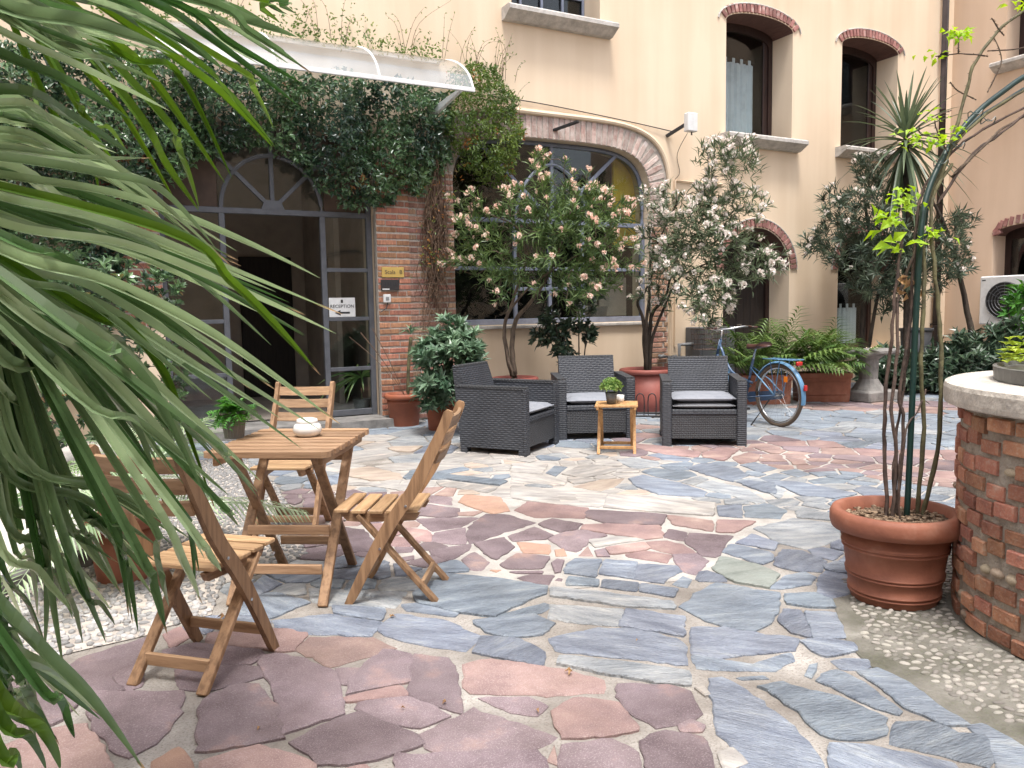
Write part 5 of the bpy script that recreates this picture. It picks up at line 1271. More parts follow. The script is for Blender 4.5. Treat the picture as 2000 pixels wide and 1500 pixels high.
    for z, q in ((.80, .88), (.86, .91), (.92, .94), (.98, .97), (1.04, 1.0)):
        hx_, hy_ = .13*q, .17*q; bk_.tube([(1.14-hx_, -hy_, z), (1.14+hx_, -hy_, z), (1.14+hx_, hy_, z), (1.14-hx_, hy_, z)], .004, 4, closed=True)
    for k in range(8): y = -.15+.3*k/7; bk_.tube([(1.14-.13, y*1.1, 1.04), (1.14-.115, y, .8), (1.14+.115, y, .8), (1.14+.13, y*1.1, 1.04)], .0025, 4)
    for k in range(6): x = -.11+.22*k/5; bk_.tube([(1.14+x*1.1, -.17, 1.04), (1.14+x, -.15, .8), (1.14+x, .15, .8), (1.14+x*1.1, .17, 1.04)], .0025, 4)
    obj('basket', bk_, M['stem_brown'], T, **L)
    obj('kickstand', MB().tube([(.06, .07, .30), (.20, .20, .01)], .009, 6), M['black_metal'], T, **L)
    cr = MB(); cr.tube([bb+Vector((0, -.07, 0)), bb+Vector((0, .07, 0))], .02, 10); cr.tube([bb+Vector((0, .07, 0)), bb+Vector((-.12, .075, -.11))], .009, 6); cr.tube([bb+Vector((0, -.07, 0)), bb+Vector((.12, -.075, .11))], .009, 6); obj('crank', cr, M['chrome'], T, **L)
    for (q, s) in ((Vector((-.12, .12, -.11)), 1), (Vector((.12, -.12, .11)), -1)): obj('pedal', MB().box(tuple(bb+q-Vector((.04, .04, .012))), tuple(bb+q+Vector((.04, .04, .012))), bev=.004), M['black_metal'], T, **L)
    obj('chain_guard', MB().prism([(.02, .30), (.5, .22), (.56, .28), (.5, .34), (.02, .39), (-.03, .345)], 'y', -.062, -.05), M['bike_dark'], T, **L)
bike()
# bicycle stand between the armchairs
p = G(1262, 816); BS = thing('bicycle_stand', 'low black metal bicycle stand with hoops between the two armchairs', 'bicycle stand', (p.x, p.y, 0), math.atan2(us.y, us.x))
for s in (0, .30): obj('base_bar', MB().box((-.28, s-.02, .0), (.28, s+.02, .03), bev=.004), M['black_metal'], BS, local=True)
for k in range(4): x = -.21+.14*k; obj('hoop', MB().tube(spline([(x-.045, 0, .03), (x-.045, 0, .24), (x, 0, .29), (x+.045, 0, .24), (x+.045, 0, .03)], 4), .007, 6), M['black_metal'], BS, local=True, smooth=True)
# stone bench and grey tub against the far wall
q = G(1695, 782); SB = thing('stone_table', 'weathered grey stone pedestal table half hidden in the dark shrubs', 'table', (q.x, q.y, 0))
obj('seat_slab', MB().box((q.x-.40, q.y-.2, .62), (q.x+.40, q.y+.22, .70), bev=.025), M['step'], SB)
obj('pedestal', MB().lathe([(.20, .62), (.13, .56), (.12, .30), (.17, .22), (.22, .15)], 16, (q.x, q.y, 0)), M['step'], SB); obj('base_step', MB().box((q.x-.30, q.y-.26, 0), (q.x+.30, q.y+.26, .15), bev=.02), M['step'], SB)
q = G(1786, 760); GT = thing('grey_tub', 'dark grey plastic tub standing behind the rose stems', 'tub', (q.x, q.y, 0))
obj('tub', MB().lathe([(0, 0), (.18, 0), (.22, .92), (.20, .93), (.15, .5)], 24, (q.x, q.y, 0)), M['grey_plastic'], GT, smooth=True); obj('rim', MB().lathe([(.215, .88), (.24, .89), (.24, .93), (.2, .932)], 24, (q.x, q.y, 0)), M['grey_plastic'], GT, smooth=True)
# fallen leaves on the paving
for i, (x, y, s_, lab) in enumerate(((1118, 1312, .05, 'yellow fallen leaf on the long pink flagstone in front'), (1048, 1386, .035, 'brown curled leaf on the purple paving at the bottom centre'), (872, 1372, .03, 'tiny brown leaf at the joint of a tall purple flagstone'),
     (782, 1384, .03, 'pale star-shaped leaf on the purple flagstone at lower left'), (762, 1206, .04, 'tan fallen leaf by the foot of the lone wooden chair'), (508, 1421, .03, 'light tan leaf on the lower left purple flagstone'), (627, 1158, .035, 'dark dry leaf beside the front leg of the table'), (1246, 1250, .025, 'small yellow leaf on the blue paving in the middle'), (440, 1205, .06, 'large tan leaf under the nearest chair'))):
    p = G(x, y, .014); mb = MB(); a = rnd(0, 6.28); s_ *= .6
    for k in range(1 if i % 2 else 2): mb.leaf(p+Vector((0, 0, .002)), Vector((math.cos(a+k*1.1), math.sin(a+k*1.1), .15)), Vector((rnd(-.3, .3), rnd(-.3, .3), 1)), s_, s_*.5, .5, .25, .3)
    tag(obj('fallen_leaf', mb, M['dead_leaf']), lab, 'leaf', 'fallen leaves on the paving')
# ================================================================== VEGETATION
def twigs(mb, nodes, targets, r_tip=.004, r_base=.012, n=4, bend=.15):
    """join every target to the nearest growing point; nodes = list of Vectors already on the skeleton"""
    nodes = [Vector(q) for q in nodes]; base = nodes[0]
    for t in sorted(targets, key=lambda q: min((q-k).length for k in nodes)):
        b = min(nodes, key=lambda k: (t-k).length+.35*max(0, (k-base).length-(t-base).length)); L = (t-b).length
        if L < .02: continue
        m = (b+t)/2+rvec()*L*bend; m2 = b*.25+t*.75+rvec()*L*bend*.6
        mb.tube([b, m, m2, t], [r_base*.6, r_base*.45, r_tip*1.3, r_tip], n, cap=False); nodes += [m, t]
    return nodes
def blobs(lst, n, dep, spread):
    """points in a volume given by discs (px, py, radius px, weight)"""
    out = []; tot = sum(q[3] for q in lst)
    for (x, y, r_, w_) in lst:
        for _ in range(int(n*w_/tot)):
            while True:
                u, v, t = rnd(-1, 1), rnd(-1, 1), rnd(-1, 1)
                if u*u+v*v+t*t < 1: break
            out.append(D(x+u*r_, y+v*r_, dep+t*spread))
    return out
def rosette(mb, p, d, n, L, wd, spread=.9, curl=.12, v0=.5, dv=.25, wide=.5):
    d = d.normalized(); _, a, b = basis(d)
    for k in range(n):
        an = k*2.4+rnd(-.3, .3); e = spread*rnd(.6, 1.25); q = (d*math.cos(e)+(a*math.cos(an)+b*math.sin(an))*math.sin(e))
        mb.leaf(p-d*rnd(0, L*.5), q, d+rvec()*.3, L*rnd(.7, 1.15), wd*rnd(.8, 1.15), min(1, max(0, v0+rnd(-dv, dv))), curl*rnd(.3, 1.6), .12, wide)
def flower_cluster_mesh(mat, n=11, r_=.05, pet=.028, seed=0):
    mb = MB(); rg = random.Random(seed); mb.tube([(0, 0, -.03), (0, 0, .6*r_)], [.004, .5*r_], 5, val=.6)
    for _ in range(n):
        d = Vector((rg.gauss(0, 1), rg.gauss(0, 1), rg.gauss(.4, .8))).normalized(); p = d*r_*rg.uniform(.4, 1); _, a, b = basis(d)
        v0 = rg.uniform(.1, 1)
        for k in range(5): q = (a*math.cos(k*1.257)+b*math.sin(k*1.257))*.85+d*.5; mb.leaf(p, q, d, pet*rg.uniform(.8, 1.2), pet*.75, min(1, max(0, v0+rg.uniform(-.15, .15))), -.1, .1, .6)
    return mesh_of('flower_cluster', mb, mat)
def oleander(label, pot_c, pot_r, pot_h, potmat, stems, bl, ncl, dep, spread, leafm, petm, nflower, fl_r, seed, L=.12, flower_top=None, barkm='bark', nl=10):
    random.seed(seed); T = thing('oleander', label, 'oleander', tuple(pot_c))
    if pot_r: pot_thing(T, pot_r, pot_r*.78, pot_h, pot_c, potmat, rim=.03, rimh=.06)
    nodes = []
    for st in stems:
        pts = spline([D(x, y, d_) for x, y, d_, r_ in st], 5); n = len(pts); rr = [st[0][3]+(st[-1][3]-st[0][3])*i/(n-1) for i in range(n)]
        obj('trunk', MB().tube([q+Vector((noise.noise(q*9)*.012, noise.noise(q*9+Vector((5, 0, 0)))*.012, 0)) for q in pts], rr, 9), M[barkm], T, smooth=True); nodes += pts[n//2:]
    pts = blobs(bl, ncl, dep, spread); tw = MB(); twigs(tw, nodes, pts, .0035, .012, 4); obj('twig_mass', tw, M[barkm], T, smooth=True, kind='stuff')
    ctr = sum(pts, Vector())/len(pts); lf = MB(); top = []
    for p in pts:
        d = ((p-ctr).normalized()*.8+Vector((0, 0, .55))+rvec()*.55).normalized(); v0 = rnd(.15, .85)
        rosette(lf, p, d, nl, L, L*.13, .85, .1, v0, .2)
        for j in range(2): rosette(lf, p-d*L*(.6+.6*j)+rvec()*.03, d, 4, L*.95, L*.13, 1.2, .12, v0-.1, .2)
        top.append((p, d))
    obj('foliage', lf, M[leafm], T, kind='stuff')
    fm = [flower_cluster_mesh(M[petm], 10, fl_r, fl_r*.62, k) for k in range(5)]; MI = MWI[T.name]
    random.shuffle(top)
    top.sort(key=lambda q: -((q[0]-ctr).length+.25*(q[0].z-ctr.z)-.9*(q[0]-ctr).dot(fw)+rnd(0, .5)))
    for p, d in top[:nflower]:
        piece('flower_cluster', random.choice(fm), MI @ (p+d*.05), T, (rnd(0, .6), rnd(0, .6), rnd(0, 6)), (rnd(.6, 1.15),)*3)
    return T
# pink oleander in front of the arched window
pc = D(1005, 745, 9.4); pc.z = 0
oleander('salmon-flowered oleander with twisted trunks in a red tub before the arched window', (pc.x, pc.y, 0), 0.285, .52, M['terracotta_red'],
    [[(1003, 740, 9.40, .03), (990, 690, 9.40, .024), (985, 640, 9.38, .022), (1000, 590, 9.35, .02), (1025, 520, 9.30, .016), (1015, 450, 9.20, .01), (960, 420, 9.10, .006)],
     [(1006, 738, 9.40, .036), (1000, 680, 9.40, .028), (1008, 625, 9.40, .026), (1040, 585, 9.40, .022), (1080, 520, 9.30, .018), (1110, 430, 9.20, .011), (1130, 360, 9.20, .007)],
     [(1003, 735, 9.35, .02), (984, 660, 9.35, .015), (1000, 600, 9.30, .013), (1060, 540, 9.25, .012), (1160, 480, 9.20, .009), (1200, 450, 9.20, .006)]],
    [(930, 470, 60, 1.0), (1010, 420, 75, 1.5), (1090, 380, 75, 1.5), (1080, 500, 85, 2.0), (1160, 430, 80, 1.8), (1195, 510, 60, 1.1), (970, 540, 55, .8), (1130, 560, 60, .9), (1060, 330, 40, .4), (900, 400, 40, .35), (1215, 400, 35, .4), (890, 500, 30, .3)],
    350, 9.15, .48, 'oleander', 'petal_pink', 150, .036, 31, .145)
pc = D(1265, 735, 10.12); pc.z = 0
oleander('white-flowered oleander with dark bundled trunk in a round red tub', (pc.x, pc.y, 0), .36, .54, M['terracotta_red'],
    [[(1262, 730, 10.10, .03), (1258, 660, 10.10, .024), (1256, 620, 10.10, .02), (1245, 590, 10.10, .016), (1265, 560, 10.05, .012), (1290, 480, 10.00, .008)],
     [(1266, 730, 10.10, .034), (1268, 660, 10.10, .028), (1275, 610, 10.10, .02), (1300, 580, 10.05, .017), (1310, 540, 10.00, .013), (1340, 440, 9.90, .008)],
     [(1263, 728, 10.07, .028), (1262, 640, 10.07, .022), (1268, 580, 10.05, .018), (1275, 500, 10.00, .014), (1330, 380, 9.90, .008)],
     [(1268, 728, 10.07, .024), (1275, 660, 10.05, .018), (1298, 600, 10.00, .014), (1330, 540, 9.95, .012), (1420, 500, 9.85, .008)]],
    [(1300, 470, 60, 1.2), (1360, 430, 65, 1.3), (1400, 360, 55, 1.0), (1440, 300, 45, .8), (1340, 530, 70, 1.4), (1420, 480, 60, 1.1), (1480, 500, 45, .6), (1400, 570, 55, .9), (1290, 380, 40, .5), (1270, 560, 40, .4), (1460, 400, 40, .5), (1520, 510, 22, .2), (1370, 610, 40, .5), (1395, 290, 30, .3)],
    290, 9.85, .48, 'oleander_grey', 'petal_white', 210, .048, 32, .16, barkm='bark_dark')
# dark oleander tree in the corner
pc = D(1690, 690, 12.1); pc.z = 0
oleander('tall dark-leaved oleander tree against the corner behind the rose stems', (pc.x, pc.y, 0), 0, 0, None,
    [[(1690, 762, 12.10, .06), (1683, 640, 12.10, .055), (1690, 560, 12.05, .05), (1700, 480, 12.00, .035), (1690, 400, 11.90, .02)],
     [(1900, 660, 11.90, .05), (1890, 610, 11.90, .048), (1870, 520, 11.85, .04), (1845, 440, 11.80, .03), (1820, 390, 11.80, .018)],
     [(1695, 690, 12.00, .03), (1720, 560, 11.90, .025), (1770, 460, 11.80, .018), (1800, 420, 11.70, .01)]],
    [(1640, 470, 55, 1.0), (1690, 400, 60, 1.2), (1700, 520, 65, 1.3), (1760, 440, 65, 1.2), (1800, 520, 60, .9), (1640, 400, 40, .5), (1850, 470, 45, .7), (1590, 470, 30, .3), (1700, 330, 40, .5), (1870, 520, 35, .4), (1760, 570, 50, .6), (1880, 430, 28, .25)],
    330, 11.7, .6, 'oleander_dark', 'petal_white', 34, .038, 33, .17, barkm='bark_dark', nl=15)
random.seed(51)
# dracaena behind the rose
def dracaena(label, top, base, n, L, mat, wd=.035, lo=-1.2, seed=1):
    random.seed(seed); T = thing('dracaena', label, 'dracaena', (base.x, base.y, 0)); obj('trunk', MB().tube(spline([base, base*.5+top*.5+Vector((.05, 0, 0)), top], 5), .05, 9), M['bark_dark'], T, smooth=True)
    for k in range(n):
        a = k*2.39996+rnd(-.2, .2); u = k/n; e = 1.35-(1.35-lo)*u+rnd(-.12, .12); d = Vector((math.cos(a)*math.cos(e), math.sin(a)*math.cos(e), math.sin(e))); LL = L*rnd(.75, 1.1); p = top+Vector((0, 0, .12-.3*u))
        mb = MB(); droop = (.10+.55*u)*LL
        mb.blade([p+d*LL*t+Vector((0, 0, -droop*t**2.2)) for t in (0, .15, .3, .5, .7, .88, 1)], wd*rnd(.8, 1.1), Vector((-d.x*.5, -d.y*.5, 1)), .22, .75, rnd(0, 1)*(1 if u < .7 else .7)); obj('leaf', mb, M[mat], T)
tp = D(1768, 275, 11.6); bs = D(1770, 700, 11.7); bs.z = 0
dracaena('tall dracaena with spiky leaf crown behind the rose stems', tp, bs, 110, 1.0, 'yucca', .06, -1.4, 5)
# dark laurel shrubs under the wing
def shrub(name, label, cat, base, pts, L, wd, mat, nl, barkm='bark_dark', stems=5, seed=2, group=None, spread=.95, pot=None, srad=.016):
    random.seed(seed); T = thing(name, label, cat, (base.x, base.y, 0), group=group)
    if pot: pot_thing(T, *pot)
    z0 = base.z; mb = MB(); nodes = [Vector((base.x, base.y, z0))]
    ctr = sum(pts, Vector())/len(pts); st = [Vector((base.x+rnd(-.05, .05), base.y+rnd(-.05, .05), z0)) for _ in range(stems)]
    for s_ in st: t = ctr+rvec()*.25; q = spline([s_, s_*.5+t*.5+rvec()*.05, t], 4); mb.tube(q, [srad*(1-.6*i/(len(q)-1)) for i in range(len(q))], 6); nodes += q[2:]
    twigs(mb, nodes, pts, .003, .008, 4); obj('stem_mass', mb, M[barkm], T, smooth=True, kind='stuff'); lf = MB()
    for p in pts: d = ((p-ctr).normalized()*.7+Vector((0, 0, .6))+rvec()*.5).normalized(); rosette(lf, p, d, nl, L, wd, spread, .12, rnd(.1, .8), .2)
    obj('foliage', lf, M[mat], T, kind='stuff'); return T
def gp(x, y): q = G(x, y); return q
b = G(1760, 772); shrub('laurel_shrub', 'low dark glossy shrub between the stone bench and the rose stems', 'shrub', b, [q for q in blobs([(1735, 720, 42, 1.2), (1770, 730, 36, 1), (1700, 725, 26, .8)], 240, 11.5, .35)], .18, .05, 'laurel', 8, seed=61, group='dark glossy shrubs under the wing')
b = G(1870, 772); shrub('laurel_shrub', 'wide dark glossy shrub right of the rose stems by the wing wall', 'shrub', b, [q for q in blobs([(1845, 715, 45, 1.2), (1890, 690, 45, 1.2), (1850, 745, 30, .6), (1880, 740, 30, .6)], 330, 11.5, .45)], .18, .05, 'laurel', 8, seed=62, group='dark glossy shrubs under the wing')
b = G(1975, 765); shrub('laurel_shrub', 'dark glossy shrub below the air conditioner behind the well', 'shrub', b, [q for q in blobs([(1950, 680, 45, 1.2), (1990, 660, 45, 1.0), (1960, 730, 35, .8), (2030, 690, 50, .8)], 330, 11.8, .45)], .18, .05, 'laurel', 8, seed=63, group='dark glossy shrubs under the wing')
b = G(1990, 770); shrub('green_shrub', 'fresh green leafy shoot rising in front of the air conditioner', 'shrub', b, [q for q in blobs([(1985, 600, 25, 1), (1995, 575, 20, .7), (1990, 640, 18, .6)], 40, 11.8, .18)], .17, .055, 'herb', 6, seed=64)
# potted tobira shrub left of the armchairs, dry-stemmed pot by the pier
p1 = D(880, 836, 8.6); c2 = G(872, 842); c2 = c2+Vector((.0, .12, 0))
shrub('tobira_shrub', 'round green shrub in a terracotta pot beside the left armchair', 'shrub', Vector((c2.x, c2.y, .3)), blobs([(870, 700, 55, 1.4), (915, 690, 32, .7), (860, 760, 45, 1.0), (835, 690, 26, .5), (880, 660, 40, .7), (905, 740, 35, .6), (925, 665, 20, .25)], 230, 8.35, .32), .14, .046, 'shrub', 12, 'bark', 6, 65, pot=(.19, .15, .34, (c2.x, c2.y, 0), M['terracotta_brown']))
c1 = G(797, 836)+Vector((.03, .19, 0)); DP = thing('potted_cane', 'terracotta pot with a bare cane and a few dry shoots by the pier', 'plant pot', (c1.x, c1.y, 0))
pot_thing(DP, .225, .165, .38, (c1.x, c1.y, 0), M['terracotta_brown'], rimh=.06, bands=(.75,))
random.seed(66)
obj('cane', MB().tube(spline([(c1.x+.05, c1.y, .33), (c1.x+.07, c1.y, .7), (c1.x+.10, c1.y-.02, 1.02)], 5), .020, 7), M['stem_green'], DP, smooth=True)
for k in range(5): a = rnd(-.6, .6); obj('dry_shoot', MB().tube(spline([(c1.x+.02, c1.y, .34), (c1.x-.15+a*.3, c1.y-.05, .75), (c1.x-.32+a*.6, c1.y-.05, 1.15+a*.2)], 5), .003, 4), M['dry_vine'], DP)
lf = MB(); p = Vector((c1.x+.10, c1.y-.02, 1.05))
for k in range(16): a = rnd(0, 6.28); e = rnd(.2, 1.3); lf.leaf(p, Vector((math.cos(a)*math.cos(e), math.sin(a)*math.cos(e), math.sin(e))), Vector((0, 0, 1)), rnd(.12, .22), .035, rnd(.3, 1), .3)
obj('leaf_tuft', lf, M['shrub'], DP)
# camellia behind the middle armchair
cc = G(1115, 800); b = D(1125, 760, 9.9); b.z = .0
shrub('camellia', 'thin dark-leaved camellia behind the middle armchair', 'shrub', b, blobs([(1065, 645, 32, 1), (1090, 660, 25, .7), (1125, 560, 40, .9), (1150, 590, 28, .6), (1100, 690, 22, .5), (1150, 665, 14, .2), (1080, 620, 20, .4), (1150, 640, 20, .4), (1118, 640, 22, .4)], 170, 9.8, .22), .115, .05, 'laurel', 6, 'bark_dark', 4, 67, srad=.014)
# palms in long terracotta planters
def frond(p, d, L, droop, nleaf, wd, mat, T, LL=.22, val=.5):
    mb = MB(); pts = [p+d*L*t+Vector((0, 0, -droop*L*t**2)) for t in [i/9 for i in range(10)]]; mb.tube(pts, [.006-.005*i/9 for i in range(10)], 4, cap=False, val=.8)
    for i in range(nleaf):
        t = .22+.78*i/(nleaf-1); k = min(8, int(t*9)); f_ = t*9-k; q = pts[k]*(1-f_)+pts[k+1]*f_; tg = (pts[k+1]-pts[k]).normalized(); sd_ = tg.cross(Vector((0, 0, 1))).normalized()
        for s in (-1, 1):
            dd = (tg*.75+sd_*s*.8+Vector((0, 0, -.12))).normalized(); l_ = LL*(math.sin(math.pi*(.18+.75*t))**.7)*rnd(.85, 1.1)
            mb.leaf(q, dd, Vector((0, 0, 1)), l_, wd, min(1, max(0, val+rnd(-.25, .25))), .22, .1, .4)
    return obj('frond', mb, M[mat], T)
def planter(label, c, rz, n, seed, up_=1.0, wd=.72):
    random.seed(seed); T = thing('palm_planter', label, 'planter', (c.x, c.y, 0), rz, 'terracotta planters of parlour palms'); q = Vector((0, 0, 0)); a, b_, h = wd/2, .17, .40
    mb = MB(); lv = [(.90, .84, 0), (.92, .87, .06), (.95, .93, h-.07)]; vs = []
    for (sx, sy, z) in lv: vs += [(-a*sx, -b_*sy, z), (a*sx, -b_*sy, z), (a*sx, b_*sy, z), (-a*sx, b_*sy, z)]
    mb.add(vs, [(0, 3, 2, 1)]+[(l*4+i, l*4+(i+1) % 4, l*4+4+(i+1) % 4, l*4+4+i) for l in range(2) for i in range(4)]); P = obj('trough', mb, M['terracotta'], T, local=True)
    obj('rim', MB().box((-a, -b_, h-.075), (a, -b_+.035, h), bev=.006).box((-a, b_-.035, h-.0752), (a, b_, h-.0002), bev=.006).box((-a, -b_+.036, h-.0753), (-a+.035, b_-.036, h-.0003), bev=.006).box((a-.035, -b_+.036, h-.0753), (a, b_-.036, h-.0003), bev=.006), M['terracotta'], P, local=True)
    obj('panel', MB().box((-a*.78, -b_*.965, .10), (a*.78, -b_*.90, .28), bev=.008), M['terracotta'], P, local=True)
    obj('soil', MB().box((-a+.03, -b_+.03, h-.09), (a-.03, b_-.03, h-.05)), M['soil'], T, local=True)
    Mw = MWI[T.name].inverted()
    for k in range(n):
        p = Mw @ Vector((rnd(-a*.8, a*.8), rnd(-.08, .08), h-.05)); an = rnd(0, 6.28); e = rnd(.55, 1.35); L = rnd(.5, .85)*up_
        frond(p, Vector((math.cos(an)*math.cos(e), math.sin(an)*math.cos(e), math.sin(e))), L, rnd(.15, .5), 11, .034, 'areca', T, .33, rnd(.2, .8))
    return T
ru = -R(32)
c = G(1622, 787)+Vector((.05, .2, 0)); planter('terracotta planter of parlour palm right of the bicycle wheel', c, ru, 46, 71, 1.3)
c = G(1515, 793)+Vector((.05, .25, 0)); planter('terracotta planter of parlour palm behind the bicycle', c, ru, 44, 72, 1.4, .66)
# small plants on the tables
p = G(1194, 789, .448); c = (p.x, p.y, .448); PB = thing('small_plant', 'small pale green plant in a grey pot on the side table', 'potted plant', c)
obj('pot', MB().lathe([(0, 0), (.038, 0), (.055, .105), (.049, .105), (.045, .08), (0, .08)], 24, c), M['zinc'], PB, smooth=True); random.seed(73); mb = MB()
for k in range(300):
    d = rvec(); d.z = abs(d.z)*.9+.1; p_ = Vector((c[0], c[1], c[2]+.13))+Vector((d.x*.10, d.y*.10, d.z*.11))*rnd(.5, 1); rosette(mb, p_, d+rvec()*.4, 4, .032, .017, .9, .1, rnd(0, 1), .2)
obj('foliage', mb, M['box'], PB, kind='stuff')
p = G(1211, 786, .448); cpm = thing('cup', 'white cup behind the small plant on the side table', 'cup', (p.x+.02, p.y+.03, .448)); c_ = (p.x+.02, p.y+.03, .448)
obj('cup_body', MB().lathe([(0, 0), (.03, 0), (.038, .02), (.04, .065), (.036, .065), (.033, .015), (0, .01)], 20, c_), M['ceramic'], cpm, smooth=True)
p = G(458, 855, .711); c = (p.x, p.y, .711); HB = thing('potted_herb', 'bright green parsley-like herb in a ribbed grey pot on the bistro table', 'potted plant', c)
mb = MB(); n = 20; vs = []
for (r_, z) in ((.045, 0), (.06, .115), (.065, .118), (.065, .132), (.056, .132), (.05, .10)):
    for k in range(n*2): a = math.pi*k/n; rr = r_*(1.0 if k % 2 else .95); vs.append((c[0]+rr*math.cos(a), c[1]+rr*math.sin(a), c[2]+z))
mb.add(vs, [(l*40+k, l*40+(k+1) % 40, l*40+40+(k+1) % 40, l*40+40+k) for l in range(5) for k in range(40)]); obj('pot', mb, M['zinc'], HB)
random.seed(74); mb = MB()
for k in range(46):
    a = rnd(0, 6.28); e = rnd(.1, 1.4); d = Vector((math.cos(a)*math.cos(e), math.sin(a)*math.cos(e), math.sin(e))); L = rnd(.08, .16); p_ = Vector((c[0], c[1], c[2]+.11)); pts = [p_+d*L*t+Vector((0, 0, -.07*t*t)) for t in (0, .4, .7, 1)]; mb.tube(pts, .0015, 3, cap=False, val=.4); v0 = rnd(.1, 1)
    for j in range(9):
        t = .3+.7*j/8; q = p_+d*L*t+Vector((0, 0, -.07*t*t)); sd_ = d.cross(Vector((0, 0, 1))).normalized()
        for s in (-1, 1): mb.leaf(q, d*.5+sd_*s+rvec()*.2, Vector((0, 0, 1)), rnd(.03, .05), .014, min(1, max(0, v0+rnd(-.2, .2))), .2)
obj('foliage', mb, M['herb'], HB, kind='stuff')
# spider plant inside the right door pane
SPd = thing('spider_plant', 'yellow-green strap-leaved plant at the foot of the glazed entrance', 'plant', (2.72, YF-.12, .105)); random.seed(75)
obj('pot', MB().lathe([(0, 0), (.08, 0), (.11, .18), (.09, .18), (0, .15)], 20, (2.86, YF+.24, .105)), M['zinc'], SPd)
for k in range(18):
    a = rnd(0, 6.28); e = rnd(-.1, 1.1); d = Vector((math.cos(a)*math.cos(e), math.sin(a)*math.cos(e)*.45, math.sin(e))); L = rnd(.35, .6); mb = MB(); mb.blade([Vector((2.86, YF+.24, .55))+d*L*t+Vector((0, 0, -.55*L*t**2)) for t in (0, .25, .5, .75, 1)], .028, Vector((0, -1, .6)), .2, .7, rnd(.2, 1)); obj('leaf', mb, M['areca'], SPd)
obj('stem', MB().tube([(2.86, YF+.24, .28), (2.86, YF+.24, .56)], .015, 6), M['stem_green'], SPd)
# ------------------------------------------------------------------ jasmine over the entrance
random.seed(81)
def leafmass(pts, L, wd, mb, v=lambda p: rnd(0, .85), out=Vector((0, -1, .25)), n=3):
    for p in pts:
        d0 = (out+rvec()*.9).normalized(); v0 = v(p)
        for j in range(n): d = (d0+rvec()*.8+Vector((0, 0, -.35))).normalized(); mb.leaf(p+rvec()*.03, d, out+rvec()*.7, L*rnd(.7, 1.2), wd*rnd(.8, 1.2), min(1, max(0, v0+rnd(-.12, .12))), .12, .15, .45)
def jv(p):
    k = noise.noise(Vector((p.x*2.3, p.y*2.3, p.z*2.3)))
    if noise.noise(Vector((p.x*3.1+9, p.z*3.1, 4))) > .60 and random.random() < .5: return 1.0
    return max(0, min(.88, .28+k*.55+rnd(-.15, .25)))
def lower(x):   # bottom outline of the hanging jasmine along the wall
    pts = [(-3.0, .3), (-.6, .4), (.1, .7), (.35, 1.9), (.6, 2.45), (.75, 2.65), (1.15, 2.9), (1.6, 3.08), (2.05, 3.0), (2.35, 2.70), (2.6, 2.5), (2.95, 2.52), (3.3, 2.62), (3.6, 2.75), (3.85, 2.95), (4.0, 3.3)]
    for (a, za), (b_, zb) in zip(pts, pts[1:]):
        if a <= x <= b_: return za+(zb-za)*(x-a)/(b_-a)
    return 9
JA = thing('climbing_jasmine', 'dense dark green jasmine hanging over the glazed entrance under the canopy', 'climber', (1.8, YF, 2.4))
mb = MB(); pts = []
while len(pts) < 13500:
    x = rnd(-2.6, 3.95); z = rnd(.3, 3.86); lo = lower(x)+.13*noise.noise(Vector((x*5, 0, 3)))+.05*noise.noise(Vector((x*17, 0, 5)))
    if z < lo: continue
    th = .10+.50*min(1, (z-lo)/.5)*(.6+.85*noise.noise(Vector((x*2.2, z*2.2, 1))))+.20*noise.noise(Vector((x*6, z*6, 2)))
    if x > 3.5: th *= max(.25, (3.98-x)/.5)
    y = YF-.05-max(.04, th)*(rnd(0, 1)**.45) if len(pts) % 5 else YF-.05-rnd(0, .1); pts.append(Vector((x, y, z)))
leafmass(pts[:9000], .082, .036, mb, jv); leafmass(pts[9000:], .055, .024, mb, jv, n=4); obj('foliage', mb, M['jasmine'], JA, kind='stuff')
st = MB()
for k in range(46):
    x = rnd(-.2, 3.9); st.tube(spline([(x, YF-.05, max(2.0, min(3.3, lower(x)))+.12), (x+rnd(-.1, .1), YF-.09, 3.0), (x+rnd(-.2, .2), YF-.07, 3.8)], 4), rnd(.004, .012), 4)
obj('vine_mass', st, M['bark_dark'], JA, smooth=True, kind='stuff')
# young growth above the canopy and the lighter clump right of it
mb = MB(); pts = []
while len(pts) < 420:
    x = rnd(.2, 3.9); z = 4.22+abs(random.gauss(0, .13))*(.6+.7*max(0, noise.noise(Vector((x*1.6, 3, 0)))+.4))*1.3; pts.append(Vector((x, YF-.03-rnd(0, .16), z)))
leafmass(pts, .045, .02, mb, lambda p: rnd(0, .8), n=3); obj('foliage', mb, M['jasmine_young'], JA, kind='stuff')
JB = thing('climbing_jasmine', 'lighter green jasmine clump right of the canopy above the dry vine', 'climber', (4.4, YF, 2.9))
random.seed(82); mb = MB(); pts = []
while len(pts) < 1500:
    x, z = rnd(3.85, 5.05), rnd(2.75, 4.35); cxx, czz = 4.38+.10*(3.5-z), 3.55; q = ((x-cxx)/.50)**2+((z-czz)/.72)**2+.5*noise.noise(Vector((x*5, z*5, 7)))
    if q < 1: pts.append(Vector((x, YF-.05-.42*(1-q)**.5*rnd(.15, 1), z)))
leafmass(pts, .06, .022, mb, lambda p: 1.0 if noise.noise(p*4+Vector((3, 3, 3))) > .38 and random.random() < .6 else max(0, min(.88, .45+.6*noise.noise(p*2.5)+rnd(-.2, .2)))); obj('foliage', mb, M['jasmine_young'], JB, kind='stuff')
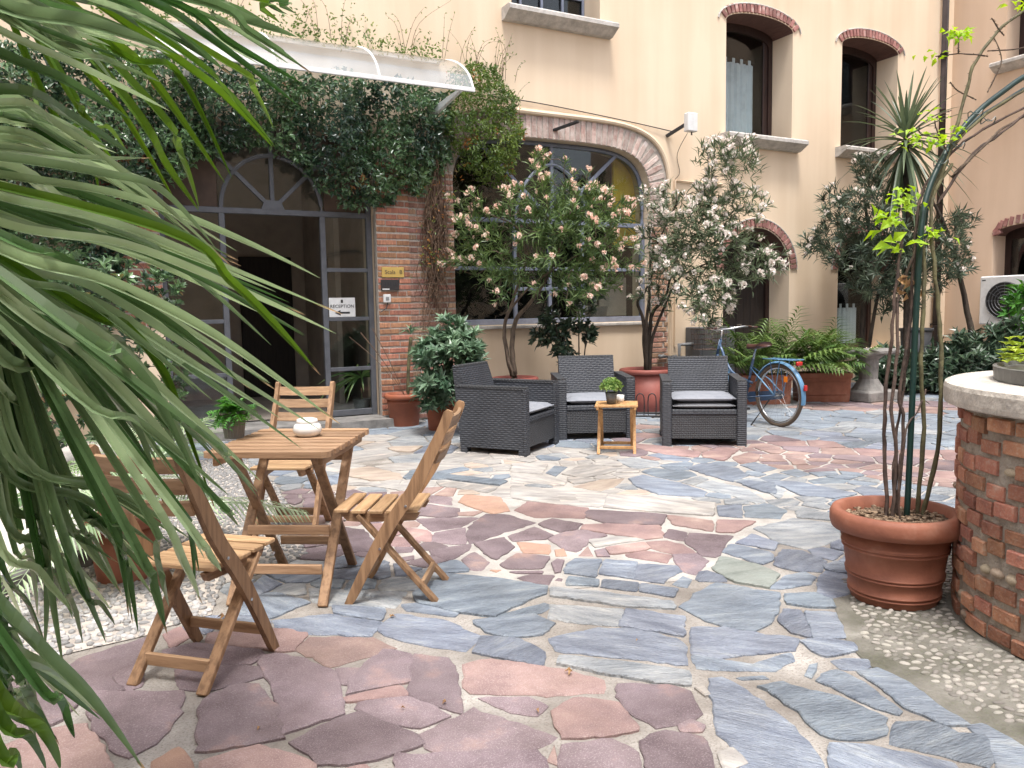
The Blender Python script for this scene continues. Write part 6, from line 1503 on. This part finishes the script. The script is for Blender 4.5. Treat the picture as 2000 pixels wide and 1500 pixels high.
def shoots(T, starts, n, mat='dry_vine', up_=.5, leafy=True):
    sh = MB(); lf = MB()
    for k in range(n):
        p = Vector(random.choice(starts))+Vector((rnd(-.15, .15), 0, 0)); L = rnd(.25, up_+.3); a = rnd(-.7, .7); q = spline([p, p+Vector((a*.3*L, -rnd(0, .08), L*.6)), p+Vector((a*L*rnd(.5, 1.3), -rnd(0, .12), L*rnd(.6, 1.1)))], 5); sh.tube(q, [.0035-.0025*i/(len(q)-1) for i in range(len(q))], 4, cap=False)
        if leafy:
            for i in range(2, len(q), 2): lf.leaf(q[i], rvec(), Vector((0, -1, 0)), .035, .014, rnd(.3, .9))
    obj('shoot_mass', sh, M[mat], T, smooth=True, kind='stuff'); obj('leaf_sprinkle', lf, M['jasmine_young'], T, kind='stuff')
shoots(JA, [(x, YF-.06, 4.28) for x in (.8, 1.6, 2.3, 2.7, 3.1, 3.5, 3.8, 3.85)], 22, up_=.3); shoots(JB, [(x, YF-.1, 4.1) for x in (4.2, 4.4, 4.6, 4.7)]+[(4.8, YF-.1, 3.6)], 34, up_=.35)
# dry bare vine on the pier
DV = thing('dry_vine', 'tangle of dry brown vine stems hanging down the rough brick pier', 'vine', (3.7, YF, 1.0)); random.seed(83); mb = MB()
for k in range(70):
    x = 3.68+random.gauss(0, .09); z0, z1 = rnd(.9, 2.2), rnd(2.4, 3.3); n = 7; q = [Vector((x+(3.95-x)*(i/n)**2*.4+.05*math.sin(i*1.3+k)+rnd(-.035, .035), YF-.06-rnd(0, .10), z0+(z1-z0)*i/n)) for i in range(n+1)]; mb.tube(spline(q, 3), rnd(.0025, .007), 4, cap=False)
for k in range(60):
    p = Vector((3.68+random.gauss(0, .13), YF-.08-rnd(0, .1), rnd(1.0, 2.9))); mb.tube(spline([p, p+rvec()*.12, p+rvec()*.22], 3), .002, 3, cap=False)
obj('stem_mass', mb, M['dry_vine'], DV, smooth=True, kind='stuff'); mb = MB()
leafmass([Vector((3.7+random.gauss(0, .16), YF-.1-rnd(0, .12), rnd(1.7, 3.0))) for _ in range(90)], .05, .016, mb, lambda p: random.choice((1.0, 1.0, .7)), n=2); obj('dry_leaf_mass', mb, M['jasmine_young'], DV, kind='stuff')
# leafy bush on the raised pavement, left of the entrance
b = Vector((.35, 7.2, .085)); random.seed(84)
shrub('hedge_bush', 'dark leafy bush behind the palm leaves, left of the entrance', 'shrub', b, [Vector((rnd(-.9, .75), 7.3+rnd(-.45, .45), .25+1.55*random.random()**.8)) for _ in range(420)], .085, .038, 'jasmine', 9, seed=85, stems=9)
# ------------------------------------------------------------------ climbing rose on its green arch
RC = G(1745, 1198)+Vector((.08, .16, 0))+r0*.09; RH = .405
RT = thing('climbing_rose', 'thorny climbing rose trained up a green arch from a big terracotta pot', 'climbing rose', (RC.x, RC.y, 0)); random.seed(91)
pot_thing(RT, .270, .178, RH, (RC.x, RC.y, 0), M['terracotta'], rim=.035, rimh=.085, bands=(.30, .335, .60, .64, .10, .14), soil='bark_chip', sz=.055, n=64)
mb = MB()
for k in range(260):
    a, r_ = rnd(0, 6.28), .21*math.sqrt(random.random()); s_ = rnd(.008, .02); Mx = Matrix.Translation((RC.x+r_*math.cos(a), RC.y+r_*math.sin(a), RH-.05+rnd(0, .012))) @ Matrix.Rotation(rnd(0, 6.28), 4, 'Z') @ Matrix.Rotation(rnd(-.5, .5), 4, 'X'); mb.box((-s_, -s_*.5, -.003), (s_, s_*.5, .003), Mx)
obj('bark_mulch', mb, M['bark_chip'], RT, kind='stuff')
rd = (RC-CAMP).dot(fw)
def RQ(x, y, d_=0.0): return D(x, y, rd+d_)
poleps = [(1770, 1028, 0), (1775, 930, 0), (1781, 800, 0), (1787, 660, 0), (1793, 540, 0), (1799, 450, .0), (1808, 390, .02), (1830, 330, .05), (1865, 270, .1), (1910, 218, .15), (1960, 178, .2), (2010, 145, .25), (2100, 110, .35), (2250, 90, .5)]
pe = RQ(*poleps[-1]); tail = [pe+r0*.28+Vector((0, 0, -.03)), pe+r0*.52+Vector((0, 0, -.30)), pe+r0*.60+Vector((0, 0, -.8)), Vector((pe.x+r0.x*.60, pe.y+r0.y*.60, 0))]
obj('arch_pole', MB().tube(spline([RQ(*q) for q in poleps]+tail, 4), .0130, 10), M['green_pole'], RT, smooth=True)
poleb = [(1806, 440, .12), (1818, 370, .14), (1850, 300, .17), (1900, 240, .22), (1960, 200, .27), (2020, 165, .32), (2150, 120, .45)]
obj('arch_pole', MB().tube(spline([RQ(*q) for q in poleb]+[q+fw*.1 for q in tail[:-1]], 4), .010, 8), M['green_pole'], RT, smooth=True)
canes = [([(1733, 1015, .02), (1727, 900, .03), (1727, 818, .03), (1735, 720, .02), (1741, 660, 0), (1748, 590, 0), (1758, 500, .02), (1765, 450, .03)], .011, 'stem_brown'),
 ([(1743, 1012, -.03), (1752, 900, -.02), (1740, 800, -.03), (1752, 700, -.02), (1755, 590, 0), (1790, 480, .03), (1812, 400, .05), (1850, 310, .1)], .010, 'stem_brown'),
 ([(1750, 1015, .03), (1766, 828, .02), (1757, 770, .03), (1778, 625, .02), (1786, 485, .03), (1800, 380, .06), (1840, 320, .1), (1900, 265, .15), (2010, 205, .25)], .010, 'stem_brown'),
 ([(1792, 1010, .03), (1804, 835, .03), (1798, 700, .0), (1806, 560, .0), (1801, 450, .02), (1815, 390, .05), (1860, 290, .1), (1930, 220, .16), (2010, 170, .25)], .012, 'stem_green'),
 ([(1800, 1008, .0), (1832, 880, .0), (1838, 700, .0), (1832, 600, .0), (1824, 510, .0), (1818, 430, .02), (1828, 370, .04), (1860, 320, .08)], .0125, 'stem_green'),
 ([(1745, 1010, 0), (1748, 880, .05), (1762, 780, .05), (1772, 690, .04), (1780, 600, .03), (1783, 520, .03)], .008, 'stem_brown'),
 ([(1758, 1014, -.04), (1756, 930, -.04), (1770, 840, -.03), (1795, 800, .0), (1808, 760, .03)], .006, 'stem_brown'),
 ([(1830, 370, .05), (1880, 210, .1), (1900, 130, .12), (1950, 60, .16), (2000, 20, .2), (2060, -40, .25)], .010, 'stem_green'),
 ([(1830, 400, .06), (1900, 300, .12), (1950, 265, .18), (2010, 215, .25)], .009, 'stem_brown'),
 ([(1860, 345, .08), (1910, 295, .12), (1960, 250, .2), (2010, 222, .25)], .008, 'bark'),
 ([(1930, 110, .14), (1880, 105, .1), (1830, 110, .08)], .004, 'stem_brown'), ([(1930, 100, .14), (1990, 95, .18), (2020, 85, .2)], .004, 'stem_brown'), ([(1872, 105, .1), (1870, 75, .1), (1862, 62, .1)], .004, 'stem_brown'),
 ([(1960, 70, .16), (1945, 45, .15), (1938, 35, .14)], .004, 'stem_brown'), ([(1930, 180, .14), (1955, 120, .15), (1940, 70, .15)], .004, 'bark'), ([(1905, 195, .12), (1870, 175, .1), (1855, 160, .1)], .004, 'bark'),
 ([(1835, 270, .05), (1800, 262, .03), (1795, 245, .03)], .004, 'stem_brown'), ([(1850, 300, .05), (1826, 235, .05), (1860, 215, .05)], .004, 'stem_brown')]
thn = MB()
for pts_, r_, mt in canes:
    q = spline([RQ(*a) for a in pts_], 5); q = [p+Vector((noise.noise(p*14)*.008, noise.noise(p*14+Vector((7, 0, 0)))*.008, 0)) for p in q]
    if pts_[0][1] > 1000: q[0].z = RH-.06
    n = len(q); r_ *= .85; obj('cane', MB().tube(q, [r_*(1-.35*i/n)*(1+.12*math.sin(i*2.1)) for i in range(n)], 7), M[mt], RT, smooth=True)
    for i in range(n-1):
        for _ in range(2): t = rnd(0, 1); p = q[i]*(1-t)+q[i+1]*t; d = rvec(); d.z *= .2; d.normalize(); thn.tube([p, p+d*(r_+.007)], [.0028, .0004], 3, cap=False)
obj('thorn_mass', thn, M['stem_brown'], RT, kind='stuff')
for (x, y) in ((1800, 452), (1838, 318), (1870, 285), (1905, 222), (1930, 235)):
    p = RQ(x, y, .05); mb = MB(); mb.tube([p+Vector((.03*math.cos(a*.6), .03*math.sin(a*.6), .012*math.sin(a*1.7))) for a in range(11)], .0022, 4); obj('wire_tie', mb, M['green_pole'], RT)
lf = MB()
for (x, y, n, L) in ((1865, 62, 14, .07), (1885, 70, 10, .06), (1815, 107, 9, .05), (1812, 225, 8, .055), (1773, 262, 8, .06), (1770, 275, 6, .05), (1815, 268, 10, .065), (1835, 278, 10, .06), (1855, 262, 8, .055), (1880, 240, 5, .05), (1990, 8, 12, .055), (1765, 380, 10, .075), (1750, 405, 8, .085), (1730, 430, 7, .10), (1748, 480, 5, .13), (1735, 440, 4, .12), (1835, 455, 7, .07), (1815, 470, 5, .06), (1790, 395, 6, .06)):
    L *= .72
    for k in range(int(n*1.4)): p = RQ(x+rnd(-26, 26), y+rnd(-12, 12), rnd(-.04, .06)); d = rvec(); d.z = d.z*.4-.1; lf.leaf(p, d, Vector((0, -.6, 1))+rvec()*.5, L*rnd(.7, 1.2), L*.55, rnd(.2, 1), .15)
obj('leaf_sprinkle', lf, M['lime'], RT, kind='stuff')
lf = MB()
for k in range(14): p = RQ(1775+rnd(-18, 18), 560+rnd(-22, 22), rnd(-.02, .05)); lf.leaf(p, rvec(), rvec(), .05, .022, rnd(0, 1), .2)
obj('withered_leaf', lf, M['dead_leaf'], RT, kind='stuff')
# ------------------------------------------------------------------ potted date palm behind the near chair
PC = G(228, 1145)+Vector((.05, .13, 0)); PD = thing('potted_palm', 'feathery young palm in a terracotta pot on the pebbles behind the near chair', 'potted palm', (PC.x, PC.y, 0)); random.seed(95)
pot_thing(PD, .19, .135, .33, (PC.x, PC.y, 0), M['terracotta'], rimh=.06)
for k in range(16):
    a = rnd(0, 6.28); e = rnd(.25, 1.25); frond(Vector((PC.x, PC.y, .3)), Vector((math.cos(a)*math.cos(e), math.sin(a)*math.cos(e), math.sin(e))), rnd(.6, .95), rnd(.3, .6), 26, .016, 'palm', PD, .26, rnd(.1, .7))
# ------------------------------------------------------------------ fan palm in the left foreground
random.seed(101)
FP = thing('fan_palm', 'large fan palm whose long green blades fill the left foreground', 'palm', (-.62, 2.05, 0))
trunk_top = Vector((-.62, 2.05, 1.55))
obj('trunk', MB().tube([(-.62+.02*math.sin(i), 2.05, .16*i) for i in range(10)]+[tuple(trunk_top)], [.12+.012*(i % 2) for i in range(11)], 12), M['bark'], FP, smooth=True)
Z = {'1': (0, 0), '2': (0, 450), '3': (0, 975)}
BL = {
 'A': ((-190, -110, 1.25), [('1', 60, 1, (-100, 130), (450, 390), (950, 622)), ('1', 75, 0, (-100, 240), (350, 450), (722, 665)), ('1', 95, 0, (0, 40), (500, 140), (942, 278)), ('1', 90, 0, (350, -10), (600, 50), (778, 155)),
   ('1', 42, 1, (480, 0), (800, 120), (1010, 217)), ('1', 64, 0, (700, -20), (1150, 220), (1680, 603)), ('1', 54, 0, (870, -20), (1300, 250), (1692, 470)), ('1', 74, 0, (1000, -20), (1350, 110), (1656, 206)), ('1', 52, 0, (1080, -10), (1400, 180), (1692, 376)),
   ('1', 42, 2, (1330, -20), (1450, 60), (1562, 128)), ('1', 32, 0, (1430, -10), (1560, 40), (1650, 77)), ('1', 60, 0, (0, 0), (200, 160), (330, 290)), ('1', 50, 1, (60, 0), (260, 120), (520, 330)), ('1', 45, 0, (240, 60), (450, 260), (650, 480)),
   ('1', 46, 1, (0, 100), (300, 190), (560, 260)), ('1', 40, 0, (0, 60), (330, 210), (700, 330)), ('1', 38, 0, (300, 260), (600, 350), (900, 460))]),
 'C': ((-60, -160, 1.9), [('1', 60, 2, (560, 180), (850, 450), (1256, 1022)), ('1', 45, 2, (650, 290), (1000, 420), (1300, 1005)), ('1', 62, 2, (900, 280), (1250, 550), (1522, 822)), ('1', 50, 2, (1000, 280), (1300, 560), (1536, 822)), ('1', 46, 2, (1290, 380), (1400, 500), (1526, 718)),
   ('1', 42, 2, (400, 300), (700, 650), (1000, 1162)), ('1', 60, 2, (700, 560), (900, 900), (1110, 1177)), ('1', 55, 2, (850, 600), (1000, 880), (1110, 1162)), ('1', 40, 2, (380, 480), (480, 700), (560, 1100)), ('1', 40, 2, (180, 400), (210, 560), (240, 700)), ('1', 40, 2, (450, 620), (600, 720), (700, 830)), ('1', 36, 2, (300, 640), (480, 720), (700, 1000)), ('1', 34, 0, (1250, 130), (1450, 220), (1590, 285))]),
 'B': ((-330, 290, 1.35), [('1', 84, 0, (0, 525), (400, 680), (762, 885)), ('1', 56, 1, (0, 590), (300, 700), (800, 1060), (1240, 1440)), ('1', 40, 1, (-100, 690), (100, 705), (290, 718)), ('1', 38, 1, (-50, 825), (470, 885), (800, 882)), ('1', 62, 0, (0, 895), (600, 990), (900, 1080), (1200, 1380)),
   ('1', 62, 1, (0, 990), (700, 1110), (1300, 1330), (1786, 1552)), ('1', 72, 1, (0, 925), (350, 1150), (662, 1372)), ('1', 64, 1, (0, 1120), (500, 1230), (1000, 1400), (1840, 1726)), ('2', 64, 1, (0, -20), (700, 100), (1300, 330), (1876, 577)), ('2', 62, 2, (900, 0), (1300, 300), (1560, 560), (1756, 772)),
   ('2', 78, 1, (0, 120), (600, 300), (1200, 600), (1836, 1037)), ('2', 76, 1, (0, 190), (500, 330), (1100, 700), (1782, 1112)), ('2', 76, 0, (0, 270), (500, 420), (1000, 740), (1682, 1217)), ('2', 82, 1, (0, 330), (500, 560), (900, 900), (1452, 1397)), ('2', 80, 1, (100, 450), (500, 740), (900, 1150), (1192, 1492)),
   ('2', 82, 0, (0, 440), (350, 640), (700, 1000), (905, 1502)), ('2', 112, 3, (-60, 520), (150, 700), (314, 992)), ('2', 90, 3, (-60, 640), (180, 770), (292, 864)), ('2', 62, 3, (-30, 850), (150, 980), (238, 1074)), ('2', 72, 0, (420, 560), (640, 690), (800, 850), (950, 1100), (1152, 1492)), ('2', 66, 2, (420, 420), (700, 550), (880, 750), (1000, 1000), (1182, 1505)),
   ('2', 60, 0, (400, 900), (800, 1100), (1282, 1482)), ('2', 46, 0, (1080, 1110), (1260, 1290), (1432, 1482)), ('2', 60, 0, (60, 60), (400, 200), (1000, 560), (1330, 840)), ('2', 60, 1, (0, 60), (520, 260), (1050, 560), (1500, 850)), ('2', 54, 0, (0, 240), (420, 370), (800, 640), (1100, 900)), ('2', 56, 0, (0, 370), (300, 520), (640, 800), (960, 1130)), ('2', 54, 0, (200, 560), (560, 900), (860, 1330))]),
 'D': ((-40, 500, 1.55), [('3', 50, 0, (-30, 250), (150, 600), (272, 884)), ('3', 34, 0, (-10, 480), (30, 560), (55, 662)), ('3', 62, 0, (170, -60), (240, 400), (246, 874)), ('3', 62, 0, (240, -60), (290, 400), (356, 944)), ('3', 56, 0, (300, 60), (450, 500), (592, 805)), ('3', 44, 0, (320, 330), (400, 600), (462, 804)),
   ('3', 44, 0, (400, 380), (560, 600), (642, 704)), ('3', 46, 0, (600, 130), (700, 400), (771, 746)), ('3', 56, 0, (680, 120), (850, 480), (922, 714)), ('3', 50, 0, (780, 30), (900, 350), (946, 604)), ('3', 56, 1, (800, -40), (1000, 350), (1112, 554)), ('3', 42, 0, (940, -20), (1050, 200), (1087, 494)), ('3', 52, 1, (980, 60), (1150, 300), (1234, 404)),
   ('3', 42, 0, (1180, -20), (1250, 70), (1332, 154)), ('3', 46, 0, (540, -20), (650, 200), (712, 604)), ('3', 60, 0, (0, -60), (300, 130), (620, 330)), ('3', 60, 1, (60, -160), (420, 60), (760, 300)), ('3', 60, 0, (0, -200), (450, 0), (880, 260)), ('3', 56, 0, (40, -260), (560, -60), (960, 190)), ('3', 54, 0, (0, 60), (260, 270), (500, 540)), ('3', 54, 1, (-20, 160), (220, 420), (420, 640)), ('3', 50, 0, (120, -240), (640, -30), (1060, 220))]),
 'E': ((-190, 960, 1.2), [('3', 95, 0, (-40, 590), (200, 850), (500, 1140), (792, 1494)), ('3', 85, 1, (-40, 780), (300, 1000), (622, 1254)), ('3', 64, 0, (60, 880), (200, 1100), (317, 1342)), ('3', 60, 0, (180, 1000), (330, 1150), (416, 1332)), ('3', 104, 2, (-60, 1080), (200, 1300), (335, 1510)), ('3', 84, 2, (-40, 1190), (150, 1350), (255, 1510)), ('3', 70, 2, (-40, 1360), (60, 1440), (110, 1520)),
   ('3', 46, 0, (-20, 900), (50, 1080), (82, 1204)), ('3', 70, 0, (-40, 700), (220, 980), (560, 1230)), ('3', 50, 0, (-30, 640), (90, 830), (160, 1050))]),
}
random.seed(103)
def resamp(pts_, k=5):
    L = [0]
    for p0, p1 in zip(pts_, pts_[1:]): L.append(L[-1]+math.hypot(p1[0]-p0[0], p1[1]-p0[1]))
    out = []
    for i in range(k):
        t = L[-1]*i/(k-1); j = 0
        while j < len(L)-2 and L[j+1] < t: j += 1
        f_ = (t-L[j])/max(1e-6, L[j+1]-L[j]); out.append((pts_[j][0]+(pts_[j+1][0]-pts_[j][0])*f_, pts_[j][1]+(pts_[j+1][1]-pts_[j][1])*f_))
    return out
Z['0'] = (0, 0)
for fk, cnt in (('B', 84), ('D', 26), ('A', 26), ('E', 8)):
    hub = BL[fk][0]; src = []
    for z_, wz, kd, *pp_ in BL[fk][1]: ox, oy = Z[z_]; src.append((resamp([(a+ox/.35, b+oy/.35) for a, b in pp_]), wz))
    src.sort(key=lambda e: math.atan2(e[0][3][1]-hub[1]/.35, e[0][3][0]-hub[0]/.35))
    for _ in range(cnt):
        i = random.randrange(len(src)-1); (p0, w0), (p1, w1) = src[i], src[i+1]; t = rnd(.15, .85); ln = rnd(.7, 1.0)
        q = [((a[0]*(1-t)+b[0]*t)+rnd(-8, 8), (a[1]*(1-t)+b[1]*t)+rnd(-8, 8)) for a, b in zip(p0, p1)]; q = resamp([(q[0][0]+(x-q[0][0])*ln, q[0][1]+(y-q[0][1])*ln) for x, y in q], 4)
        BL[fk][1].append(('0', (w0+w1)/2*rnd(.7, 1.0), random.choice((0, 0, 1, 1)), *q, 'back'))
MIp = MWI[FP.name]
for fk, (hub, bl) in BL.items():
    hp = D(*hub); mb = MB(); mb.tube(spline([trunk_top, trunk_top*.5+hp*.5+Vector((0, 0, .12)), hp], 5), .013, 7); mb.tube([hp, hp+(hp-trunk_top).normalized()*.05], .02, 7)
    fr = obj('frond', mb, M['petiole'], FP, smooth=True)
    for (z_, wz, kind, *pts_) in bl:
        deep = pts_[-1] == 'back'
        if deep: pts_ = pts_[:-1]
        ox, oy = Z[z_]; px_ = [(ox+a*.35, oy+b*.35) for a, b in pts_]; n = len(px_); dj = rnd(-.12, .14)+(.22 if deep else 0)
        tipd = hub[2]+.30+dj+(.25 if fk in 'BC' else .1); q = [hp]
        for i, (a, b) in enumerate(px_): t = (i+.6)/(n); q.append(D(a, b, hub[2]+dj*.6+(tipd-hub[2])*min(1, t)))
        path = spline(q, 6); dep = hub[2]+.15; wm = wz*.35/F_PX*dep*.84
        toC = (CAMP-path[len(path)//2]).normalized(); side = rvec(); nr = (toC*1.0+Vector((0, 0, .45))+side*.30).normalized()
        mb = MB(); mt = M['palm_bright'] if kind == 2 else M['palm']; v0 = {0: rnd(.0, .4), 1: rnd(.5, 1.0), 2: rnd(.1, .9), 3: rnd(.3, .8)}[kind]  # palest blades carry highlights in their colour; bright ones a painted backlit green
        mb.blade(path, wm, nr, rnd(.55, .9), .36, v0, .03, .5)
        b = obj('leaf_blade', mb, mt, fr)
        if kind == 3 or random.random() < .3:
            k = len(path)-1; tip = MB(); e = path[-1]; d = (path[-1]-path[-2]).normalized(); tip.blade([path[-2]+Vector((0, 0, .0)), e-d*.0, e+d*.012, e+d*.03], wm*(.62 if kind == 3 else .3), nr, .3, .9, .5, .1, .8)
            b2 = obj('dry_tip', tip, M['palm_tip'], fr)
